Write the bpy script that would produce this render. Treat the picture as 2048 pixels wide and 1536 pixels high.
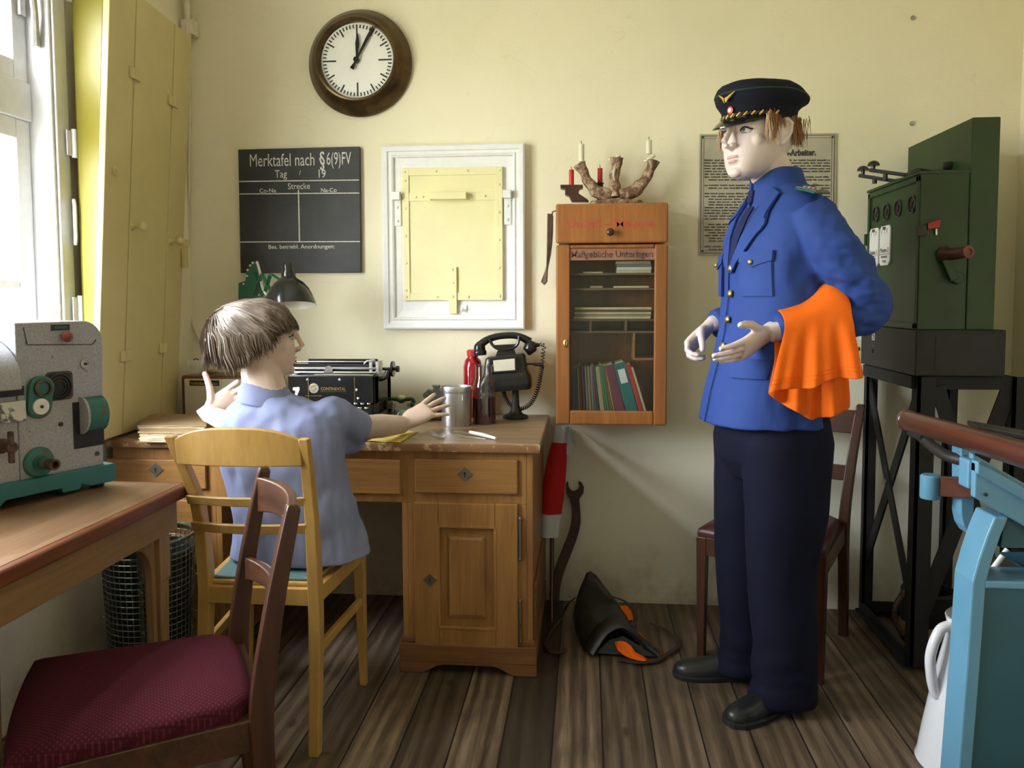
import bpy, bmesh, math, random
import numpy as np
from mathutils import Vector, Matrix, Euler, noise as mnoise
random.seed(7)
S = bpy.context.scene
for o in list(bpy.data.objects): bpy.data.objects.remove(o)
COL = S.collection
R = math.radians

# ---------------------------------------------------------------- camera
F = 1600.0; H = 1.25; CX, CY = 1024.0, 699.0
YAW = math.atan(148/F); PIT = math.atan(102/math.hypot(F, 148)); ROLL = -0.0035
fw = Vector((-math.sin(YAW)*math.cos(PIT), math.cos(YAW)*math.cos(PIT), -math.sin(PIT)))
r0 = Vector((math.cos(YAW), math.sin(YAW), 0)); u0 = r0.cross(fw)
rt = r0*math.cos(ROLL)+u0*math.sin(ROLL); up = rt.cross(fw)
CAMP = Vector((0, 0, H))
cam = bpy.data.cameras.new('camera'); camo = bpy.data.objects.new('camera', cam); COL.objects.link(camo)
m = Matrix.Identity(4)
for i in range(3):
    m[i][0] = rt[i]; m[i][1] = up[i]; m[i][2] = -fw[i]; m[i][3] = CAMP[i]
camo.matrix_world = m
cam.sensor_width = 36; cam.lens = F/2048*36; cam.shift_y = -(768-CY)/2048; cam.clip_start = 0.05
S.camera = camo
def ray(x, y): return fw+rt*((x-CX)/F)-up*((y-CY)/F)
def at(x, y, Y): r = ray(x, y); return CAMP+r*(Y/r.y)          # photo pixel -> point at depth Y
def atx(x, y, X): r = ray(x, y); return CAMP+r*(X/r.x)
def atz(x, y, z): r = ray(x, y); return CAMP+r*((z-H)/r.z)

# ---------------------------------------------------------------- world, exposure
S.view_settings.view_transform = 'Standard'; S.view_settings.look = 'None'
S.view_settings.gamma = 1.0; S.view_settings.use_curve_mapping = False
S.view_settings.exposure = 2.5
W = bpy.data.worlds.new('overcast_sky'); S.world = W; W.use_nodes = True
nt = W.node_tree; nt.nodes.clear()
wo = nt.nodes.new('ShaderNodeOutputWorld'); wb = nt.nodes.new('ShaderNodeBackground')
tc = nt.nodes.new('ShaderNodeTexCoord'); sx = nt.nodes.new('ShaderNodeSeparateXYZ'); cr = nt.nodes.new('ShaderNodeValToRGB')
nt.links.new(tc.outputs['Generated'], sx.inputs[0])
mr = nt.nodes.new('ShaderNodeMapRange'); mr.inputs[1].default_value = -1; mr.inputs[2].default_value = 1
nt.links.new(sx.outputs['Z'], mr.inputs[0]); nt.links.new(mr.outputs[0], cr.inputs[0])
e = cr.color_ramp.elements
e[0].position = 0.46; e[0].color = (0.42, 0.42, 0.32, 1); e[1].position = 0.54; e[1].color = (0.93, 0.97, 1.0, 1)
nt.links.new(cr.outputs[0], wb.inputs[0]); wb.inputs[1].default_value = 8.0
nt.links.new(wb.outputs[0], wo.inputs[0])
S.cycles.max_bounces = 10; S.cycles.diffuse_bounces = 6; S.cycles.glossy_bounces = 4; S.cycles.transmission_bounces = 8
S.cycles.transparent_max_bounces = 12
S.cycles.sample_clamp_indirect = 6.0; S.cycles.caustics_reflective = False; S.cycles.caustics_refractive = False

# room: X -1.66..1.64, back wall at Y 3.25, floor 0, ceiling 2.95
XL, XR, YB, YF, ZC = -1.66, 1.64, 3.25, -2.0, 2.85
WT = 0.13
WINS = [(1.02, 2.40, 0.82, 2.30), (-1.30, -0.60, 0.82, 2.00)]   # left wall openings (Y0,Y1,Z0,Z1); second one unseen, added for fill light
def portal(name, loc, rot, sx_, sy_):
    l = bpy.data.lights.new(name, 'AREA'); l.shape = 'RECTANGLE'; l.size = sx_; l.size_y = sy_
    l.cycles.is_portal = True
    o = bpy.data.objects.new(name, l); COL.objects.link(o); o.location = loc; o.rotation_euler = rot
for (a, b, c, d) in WINS:
    portal('window_daylight', (XL-WT-0.03, (a+b)/2, (c+d)/2), (0, R(-90), 0), d-c, b-a)

# ---------------------------------------------------------------- materials
MATS = {}
class NT:
    def __init__(s, name):
        s.m = bpy.data.materials.new(name); s.m.use_nodes = True; s.t = s.m.node_tree
        s.b = s.t.nodes['Principled BSDF']; MATS[name] = s.m
    def n(s, typ, **kw):
        x = s.t.nodes.new('ShaderNode'+typ)
        for k, v in kw.items():
            if k.startswith('i_'):
                x.inputs[k[2:]].default_value = v
            else: setattr(x, k, v)
        return x
    def l(s, a, b): s.t.links.new(a, b)
    def obj(s, scale=(1, 1, 1), rot=(0, 0, 0), loc=(0, 0, 0), coord='Object'):
        c = s.n('TexCoord'); mp = s.n('Mapping'); mp.inputs['Scale'].default_value = scale
        mp.inputs['Rotation'].default_value = rot; mp.inputs['Location'].default_value = loc
        s.l(c.outputs[coord], mp.inputs[0]); return mp.outputs[0]
    def noise(s, vec, scale, detail=4, rough=.6, dist=0):
        x = s.n('TexNoise'); x.inputs['Scale'].default_value = scale; x.inputs['Detail'].default_value = detail
        x.inputs['Roughness'].default_value = rough; x.inputs['Distortion'].default_value = dist
        s.l(vec, x.inputs['Vector']); return x.outputs['Fac']
    def ramp(s, fac, stops, interp='LINEAR'):
        r = s.n('ValToRGB'); r.color_ramp.interpolation = interp
        el = r.color_ramp.elements
        while len(el) < len(stops): el.new(0.5)
        for q, (p, c) in zip(el, stops):
            q.position = p; q.color = (c, c, c, 1) if isinstance(c, (int, float)) else (*c, 1)
        s.l(fac, r.inputs[0]); return r.outputs[0]
    def mix(s, fac, a, b, mode='MIX'):
        x = s.n('MixRGB', blend_type=mode)
        for i, v in ((0, fac), (1, a), (2, b)):
            if isinstance(v, (int, float)): x.inputs[i].default_value = v
            elif isinstance(v, tuple): x.inputs[i].default_value = (*v, 1)
            else: s.l(v, x.inputs[i])
        return x.outputs[0]
    def math(s, op, a, b=0.0):
        x = s.n('Math', operation=op)
        for i, v in ((0, a), (1, b)):
            if isinstance(v, (int, float)): x.inputs[i].default_value = v
            else: s.l(v, x.inputs[i])
        return x.outputs[0]
    def bump(s, h, strength=.3, dist=.002):
        b = s.n('Bump'); b.inputs['Strength'].default_value = strength; b.inputs['Distance'].default_value = dist
        s.l(h, b.inputs['Height']); s.l(b.outputs[0], s.b.inputs['Normal'])
    def set(s, base=None, rough=None, metal=None, spec=None, **kw):
        for nm, v in (('Base Color', base), ('Roughness', rough), ('Metallic', metal), ('Specular IOR Level', spec)):
            if v is None: continue
            if isinstance(v, (int, float)): s.b.inputs[nm].default_value = v
            elif isinstance(v, tuple): s.b.inputs[nm].default_value = (*v, 1)
            else: s.l(v, s.b.inputs[nm])
        for k, v in kw.items(): s.b.inputs[k].default_value = v
def dk(c, k): return tuple(min(1, v*k) for v in c)
def plain(name, c, rough=.5, metal=0, var=.12, scale=30, bump=.0, bscale=None, spec=.5, **kw):
    t = NT(name); v = t.obj()
    f = t.noise(v, scale, 5)
    t.set(t.ramp(f, [(.3, dk(c, 1-var)), (.7, dk(c, 1+var))]), rough, metal, spec, **kw)
    if bump: t.bump(t.noise(v, bscale or scale*4, 3), bump, .002)
    return t.m
def worn(name, c, wear, rough=.55, amount=.62, scale=14, metal=0, bump=.15):
    """painted metal with chips and stains of another colour"""
    t = NT(name); v = t.obj()
    f = t.noise(v, scale, 8, .65); g = t.noise(v, 3, 3)
    base = t.ramp(g, [(.3, dk(c, .85)), (.7, dk(c, 1.12))])
    k = t.ramp(f, [(amount, 0.0), (amount+.05, 1.0)])
    t.set(t.mix(k, base, wear), rough, metal); t.bump(t.noise(v, 90, 3), bump, .001)
    return t.m
def wood(name, c1, c2, axis='Z', rough=.45, fine=1.0, bump=.15, coat=0.0, knots=False):
    t = NT(name); a = 1.3; b = 16*fine
    sc = {'X': (a, b, b), 'Y': (b, a, b), 'Z': (b, b, a)}[axis]
    v = t.obj(sc); f = t.noise(v, 1.6, 8, .62, .6)
    v2 = t.obj(tuple(q*5 if q > 2 else q*2 for q in sc)); g = t.noise(v2, 2.2, 4, .6)
    k = t.math('ADD', t.math('MULTIPLY', f, .7), t.math('MULTIPLY', g, .3))
    t.set(t.ramp(k, [(.33, c1), (.5, tuple((p+q)/2 for p, q in zip(c1, c2))), (.66, c2)]), rough)
    t.b.inputs['Coat Weight'].default_value = coat; t.b.inputs['Coat Roughness'].default_value = .2
    t.bump(k, bump, .001)
    return t.m
def cloth(name, c, rough=.85, var=.1, weave=900, bump=.25, sheen=.0):
    t = NT(name); v = t.obj()
    t.set(t.ramp(t.noise(v, 9, 5), [(.3, dk(c, 1-var)), (.7, dk(c, 1+var))]), rough, 0, .25)
    t.b.inputs['Sheen Weight'].default_value = sheen
    w = t.n('TexWave'); w.inputs['Scale'].default_value = weave/6; t.l(v, w.inputs['Vector'])
    t.bump(t.math('ADD', t.noise(v, weave, 2), t.math('MULTIPLY', w.outputs['Fac'], .5)), bump, .0006)
    return t.m

# wall paint: cream distemper, browner flaking zone near the floor
def wall_mat(name, c):
    t = NT(name); v = t.obj(); f = t.noise(v, 1.3, 6, .6); g = t.noise(v, 7, 8, .65)
    base = t.ramp(f, [(.3, dk(c, .95)), (.7, dk(c, 1.03))])
    sz = t.n('SeparateXYZ'); t.l(v, sz.inputs[0])
    zed = t.math('ADD', sz.outputs['Z'], t.math('MULTIPLY', t.math('SUBTRACT', g, .5), .35))
    low = t.ramp(zed, [(.0, .9), (.26, 0.0)])
    low = t.math('MULTIPLY', low, t.ramp(t.noise(v, 5, 7, .7), [(.40, .15), (.62, .95)]))
    grn = t.ramp(t.noise(v, 2.3, 3), [(.5, 0.0), (.75, .22)])
    base = t.mix(grn, base, (.62, .66, .40))
    grey_low = t.ramp(zed, [(.55, .75), (1.0, 0.0)])                      # colour turns greyer towards the floor
    base = t.mix(grey_low, base, (.80, .79, .71))
    base = t.mix(low, base, (.42, .34, .22))
    crack = t.n('TexVoronoi', feature='DISTANCE_TO_EDGE'); crack.inputs['Scale'].default_value = 1.1
    wv = t.n('VectorMath', operation='ADD'); t.l(v, wv.inputs[0])
    nn = t.n('TexNoise'); nn.inputs['Scale'].default_value = 4; t.l(v, nn.inputs['Vector'])
    t.l(nn.outputs['Color'], wv.inputs[1]); t.l(wv.outputs[0], crack.inputs['Vector'])
    ck = t.math('MULTIPLY', t.ramp(crack.outputs['Distance'], [(.0, 1.0), (.0035, 0.0)]), .13)
    base = t.mix(ck, base, (.45, .38, .27))
    t.set(base, .75, 0, .3); t.bump(t.math('ADD', t.noise(v, 60, 6, .7), t.math('MULTIPLY', g, .6)), .22, .004)
    return t.m
WALLC = (.83, .765, .575)
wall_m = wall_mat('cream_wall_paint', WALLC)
plain('ceiling_white', (.82, .80, .72), .8)

def floor_mat():
    t = NT('old_pine_boards'); co = t.n('TexCoord'); sx = t.n('SeparateXYZ'); t.l(co.outputs['Object'], sx.inputs[0])
    wd = .1415
    u = t.math('DIVIDE', t.math('ADD', sx.outputs['X'], 20*wd-.050), wd)
    idx = t.math('FLOOR', u); fr = t.math('SUBTRACT', u, idx)
    wn = t.n('TexWhiteNoise', noise_dimensions='1D'); t.l(idx, wn.inputs['W'])
    cb = t.n('CombineXYZ'); t.l(t.math('MULTIPLY', sx.outputs['X'], 1.0), cb.inputs[0])
    t.l(t.math('ADD', sx.outputs['Y'], t.math('MULTIPLY', wn.outputs['Value'], 31.0)), cb.inputs[1]); t.l(idx, cb.inputs[2])
    mp = t.n('Mapping'); mp.inputs['Scale'].default_value = (26, 1.6, 1); t.l(cb.outputs[0], mp.inputs[0])
    g = t.noise(mp.outputs[0], 1.1, 6, .65, .9)
    mp2 = t.n('Mapping'); mp2.inputs['Scale'].default_value = (130, 5, 1); t.l(cb.outputs[0], mp2.inputs[0])
    g2 = t.noise(mp2.outputs[0], 1.0, 3, .6)
    rings = t.n('TexWave', wave_type='BANDS', bands_direction='X'); rings.inputs['Scale'].default_value = 4.5
    rings.inputs['Distortion'].default_value = 7; rings.inputs['Detail'].default_value = 2; rings.inputs['Detail Scale'].default_value = .6
    mp3 = t.n('Mapping'); mp3.inputs['Scale'].default_value = (1.6, .18, 1); t.l(cb.outputs[0], mp3.inputs[0]); t.l(mp3.outputs[0], rings.inputs['Vector'])
    k = t.math('ADD', t.math('MULTIPLY', g, .62), t.math('ADD', t.math('MULTIPLY', g2, .26), t.math('MULTIPLY', rings.outputs['Fac'], .12)))
    col = t.ramp(k, [(.30, (.042, .026, .017)), (.48, (.135, .093, .062)), (.68, (.285, .208, .145))])
    # tone of each board
    tone = t.ramp(t.math('FRACT', t.math('MULTIPLY', wn.outputs['Value'], 1.0)), [(0, .62), (1, 1.12)])
    col = t.mix(1.0, col, tone, 'MULTIPLY')
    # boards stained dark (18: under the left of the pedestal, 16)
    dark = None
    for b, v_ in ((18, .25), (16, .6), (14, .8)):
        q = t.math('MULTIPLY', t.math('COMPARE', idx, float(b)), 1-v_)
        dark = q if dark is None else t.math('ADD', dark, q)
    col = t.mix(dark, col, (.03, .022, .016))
    st = t.ramp(t.noise(t.obj((1, 1, 1)), 2.2, 6, .7), [(.5, 0.0), (.68, .55)])
    col = t.mix(st, col, (.045, .032, .022))
    vo = t.n('TexVoronoi'); mpv = t.n('Mapping'); mpv.inputs['Scale'].default_value = (4.2, 1.8, 1); t.l(cb.outputs[0], mpv.inputs[0]); t.l(mpv.outputs[0], vo.inputs['Vector'])
    vo.inputs['Scale'].default_value = 1.6
    kn = t.ramp(vo.outputs['Distance'], [(.045, .85), (.10, 0.0)])
    col = t.mix(kn, col, (.05, .028, .015))
    ed = t.math('MINIMUM', fr, t.math('SUBTRACT', 1.0, fr))
    seam = t.ramp(ed, [(.010, 1.0), (.024, 0.0)])
    col = t.mix(seam, col, (.010, .008, .006))
    t.set(col, t.ramp(g, [(.3, .42), (.7, .62)]), 0, .4)
    t.bump(t.math('SUBTRACT', k, t.math('MULTIPLY', seam, 1.5)), .35, .004)
    return t.m
floor_m = floor_mat()

# ---------------------------------------------------------------- mesh builder
class B:
    def __init__(s): s.v = []; s.f = []; s.mi = []
    def add(s, vs, fs, mi=0):
        o = len(s.v); s.v += [tuple(p) for p in vs]; s.f += [tuple(i+o for i in f) for f in fs]; s.mi += [mi]*len(fs); return s
    def box(s, c, d, rot=None, mi=0, taper=1.0):
        x, y, z = d[0]/2, d[1]/2, d[2]/2
        vs = [Vector((sx*x*(taper if sz < 0 else 1), sy*y*(taper if sz < 0 else 1), sz*z)) for sz in (-1, 1) for sy in (-1, 1) for sx in (-1, 1)]
        if rot is not None:
            mt = rot if isinstance(rot, Matrix) else Euler(rot).to_matrix()
            vs = [mt @ p for p in vs]
        vs = [p+Vector(c) for p in vs]
        return s.add(vs, [(0, 2, 3, 1), (4, 5, 7, 6), (0, 1, 5, 4), (2, 6, 7, 3), (0, 4, 6, 2), (1, 3, 7, 5)], mi)
    def bb(s, a, b, mi=0):
        a, b = Vector(a), Vector(b)
        return s.box((a+b)/2, [abs(q) for q in (b-a)], mi=mi)
    def bar(s, p, q, w, h, upv=(0, 0, 1), mi=0, w2=None, h2=None):
        """rectangular bar from p to q; w across, h along upv"""
        p, q = Vector(p), Vector(q); d = (q-p).normalized(); u = Vector(upv)
        a = d.cross(u).normalized(); u = a.cross(d).normalized()
        w2 = w if w2 is None else w2; h2 = h if h2 is None else h2
        vs = []
        for c, ww, hh in ((p, w, h), (q, w2, h2)):
            for i, j in ((-1, -1), (1, -1), (1, 1), (-1, 1)): vs.append(c+a*(i*ww/2)+u*(j*hh/2))
        return s.add(vs, [(3, 2, 1, 0), (4, 5, 6, 7), (0, 1, 5, 4), (1, 2, 6, 5), (2, 3, 7, 6), (3, 0, 4, 7)], mi)
    def loft(s, rings, closed=True, caps=True, mi=0):
        n = len(rings[0]); vs = [p for r in rings for p in r]; fs = []
        for i in range(len(rings)-1):
            for j in range(n if closed else n-1):
                k = (j+1) % n
                fs.append((i*n+j, i*n+k, (i+1)*n+k, (i+1)*n+j))
        if caps and closed:
            fs.append(tuple(range(n-1, -1, -1))); o = (len(rings)-1)*n; fs.append(tuple(range(o, o+n)))
        return s.add(vs, fs, mi)
    def tube(s, pts, r, seg=10, caps=True, mi=0, flat=1.0, flatup=None):
        pts = [Vector(p) for p in pts]; n = len(pts)
        rr = r if isinstance(r, (list, tuple)) else [r]*n
        rings = []; prev = None
        for i in range(n):
            d = (pts[min(i+1, n-1)]-pts[max(i-1, 0)]).normalized()
            if flatup is not None:
                a = Vector(flatup); a = (a-d*a.dot(d)).normalized()
            elif prev is None:
                a = Vector((0, 0, 1)) if abs(d.z) < .9 else Vector((1, 0, 0)); a = (a-d*a.dot(d)).normalized()
            else:
                a = (prev-d*prev.dot(d))
                a = a.normalized() if a.length > 1e-6 else d.orthogonal().normalized()
            prev = a; b = d.cross(a)
            rings.append([pts[i]+(a*math.cos(t)*flat+b*math.sin(t))*rr[i] for t in [2*math.pi*j/seg for j in range(seg)]])
        return s.loft(rings, True, caps, mi)
    def cyl(s, p, q, r, r2=None, seg=20, mi=0, caps=True):
        return s.tube([p, q], [r, r if r2 is None else r2], seg, caps, mi)
    def lathe(s, prof, c=(0, 0, 0), axis=(0, 0, 1), seg=32, mi=0, caps=True, sx=1, sy=1):
        """profile [(radius, height)] around axis through c"""
        ax = Vector(axis).normalized(); c = Vector(c)
        a = (Vector((1, 0, 0)) if abs(ax.x) < .9 else Vector((0, 0, 1))); a = (a-ax*a.dot(ax)).normalized(); b = ax.cross(a)
        rings = [[c+ax*h+(a*math.cos(t)*sx+b*math.sin(t)*sy)*max(r, 1e-5) for t in [2*math.pi*j/seg for j in range(seg)]] for r, h in prof]
        return s.loft(rings, True, caps, mi)
    def ell(s, c, r, rot=None, seg=20, nr=12, mi=0):
        c = Vector(c); mt = Euler(rot).to_matrix() if rot else Matrix.Identity(3)
        rings = []
        for i in range(nr+1):
            th = math.pi*i/nr; q = max(math.sin(th), 1e-3)
            rings.append([c+mt @ Vector((r[0]*q*math.cos(t), r[1]*q*math.sin(t), -r[2]*math.cos(th))) for t in [2*math.pi*j/seg for j in range(seg)]])
        return s.loft(rings, True, True, mi)
    def prism(s, outl, o, ux, uy, depth, mi=0):
        """flat outline [(a,b)] in plane (ux,uy) at o, thickened along ux x uy"""
        o, ux, uy = Vector(o), Vector(ux), Vector(uy); nrm = ux.cross(uy).normalized()*depth
        a = [o+ux*p+uy*q for p, q in outl]; b = [p+nrm for p in a]; n = len(a)
        fs = [tuple(range(n-1, -1, -1)), tuple(range(n, 2*n))]+[(i, (i+1) % n, n+(i+1) % n, n+i) for i in range(n)]
        return s.add(a+b, fs, mi)
    def build(s, name, mat=None, parent=None, bevel=0, smooth=None, seg=2, loc=None, solid=0, sub=0):
        me = bpy.data.meshes.new(name); me.from_pydata(s.v, [], s.f); me.validate()
        bm = bmesh.new(); bm.from_mesh(me); bmesh.ops.recalc_face_normals(bm, faces=bm.faces); bm.to_mesh(me); bm.free()
        o = bpy.data.objects.new(name, me); COL.objects.link(o)
        mats = mat if isinstance(mat, (list, tuple)) else [mat]
        for q in mats:
            if q is not None: me.materials.append(MATS[q] if isinstance(q, str) else q)
        if len(mats) > 1 and len(s.mi) == len(me.polygons):
            me.polygons.foreach_set('material_index', s.mi)
        if parent is not None: o.parent = parent
        if loc is not None: o.location = loc
        if solid:
            md = o.modifiers.new('thickness', 'SOLIDIFY'); md.thickness = solid; md.offset = 0
        if bevel:
            md = o.modifiers.new('bevel', 'BEVEL'); md.width = bevel; md.segments = seg; md.limit_method = 'ANGLE'; md.angle_limit = R(35)
        if sub:
            md = o.modifiers.new('subsurf', 'SUBSURF'); md.levels = sub; md.render_levels = sub
        if smooth is not None: shade(o, smooth)
        return o
def shade(o, ang=40):
    me = o.data
    me.polygons.foreach_set('use_smooth', [True]*len(me.polygons))
    if ang < 180: me.set_sharp_from_angle(angle=R(ang))
def tag(o, label=None, cat=None, group=None, kind=None):
    for k, v in (('label', label), ('category', cat), ('group', group), ('kind', kind)):
        if v: o[k] = v
    return o
def thing(name, label, cat, loc=(0, 0, 0), rotz=0, group=None, rot=None):
    o = bpy.data.objects.new(name, None); COL.objects.link(o); o.empty_display_size = .05
    o.location = loc; o.rotation_euler = rot or (0, 0, rotz)
    return tag(o, label, cat, group)
def dup(o, parent=None):
    c = o.copy(); COL.objects.link(c)
    if parent is not None: c.parent = parent
    for ch in [q for q in o.children]: dup(ch, c)
    return c
def text(name, s, mat, parent, o, ux, uy, width=None, height=.05, align='CENTER', depth=.0006, xs=1.0, bold=0, shear=0, space=1.0, baseline=False):
    """lettering: flat raised letters at o, along ux, up uy; height = capital height"""
    c = bpy.data.curves.new(name, 'FONT'); c.body = s; c.align_x = align; c.size = 1; c.extrude = 0; c.offset = bold; c.shear = shear; c.space_character = space
    c.resolution_u = 3
    t = bpy.data.objects.new('tmp', c); COL.objects.link(t)
    dg = bpy.context.evaluated_depsgraph_get(); ev = t.evaluated_get(dg); me = ev.to_mesh()
    vs = [v.co.copy() for v in me.vertices]; fs = [tuple(p.vertices) for p in me.polygons]; ev.to_mesh_clear()
    bpy.data.objects.remove(t)
    k = height/.70
    w = max(v.x for v in vs)-min(v.x for v in vs)
    kx = width/w if width else k*xs
    ux, uy = Vector(ux).normalized(), Vector(uy).normalized(); nz = ux.cross(uy)
    b = B(); b.add([Vector(o)+ux*(v.x*kx)+uy*(v.y*k)+nz*depth for v in vs], fs)
    return b, b.build(name, mat, parent) if name else None
def lerp(a, b, t): return a+(b-a)*t
def catmull(pts, n=6):
    pts = [Vector(p) for p in pts]; out = []
    for i in range(len(pts)-1):
        p0 = pts[max(i-1, 0)]; p1 = pts[i]; p2 = pts[i+1]; p3 = pts[min(i+2, len(pts)-1)]
        for j in range(n):
            t = j/n
            out.append(.5*((2*p1)+(p2-p0)*t+(2*p0-5*p1+4*p2-p3)*t*t+(3*p1-p0-3*p2+p3)*t**3))
    out.append(pts[-1]); return out

# ---------------------------------------------------------------- shared materials
plain('white_paint', (.80, .80, .80), .45, var=.04, bump=.1)
plain('window_paint', (.72, .72, .74), .5, var=.05)
plain('cream_steel', (.80, .74, .42), .4, var=.04, scale=8)
plain('shutter_paint', (.56, .47, .22), .45, var=.05, scale=6)
plain('shutter_yellow', (.15, .125, .010), .45, var=.04, scale=6)
plain('black_paint', (.018, .018, .019), .35, var=.3)
plain('black_gloss', (.012, .012, .012), .16, var=.2)
plain('bakelite', (.012, .012, .012), .22, var=.2)
plain('chrome', (.75, .75, .74), .2, 1)
plain('steel_dull', (.45, .44, .42), .4, 1, var=.2)
plain('brass', (.75, .55, .20), .28, 1, var=.15)
plain('dark_metal', (.030, .028, .026), .5, .3, var=.35, bump=.1)
plain('black_void', (.006, .006, .006), .6)
wood('desk_wood', (.235, .105, .028), (.40, .20, .06), 'X', .42, coat=.1)
wood('desk_wood_upright', (.235, .105, .028), (.40, .20, .06), 'Z', .42, coat=.1)
wood('cabinet_wood', (.20, .068, .016), (.34, .125, .030), 'Z', .3, coat=.35)
wood('dark_chair_wood', (.028, .009, .005), (.080, .027, .012), 'Z', .38, coat=.12, fine=1.5)
wood('yellow_chair_wood', (.40, .225, .058), (.53, .325, .10), 'Z', .4, coat=.15, fine=.8)

# ---------------------------------------------------------------- room shell
def struct(b, name, mat, **kw):
    o = b.build(name, mat, **kw); o['kind'] = 'structure'; return o
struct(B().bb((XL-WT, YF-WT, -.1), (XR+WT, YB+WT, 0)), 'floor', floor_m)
struct(B().bb((XL-WT, YF-WT, ZC), (XR+WT, YB+WT, ZC+.1)), 'ceiling', 'ceiling_white')
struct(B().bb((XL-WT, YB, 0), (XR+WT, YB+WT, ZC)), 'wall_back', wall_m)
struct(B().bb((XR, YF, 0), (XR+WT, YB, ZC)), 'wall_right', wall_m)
wl = B(); ys = sorted([YF, YB]+[q for w in WINS for q in w[:2]])
for i in range(len(ys)-1):
    a, b_ = ys[i], ys[i+1]; w = [q for q in WINS if q[0] == a]
    if w:
        wl.bb((XL-WT, a, 0), (XL, b_, w[0][2])); wl.bb((XL-WT, a, w[0][3]), (XL, b_, ZC))
    else: wl.bb((XL-WT, a, 0), (XL, b_, ZC))
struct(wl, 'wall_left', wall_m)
plain('rear_wall_paint', (.70, .66, .54), .8)
struct(B().bb((XL-WT, YF-WT, 0), (XR+WT, YF, ZC)), 'wall_front', 'rear_wall_paint')

def glass_mat(name, tint, base=.04, rough=.0, gl=.85):
    """thin pane: clear straight through, mirror-like at grazing angles, the same from both sides"""
    t = NT(name); tr = t.n('BsdfTransparent'); gs = t.n('BsdfGlossy'); lw = t.n('LayerWeight'); mx = t.n('MixShader')
    tr.inputs[0].default_value = (*tint, 1); gs.inputs['Roughness'].default_value = rough; lw.inputs[0].default_value = .5
    k = t.math('ADD', t.math('MULTIPLY', t.math('POWER', lw.outputs['Facing'], 4.0), gl), base)
    t.l(k, mx.inputs[0]); t.l(tr.outputs[0], mx.inputs[1]); t.l(gs.outputs[0], mx.inputs[2])
    t.l(mx.outputs[0], t.t.nodes['Material Output'].inputs[0]); return t
g = glass_mat('window_glass', (.97, .98, .98), .02, 0, .5)
def window(name, y0, y1, z0, z1, detail):
    w = bpy.data.objects.new(name, None); COL.objects.link(w); w.location = (XL, (y0+y1)/2, z0); w['kind'] = 'structure'
    o = Vector(w.location); L = lambda x, y, z: Vector((x, y, z))-o
    fx = XL-.095; fr = B(); t = .062
    def fb(a, b): fr.bb(L(*a), L(*b))
    # outer box frame lining the reveal
    fb((XL-WT+.002, y0, z0), (XL+.004, y0+.012, z1)); fb((XL-WT+.002, y1-.012, z0), (XL+.004, y1, z1))
    fb((XL+.0005, y1, z0-.05), (XL+.012, y1+.06, z1+.05)); fb((XL+.0005, y0-.06, z0-.05), (XL+.012, y0, z1+.05))
    fb((XL-WT+.002, y0+.012, z1-.045), (XL+.004, y1-.012, z1)); fb((XL-WT+.002, y0+.012, z0), (XL+.03, y1-.012, z0+.04))
    tz = 1.865 if z1 > 2.2 else 1.62
    fb((fx-.03, y0+.012, tz-.06), (fx+.035, y1-.012, tz+.055))     # transom
    fr.build('frame', 'window_paint', w, bevel=.004)
    ym = (y0+y1)/2
    for (a, b) in ((y0+.012, ym), (ym, y1-.012)):
        for (c, d) in ((z0+.04, tz-.06), (tz+.055, z1-.045)):
            sb = B()
            def q(p, r): sb.bb(L(*p), L(*r))
            q((fx-.02, a, c), (fx+.025, a+t, d)); q((fx-.02, b-t, c), (fx+.025, b, d))
            q((fx-.02, a+t, c), (fx+.025, b-t, c+t)); q((fx-.02, a+t, d-t), (fx+.025, b-t, d))
            if c < tz-.1 and d-c > .6: q((fx-.012, a+t, 1.285), (fx+.018, b-t, 1.313))
            sh = sb.build('sash', 'window_paint', w, bevel=.004)
            B().bb(L(fx, a+t-.01, c+t-.01), L(fx+.004, b-t+.01, d-t+.01)).build('glass_pane', g.m, sh)
    if detail:
        h = B(); p = L(*(fx+.028, y1-.012-.028, 2.13))
        h.bb(p+Vector((-.02, -.012, -.01)), p+Vector((.01, .012, .12)))
        h.tube([p+Vector((.01, 0, .1)), p+Vector((.04, 0, .09)), p+Vector((.045, .004, .0)), p+Vector((.04, .01, -.10))], [.010, .011, .010, .013], 8)
        h.build('window_handle', 'steel_dull', w, smooth=40)
    return w
window('window_1', *WINS[0], True); window('fill_window', *WINS[1], False)  # second window is out of view, added to give frontal fill
# ================================================================ things on the walls
X_, Y_, Z_ = Vector((1, 0, 0)), Vector((0, 1, 0)), Vector((0, 0, 1))
def rel(o): return lambda x, y, Y: at(x, y, Y)-o
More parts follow.
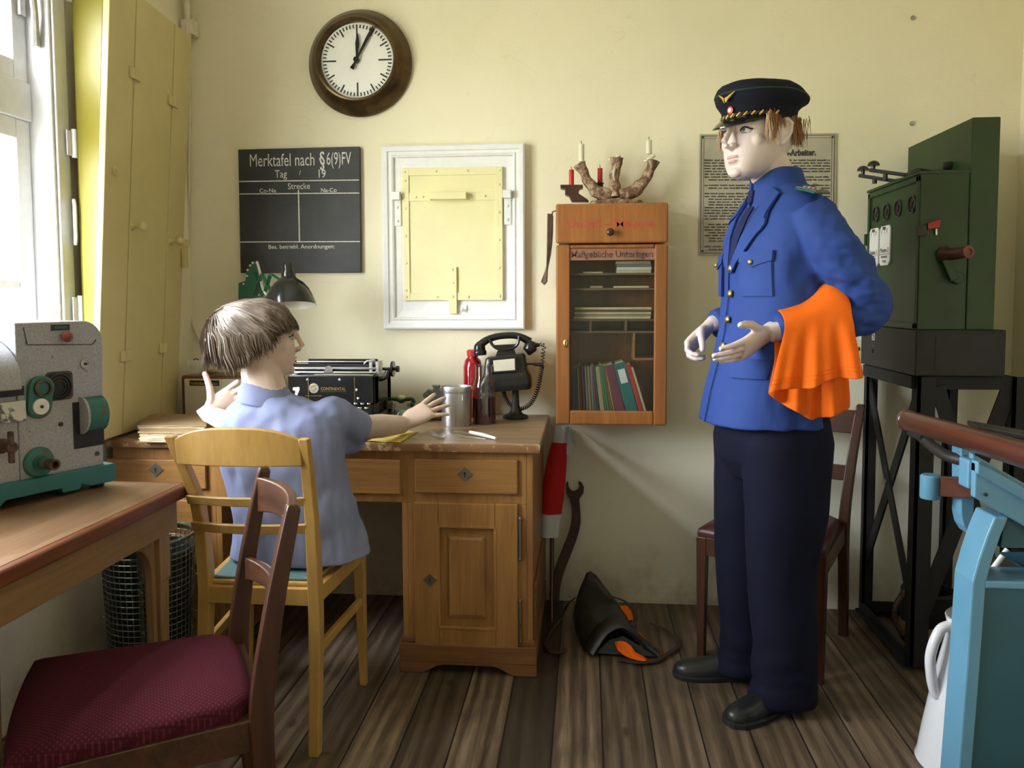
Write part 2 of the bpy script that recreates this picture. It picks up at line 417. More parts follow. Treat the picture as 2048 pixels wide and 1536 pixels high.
# ---- clock
def clock():
    c = at(722, 129, YB); t = thing('wall_clock', 'round bronze-rimmed station wall clock with black strokes showing five past twelve', 'clock', c)
    A = (0, -1, 0)
    t_ = NT('bronze'); v = t_.obj(); t_.set(t_.ramp(t_.noise(v, 12, 6), [(.3, (.055, .032, .014)), (.7, (.13, .085, .035))]), .3, .75)
    plain('clock_dial_white', (.85, .85, .82), .4, var=.02)
    B().lathe([(.205, 0), (.212, .004), (.213, .016), (.207, .024), (.200, .034), (.190, .052), (.176, .068), (.166, .076), (.163, .082), (.156, .083), (.152, .078), (.151, .055), (.14, .05)], (0, 0, 0), A, 96).build('case', t_.m, t, smooth=50)
    B().lathe([(.1505, .050), (.1505, .0535), (.001, .0540)], (0, 0, 0), A, 64).build('dial', 'clock_dial_white', t, smooth=30)
    k = B()
    for i in range(60):
        a = 2*math.pi*i/60; d = Vector((math.sin(a), 0, math.cos(a)))
        r1 = .0865 if i % 15 == 0 else .108 if i % 5 == 0 else .1265
        w = .0058 if i % 5 == 0 else .0048
        k.bar(d*r1+Vector((0, -.0546, 0)), d*.1405+Vector((0, -.0546, 0)), w, .0012, (0, 1, 0))
    k.build('minute_marks', 'black_paint', t)
    def hand(name, ang, pts, y, tail):
        a = R(ang); u = Vector((math.sin(a), 0, math.cos(a))); s = Vector((math.cos(a), 0, -math.sin(a)))
        out = [(w/2, l) for l, w in pts]+[(-w/2, l) for l, w in reversed(pts)]
        B().prism(out, (0, y, 0), s, u, .0015).build(name, 'black_gloss', t)
    hand('minute_hand', 29, [(-.04, .018), (-.01, .007), (.02, .008), (.10, .013), (.145, .008)], -.066, 1)
    hand('hour_hand', 3, [(-.012, .008), (.02, .008), (.065, .016), (.09, .010), (.104, .002)], -.062, 1)
    B().cyl((0, -.054, 0), (0, -.072, 0), .0115, seg=24).build('hub', 'black_gloss', t, smooth=40)
clock()
# ---- blackboard
def board():
    yf = YB-.022
    a, b, c, d = at(476, 299, yf), at(719, 293, yf), at(722, 545, yf), at(481, 546, yf)
    o = Vector((0, YB, 0))+((a+b+c+d)/4)*1; o.y = YB
    t = thing('blackboard', 'black painted notice board with chalk-white German lettering below the clock', 'blackboard', o)
    q = NT('board_black'); v = q.obj(); f = q.noise(v, 5, 8, .7)
    q.set(q.ramp(f, [(.35, (.016, .017, .018)), (.75, (.045, .046, .048))]), .55); q.bump(q.noise(v, 40, 4), .2, .001)
    B().loft([[a-o, b-o, c-o, d-o], [p-o+Vector((0, .020, 0)) for p in (a, b, c, d)]]).build('panel', q.m, t, bevel=.002)
    q = NT('chalk_white'); v = q.obj(); q.set(q.ramp(q.noise(v, 120, 4, .8), [(.25, (.18, .18, .17)), (.5, (.72, .71, .66))]), .9)
    y2 = yf-.0015
    def ln(x0, y0, x1, y1, w=.004): L.bar(at(x0, y0, y2)-o, at(x1, y1, y2)-o, w, .0012, (0, 1, 0))
    L = B(); ln(477, 363, 718, 360); ln(479, 388, 719, 386); ln(597, 380, 599, 484, .005); ln(480, 484, 720, 483)
    L.build('ruled_lines', q.m, t)
    def tx(s, x0, x1, yb, yt, bold=.0):
        p, p1, pt = at(x0, yb, y2), at(x1, yb, y2), at(x0, yt, y2)
        text('lettering', s, q.m, t, (p+p1)/2-o, X_, Z_, width=(p1-p).length, height=(pt-p).length, bold=bold)
    tx('Merktafel nach', 500, 629, 332, 307); tx('\u00a7', 639, 650, 331, 303, .01); tx('6(9)FV', 653, 702, 329, 304)
    tx('Tag', 550, 574, 355, 340); tx('/', 598, 602, 350, 341); tx('19', 636, 650, 355, 339, .01)
    tx('Strecke', 576, 620, 378, 366); tx('Co-Na', 519, 552, 385, 377, .01); tx('Na-Co', 642, 673, 384, 376, .01)
    tx('Bes. betriebl. Anordnungen:', 537, 669, 497, 489, .01)
board()
# ---- white framed steel hatch
def hatch():
    yf = YB-.03
    P = [at(768, 658, yf), at(1050, 658, yf), at(1051, 286, yf), at(766, 293, yf)]
    x0, x1, z0, z1 = P[0].x, P[1].x, P[0].z, P[2].z
    c = Vector(((x0+x1)/2, YB, (z0+z1)/2)); t = thing('wall_hatch', 'white moulded frame around a riveted cream steel hatch', 'hatch', c)
    w, h = x1-x0, z1-z0
    B().box((0, -.008, 0), (w-.02, .016, h-.02)).build('backboard', 'white_paint', t)
    # mitred moulding: concentric profile swept around the rectangle
    prof = [(0, 0), (0, -.034), (.006, -.038), (.022, -.036), (.024, -.030), (.034, -.028), (.040, -.033), (.046, -.030), (.048, -.020), (.075, -.017), (.078, -.008), (.078, 0)]
    rings = []
    for sx_, sz_ in ((-1, -1), (1, -1), (1, 1), (-1, 1)):
        rings.append([Vector((sx_*(w/2-q), y, sz_*(h/2-q))) for q, y in prof])
    rings.append(rings[0])
    B().loft(rings, closed=False, caps=False).build('moulded_frame', 'white_paint', t, smooth=25)
    yb = -.016
    a, b, d, e = [at(x, y, YB-.03)-c for x, y in ((803, 337), (1004, 333), (1006, 599), (808, 602))]
    xa, xb, za, zb = (a.x+e.x)/2, (b.x+d.x)/2, (e.z+d.z)/2, (a.z+b.z)/2
    p = B().bb((xa, yb-.010, za), (xb, yb, zb)).build('steel_plate', 'cream_steel', t, bevel=.001)
    s = .030; st = B(); yy = yb-.010
    st.bb((xa, yy-.005, zb-s), (xb, yy, zb)).bb((xa, yy-.005, za), (xb, yy, za+s)).bb((xa, yy-.006, za), (xa+s*.9, yy, zb)).bb((xb-s*.9, yy-.006, za), (xb, yy, zb))
    zh = (at(900, 393, YB-.03)-c).z
    st.bb((xa, yy-.004, zh-.016), (xb, yy, zh+.016))
    xm = (at(906, 590, YB-.03)-c).x
    st.bb((xm-.016, yy-.010, za-.055), (xm+.016, yy, za+.135))
    st.build('strap', 'cream_steel', t, bevel=.001)
    hb = B().bb((xa+.115, yy-.036, zh-.014), (xa+.265, yy-.028, zh+.014)).bb((xa+.115, yy-.030, zh-.014), (xa+.121, yy-.003, zh+.014)).bb((xa+.259, yy-.030, zh-.014), (xa+.265, yy-.003, zh+.014))
    hb.build('handle', 'cream_steel', t, bevel=.0015)
    rv = B()
    def riv(x, z, y): rv.ell((x, y, z), (.0052, .004, .0052), seg=10, nr=6)
    for k in range(5):
        zz = lerp(za+.04, zb-.05, k/4); riv(xa+.013, zz, yy-.006); riv(xb-.013, zz-.02, yy-.006)
    for k in range(4):
        xx = lerp(xa+.012, xb-.012, k/3); riv(xx, zb-.014, yy-.006); riv(xx, za+.014, yy-.006)
    for xx in (xa+.055, xa+.085, xb-.07): riv(xx, zh, yy-.005)
    for zz in (za+.125, za+.07, za+.014): riv(xm, zz, yy-.010)
    rv.build('rivet', 'cream_steel', t, smooth=60)
    for sx_, px_ in ((-1, xa-.022), (1, xb+.020)):
        k = B().bb((px_-.014, yb-.010, zh-.115), (px_+.014, yb, zh+.0)).bb((px_-.016, yb-.040, zh-.012), (px_+.016, yb-.006, zh+.020))
        for zz in (zh-.04, zh-.095): k.ell((px_, yb-.011, zz), (.006, .005, .006), seg=10, nr=6)
        k.build('bracket', 'white_paint', t, bevel=.0015)
    k = B().bb((xm-.03, yb-.004, za-.06), (xm+.055, yb, za-.018)); k.tube([(xm+.035, yb, za-.04), (xm+.035, yb-.02, za-.04), (xm+.042, yb-.022, za-.03)], .004, 8)
    k.build('hasp', 'white_paint', t, bevel=.001)
hatch()
# ---- wall cabinet with glass door, drawer box on it
CF = 3.03
def cabinet():
    pl, pr = at(1112, 849, CF), at(1333, 850, CF); zt = at(1222, 489, CF).z; z0 = pl.z
    x0, x1 = pl.x, pr.x; c = Vector(((x0+x1)/2, YB, z0)); w = x1-x0; h = zt-z0; d = YB-CF
    t = thing('wall_cabinet', 'small brown wooden wall cabinet with glazed door full of folders', 'cabinet', c)
    cs = B(); th = .014; yf = -d+.022
    cs.bb((-w/2+.008, yf, 0.008), (-w/2+.008+th, 0, h-.004)).bb((w/2-.008-th, yf, 0.008), (w/2-.008, 0, h-.004))
    cs.bb((-w/2+.008, yf, .008), (w/2-.008, 0, .008+th)).bb((-w/2+.008, yf, h-.004-th), (w/2-.008, 0, h-.004)).bb((-w/2+.01, -.008, .01), (w/2-.01, -.0005, h-.01))
    wood('cabinet_inside', (.10, .055, .025), (.17, .10, .05), 'X', .6)
    cs.build('carcass', 'cabinet_wood', t, bevel=.001)
    L = lambda x, y, dy=0.0: at(x, y, CF+dy)-c
    gl, gr, gt, gb = L(1140, 700).x, L(1308, 700).x, L(1222, 497).z, L(1222, 822).z
    dr = B(); f0 = -d; f1 = -d+.020
    dr.bb((-w/2, f0, 0), (gl, f1, h)).bb((gr, f0, 0), (w/2, f1, h)).bb((gl, f0, 0), (gr, f1, gb)).bb((gl, f0, gt), (gr, f1, h))
    door = dr.build('door', 'cabinet_wood', t, bevel=.006, seg=3)
    g2 = glass_mat('cabinet_glass', (.88, .90, .88), .03, .02, .8)
    B().bb((gl-.004, f0+.010, gb-.004), (gr+.004, f0+.013, gt+.004)).build('glass_pane', g2.m, door)
    zs = L(1222, 520).z
    q = plain('faded_strip', (.30, .13, .075), .5, var=.3, scale=12)
    B().bb((gl, f0+.006, zs), (gr, f0+.0095, gt)).build('lettering_strip', q, door)
    q = NT('worn_black_letters'); v = q.obj(); q.set(q.ramp(q.noise(v, 60, 4, .7), [(.45, (.02, .015, .012)), (.62, (.22, .10, .06))]), .6)
    p, p1 = L(1143, 515), L(1306, 515)
    text('lettering', 'Ma\u00dfgebliche Unterlagen', q.m, door, ((p.x+p1.x)/2, f0+.0057, p.z), X_, Z_, width=p1.x-p.x, height=.0245, bold=.012)
    k = B(); pk = L(1131, 687); k.lathe([(.0001, .004), (.006, .004), (.0085, .002), (.009, 0)], (pk.x, f0, pk.z), (0, -1, 0), 20, sx=1, sy=1.9)
    e = k.build('keyhole_plate', 'brass', door, smooth=40)
    B().bb((pk.x-.0015, f0-.0052, pk.z-.007), (pk.x+.0015, f0-.0035, pk.z+.007)).build('keyhole', 'black_void', e)
    # shelves
    ix0, ix1 = -w/2+.022, w/2-.022
    def sh(py, xa=ix0, xb=ix1, name='shelf'):
        z = L(1222, py, .03).z; B().bb((xa, yf+.014, z-.008), (xb, -.008, z)).build(name, 'cabinet_inside', t); return z
    zA = sh(546); zB = sh(576); zC = sh(638); zD = sh(662)
    xd = L(1270, 690, .03).x; zE = L(1222, 716, .03).z
    B().bb((xd, yf+.014, zE-.008), (ix1, -.008, zE)).bb((xd-.006, yf+.014, zE-.008), (xd, -.008, zD-.008)).build('pigeonhole', 'desk_wood', t)
    for px_ in (1181, 1252):
        x = L(px_, 650, .03).x; B().bb((x-.004, yf+.014, zD), (x+.004, -.008, zC-.008)).build('divider', 'cabinet_inside', t)
    # ---- contents, each a thing of its own
    def book(x, wd, hh, lean, mat, label, dp=.13, group='folders on the bottom of the wall cabinet', z=.022, y=None, name='folder', lab=None):
        """x: left bottom edge inside the cabinet"""
        yy = y if y is not None else yf+.03
        k = thing(name, label, 'folder', c+Vector((x, yy, z)), 0, group)
        k.rotation_euler = (0, -R(lean), 0)
        B().bb((0, 0, 0), (wd, dp, hh)).build('cover', mat, k, bevel=min(.002, wd*.3))
        if wd > .006: B().bb((wd*.15, .003, .002), (wd*.85, dp+.002, hh+.0015)).build('pages', 'old_paper', k)
        if lab: B().bb((wd*.2, -.0012, hh*.62), (wd*.8, -.0004, hh*.88)).build('spine_label', 'clean_paper', k)
        return k
    plain('old_paper', (.60, .50, .32), .8, var=.12); plain('clean_paper', (.72, .71, .66), .8, var=.04)
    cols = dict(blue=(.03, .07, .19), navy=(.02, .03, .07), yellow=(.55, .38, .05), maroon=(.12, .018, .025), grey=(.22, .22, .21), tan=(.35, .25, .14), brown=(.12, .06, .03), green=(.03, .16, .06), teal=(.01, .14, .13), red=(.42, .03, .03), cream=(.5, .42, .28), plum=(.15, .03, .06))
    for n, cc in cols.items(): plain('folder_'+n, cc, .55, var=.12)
    # (pixel at the foot, thickness px, height px, lean, colour, label)
    F_ = [(1143, 6, 98, 0, 'blue', 'blue folder first from the left in the cabinet'), (1150, 4, 100, 1, 'navy', 'thin navy folder beside the leftmost blue one'),
          (1155, 2, 100, 2, 'yellow', 'thin yellow folder near the left of the cabinet'), (1158, 6, 103, 3, 'maroon', 'narrow maroon folder right of the thin yellow one'), (1165, 4, 102, 3, 'plum', 'thin plum folder right of the narrow maroon one'),
          (1171, 4, 102, 3, 'grey', 'pale grey folder right of the plum one'), (1176, 5, 100, 3, 'tan', 'tan folder between two grey ones'), (1182, 4, 102, 3, 'grey', 'grey folder right of the tan one, second of the greys'),
          (1187, 5, 103, 4, 'brown', 'brown folder right of the second grey one'), (1193, 4, 98, 5, 'navy', 'thin dark navy folder left of the wide tan one'), (1199, 9, 100, 7, 'tan', 'wide tan folder left of the thin green ones'),
          (1209, 4, 106, 8, 'green', 'thin green folder, left one of a pair'), (1214, 4, 106, 9, 'green', 'thin green folder, right one of a pair'), (1219, 7, 104, 10, 'brown', 'brown folder right of the two thin green ones'),
          (1227, 2, 108, 12, 'yellow', 'thin yellow folder leaning left of the wide plum one'), (1231, 20, 106, 14, 'plum', 'wide plum folder leaning against its neighbours'), (1252, 25, 110, 15, 'teal', 'wide teal folder with a white spine label'),
          (1278, 10, 110, 16, 'red', 'red folder leaning between teal and cream ones'), (1289, 5, 104, 17, 'cream', 'cream folder last on the right in the cabinet')]
    for px_, wp, hp, ln, cc, lb in F_:
        k = L(px_, 819, .06); s = 3.08/1600
        x = k.x+.006
        book(x, wp*s*.94, hp*s, ln, 'folder_'+cc, lb, lab=(cc == 'teal'), z=.0226+math.sin(R(ln))*0)
    def flat(px0, px1, z, n, hh, mats, labs, name, group, cat='book'):
        a, b = L(px0, 600, .05).x, L(px1, 600, .05).x
        for i in range(n):
            dx = random.uniform(-.003, .003)
            k = B().bb((0, 0, 0), (b-a-.006, .12, hh*.96)).build(name, mats[i % len(mats)], None, bevel=.001)
            k.location = c+Vector((a+.003+dx, yf+.03+random.uniform(0, .01), z+i*hh+.0003)); tag(k, labs[i], cat, group)
    flat(1232, 1304, zA, 4, .0115, ['old_paper', 'clean_paper', 'folder_grey', 'old_paper'], ['bottom pale booklet of the pile on the cabinet top shelf', 'second pale booklet of the pile on the cabinet top shelf', 'third, grey booklet of the pile on the top shelf', 'topmost pale booklet of the pile on the top shelf'], 'booklet', 'booklets lying on the top shelf')
    flat(1165, 1208, zA, 1, .006, ['old_paper'], ['thin paper pad on the left of the cabinet top shelf'], 'paper_pad', None, 'paper')
    flat(1180, 1208, zB, 1, .009, ['folder_tan'], ['small tan pad on the left of the second cabinet shelf'], 'paper_pad', None, 'paper')
    flat(1226, 1300, zB, 1, .008, ['old_paper'], ['yellowed pad on the right of the second cabinet shelf'], 'paper_pad', None, 'paper')
    flat(1147, 1304, zC, 5, .0088, ['old_paper', 'folder_tan', 'old_paper', 'folder_brown', 'old_paper'], [n_+' yellowed ledger of the wide pile on the middle shelf' for n_ in ('lowest', 'second', 'third', 'fourth', 'topmost')], 'ledger', 'yellowed ledgers on the middle shelf')
    # ---- drawer box above
    zb = at(1222, 486, CF).z; ztp = at(1222, 406, CF).z
    c2 = Vector((c.x, YB, zb)); t2 = thing('drawer_box', 'brown wooden drawer box with faded red lettering on top of the glazed cabinet', 'drawer box', c2)
    h2 = ztp-zb
    B().bb((-w/2+.006, -d+.024, 0.002), (w/2-.004, -.0, h2-.002)).build('carcass', 'cabinet_wood', t2, bevel=.002)
    wood('drawer_front_wood', (.25, .085, .022), (.40, .155, .040), 'Z', .3, coat=.35)
    fr = B().bb((-w/2-.001, -d, 0), (w/2, -d+.022, h2)).build('drawer_front', 'drawer_front_wood', t2, bevel=.008, seg=3)
    L2 = lambda x, y: at(x, y, CF)-c2
    q = NT('faded_red_letters'); v = q.obj(); q.set(q.ramp(q.noise(v, 50, 4, .7), [(.4, (.42, .045, .03)), (.7, (.44, .13, .04))]), .6)
    p, p1, pt = L2(1131, 455), L2(1310, 455), L2(1131, 440)
    text('lettering', 'Unfall - Mappe', q.m, fr, ((p.x+p1.x)/2, -d-.0003, p.z), X_, Z_, width=p1.x-p.x, height=pt.z-p.z, bold=.015)
    pk = L2(1220, 465)
    B().lathe([(.006, 0), (.006, .008), (.013, .014), (.0145, .020), (.011, .026), (.002, .028)], (pk.x, -d, pk.z), (0, -1, 0), 24).build('knob', 'dark_chair_wood', fr, smooth=60)
    # hanging booklet at the left side
    t3 = thing('hanging_booklet', 'worn brown booklet hanging by the left side of the wall cabinet', 'booklet', at(1107, 430, 3.14))
    o = t3.location; plain('brown_leather', (.20, .125, .085), .6, var=.3, bump=.2); hgt = .27
    lv = B()
    for i in range(7):
        f = (i-3)/3; zb_ = -hgt+.01*abs(f); rings = []
        for k in range(8):
            s = k/7; x = -.012+f*.008-.022*s**3*(1+.8*f)-.003*s; y = -.055+.004*f
            z = zb_*s
            rings.append([Vector((x-.0011, y, z)), Vector((x-.0011, y+.11, z)), Vector((x+.0011, y+.11, z)), Vector((x+.0011, y, z))])
        (lv if 0 < i < 6 else lv).loft(rings)
    lv.build('pages', 'brown_leather', t3)
    B().tube([(-.006, 0, -.01), (-.004, 0, .012), (.014, 0, .018)], .003, 6).build('hanging_cord', 'brown_leather', t3)
    return ztp
ZCAB = cabinet()
# ---- driftwood candle holder etc on the drawer box
def candles():
    yc = 3.13
    def P(x, y, dy=0): return at(x, y, yc+dy)
    o = P(1233, 404); o.z = ZCAB
    q = NT('gnarled_root'); v = q.obj(); f = q.noise(v, 45, 8, .7); q.set(q.ramp(f, [(.32, (.06, .026, .014)), (.48, (.20, .10, .055)), (.62, (.50, .38, .25))]), .7); q.bump(f, .9, .006)
    plain('candle_wax', (.72, .68, .52), .45, var=.05, **{'Subsurface Weight': .3, 'Subsurface Radius': (.01, .01, .006)}); plain('red_wax', (.50, .02, .02), .35, var=.08); plain('wick', (.03, .02, .02), .8)
    t = thing('root_candlestick', 'three-armed candlestick of gnarled root wood on the drawer box', 'candlestick', o)
    def rough(b, amp, sc):
        b.v = [tuple(Vector(p)+Vector((mnoise.noise(Vector(p)*sc), mnoise.noise(Vector(p)*sc+Vector((9, 0, 0))), mnoise.noise(Vector(p)*sc+Vector((0, 7, 0)))))*amp) for p in b.v]; return b
    b = B(); L = lambda x, y, dy=0: P(x, y, dy)-o
    def arm(pts, rs, name):
        cp = catmull([L(*p) for p in pts], 6); n = len(cp)-1
        rr = [np.interp(i/n, np.linspace(0, 1, len(rs)), rs) for i in range(n+1)]
        rough(B().tube(cp, rr, 14), .006, 38).build(name, q.m, t, smooth=60)
    arm([(1222, 390), (1196, 384), (1177, 364), (1165, 340), (1159, 328)], [.023, .025, .020, .018, .024], 'arm')
    arm([(1240, 391), (1268, 382), (1290, 360), (1301, 338), (1307, 321)], [.024, .025, .021, .019, .025], 'arm')
    arm([(1231, 394), (1229, 370), (1229, 348), (1233, 330), (1234, 316)], [.026, .020, .018, .019, .027], 'arm')
    rough(B().lathe([(.001, 0), (.058, 0), (.060, .008), (.055, .018), (.03, .022), (.001, .022)], (0, 0, .002), seg=28, sx=1.75, sy=.8), .003, 40).build('base', q.m, t, smooth=60)
    w = B()
    for x, y, r in ((1228, 318, .014), (1237, 314, .013), (1231, 326, .016), (1220, 319, .007), (1243, 322, .008), (1234, 340, .009), (1204, 386, .005)): w.ell(L(x, y), (r*.8, r*.8, r*.65), seg=12, nr=8)
    w.tube([L(1229, 335, -.02), L(1227, 350, -.022), L(1229, 362, -.022)], [.004, .003, .002], 6)
    rough(w, .003, 60).build('wax_drips', 'candle_wax', t, smooth=60)
    w = B()
    for x, y, r in ((1301, 318, .014), (1293, 322, .010), (1306, 313, .010)): w.ell(L(x, y, -.004), (r, r, r*.6), seg=12, nr=8)
    rough(w, .003, 60).build('wax_drips', 'candle_wax', t, smooth=60)
    def candle(x, yb, yt, dy, mat, lab, rp=5.6):
        a, e = P(x, yb, dy), P(x, yt, dy); hh = e.z-a.z
        k = thing('candle', lab, 'candle', a, 0, None); r = rp*yc/1600
        B().lathe([(r, 0), (r, hh-.004), (r*.9, hh-.001), (r*.35, hh-.003), (.0005, hh-.004)], seg=18).build('wax', mat, k, smooth=40)
        B().tube([(0, 0, hh-.005), (0, 0, hh+.006), (-.002, 0, hh+.012)], .0012, 6).build('wick', 'wick', k)
    candle(1163, 323, 288, 0, 'candle_wax', 'white candle on the left arm of the root candlestick')
    candle(1298, 308, 280, 0, 'candle_wax', 'white candle on the right arm of the root candlestick')
    candle(1200, 366, 336, .03, 'red_wax', 'red candle behind the root candlestick, right one of two', 5)
    candle(1143, 370, 339, 0, 'red_wax', 'red candle in the small wooden holder at the left', 5)
    # little socket that carries the red candle behind the root
    s = B(); p = P(1200, 366, .03)-o; s.lathe([(.024, 0), (.022, .004), (.012, .008), (.012, p.z-.008), (.016, p.z-.001), (.001, p.z-.0005)], (p.x, p.y, .001), seg=18)
    s.build('rear_socket', 'dark_chair_wood', t, smooth=40)
    p = P(1143, 371); p2 = Vector((p.x+.02, p.y, ZCAB)); t2 = thing('wooden_candleholder', 'small carved dark wooden holder under the left red candle', 'candleholder', p2); hz = p.z-ZCAB
    L2 = lambda x, y, dy=0: P(x, y, dy)-p2
    k = B(); out = [(1121, 371), (1166, 371), (1166, 377), (1158, 380), (1157, 388), (1175, 400), (1178, 404), (1143, 404), (1138, 394), (1130, 390), (1130, 380), (1121, 378)]
    k.prism([(L2(*q_).x, max(0.0, L2(*q_).z)) for q_ in reversed(out)], (0, .025, 0), X_, Z_, .05)
    k.build('carved_body', 'dark_chair_wood', t2, bevel=.002)
candles()
# ---- enamel notice
def notice():
    yf = YB-.006
    a, b, c, d = at(1399, 268, yf), at(1673, 266, yf), at(1670, 512, yf), at(1397, 510, yf)
    o = (a+b+c+d)/4; o.y = YB; t = thing('enamel_notice', 'rusty pale enamel notice plate with dense black German print behind the standing figure', 'sign', o)
    worn('old_enamel', (.47, .43, .34), (.13, .075, .03), .4, .66, 9)
    B().loft([[a-o, b-o, c-o, d-o], [p-o+Vector((0, .005, 0)) for p in (a, b, c, d)]]).build('plate', 'old_enamel', t, bevel=.001)
    y2 = yf-.0006; plain('print_black', (.06, .052, .042), .6)
    L = lambda x, y: at(x, y, y2)-o
    k = B()
    def ln(p, q_, w): k.bar(L(*p), L(*q_), w, .0008, (0, 1, 0))
    for i, w in ((4, .0022), (9, .001)):
        ln((1399+i, 268+i), (1673-i, 266+i), w); ln((1397+i, 510-i), (1670-i, 512-i), w); ln((1399+i, 268+i), (1397+i, 510-i), w); ln((1673-i, 266+i), (1670-i, 512-i), w)
    k.build('border_line', 'print_black', t)
    def tx(s, x0, x1, yb, yt, bold=.03):
        p, p1, pt = L(x0, yb), L(x1, yb), L(x0, yt)
        text('lettering', s, 'print_black', t, (p+p1)/2, X_, Z_, width=(p1-p).length, height=(pt-p).length, bold=bold)
    tx('s-Arbeiter.', 1571, 1632, 311, 299, .05); tx('ll', 1583, 1590, 289, 277, .04)
    # small print: rows of word-long strokes
    w = B(); rg = random.Random(5); y = 322
    while y < 502:
        x = 1409 + (8 if rg.random() < .2 else 0); end = 1660 - (rg.uniform(20, 160) if rg.random() < .22 else 0)
        while x < end:
            l = rg.uniform(6, 20); xx = x
            while xx < min(x+l, end):
                hh = rg.uniform(.0035, .0068); p = L(xx, y); w.bb((p.x, p.y-.0004, p.z), (p.x+.0019, p.y, p.z+hh)); xx += 1.75
            p, q_ = L(x, y-1.6), L(min(x+l, end), y-1.6); w.bb((p.x, p.y-.0004, p.z), (q_.x, p.y, p.z+.0011))
            x += l+3.2
        y += 5.6 if rg.random() > .2 else 11
    w.build('small_print', 'print_black', t)['kind'] = 'stuff'
    n = B()
    for x, y in ((1406, 275), (1665, 274), (1663, 503), (1405, 502)): n.ell(L(x, y), (.004, .003, .004), seg=10, nr=6)
    n.build('nail', 'dark_metal', t, smooth=60)
notice()
# ---- folding wall lamp
def lamp():
    c = at(577, 545, 2.86)
    t = thing('wall_lamp', 'black enamel dome lamp on a green scissor wall bracket', 'lamp', Vector((c.x, YB, c.z)))
    o = t.location; L = lambda x, y, Y: at(x, y, Y)-o
    worn('green_enamel', (.02, .14, .075), (.30, .28, .2), .4, .70, 20)
    plain('lamp_inside', (.75, .74, .70), .4, var=.03)
    # shade: tilted a little, opening towards the room
    ax = Vector((.10, -.16, -1)).normalized(); top = L(577, 553, 2.86)
    pr = [(.024, 0), (.032, .010), (.052, .024), (.070, .046), (.083, .072), (.0915, .098), (.094, .110)]
    B().lathe(pr+[(.092, .110), (.0895, .097), (.081, .073), (.068, .048), (.050, .027), (.022, .006)], top, ax, 48, caps=False).build('shade', ['black_gloss', 'lamp_inside'], t, smooth=50)
    sh = t.children[-1]; me = sh.data; nP = len(pr)
    for p in me.polygons: p.material_index = 1 if p.vertices[0]//48 >= nP and p.vertices[2]//48 >= nP else 0
    B().lathe([(.001, -.052), (.020, -.050), (.0225, -.046), (.0225, -.012), (.026, -.010), (.026, .004), (.020, .010)], top, ax, 28).build('socket', 'black_gloss', t, smooth=40)
    B().lathe([(.012, .01), (.013, .03), (.028, .055), (.030, .072), (.022, .088), (.002, .094)], top, ax, 20).build('bulb', 'lamp_inside', t, smooth=60)
    # bracket
    a = L(492, 575, YB); g = B()
    g.prism([(L(x, y, YB-.03).x-a.x, L(x, y, YB-.03).z-a.z) for x, y in ((477, 604), (477, 566), (491, 562), (493, 541), (500, 532), (505, 523), (511, 523), (521, 552), (525, 604))][::-1], Vector((a.x, -.02, a.z)), X_, Z_, .012)
    g.build('wall_plate', 'green_enamel', t, bevel=.002)
    d = B()
    for x, y in ((496, 540), (501, 531), (495, 552), (506, 526), (488, 568), (514, 526), (519, 590)): d.ell(L(x, y, YB-.03)+Vector((0, -.004, 0)), (.005, .004, .005), seg=10, nr=6)
    d.build('rivet', 'clean_paper', t, smooth=60)
    cr_ = catmull([L(514, 524, 3.19), L(520, 545, 3.15), L(524, 572, 3.08), L(533, 590, 3.0)], 6)
    B().tube(cr_, .0055, 8).build('cable', 'clean_paper', t, smooth=60)
    s = B(); pa = [L(509, 545, 3.2), L(528, 590, 3.05), L(541, 548, 2.95), L(560, 560, 2.87)]; pb = [L(509, 590, 3.2), L(524, 548, 3.05), L(545, 590, 2.95), L(562, 566, 2.87)]
    for q in (pa, pb):
        for i in range(3): s.bar(q[i], q[i+1], .014, .004, (0, 0, 1))
    s.tube([L(558, 563, 2.88), L(566, 560, 2.86), L(574, 556, 2.86)], .008, 8)
    s.build('scissor_arm', 'green_enamel', t)
lamp()
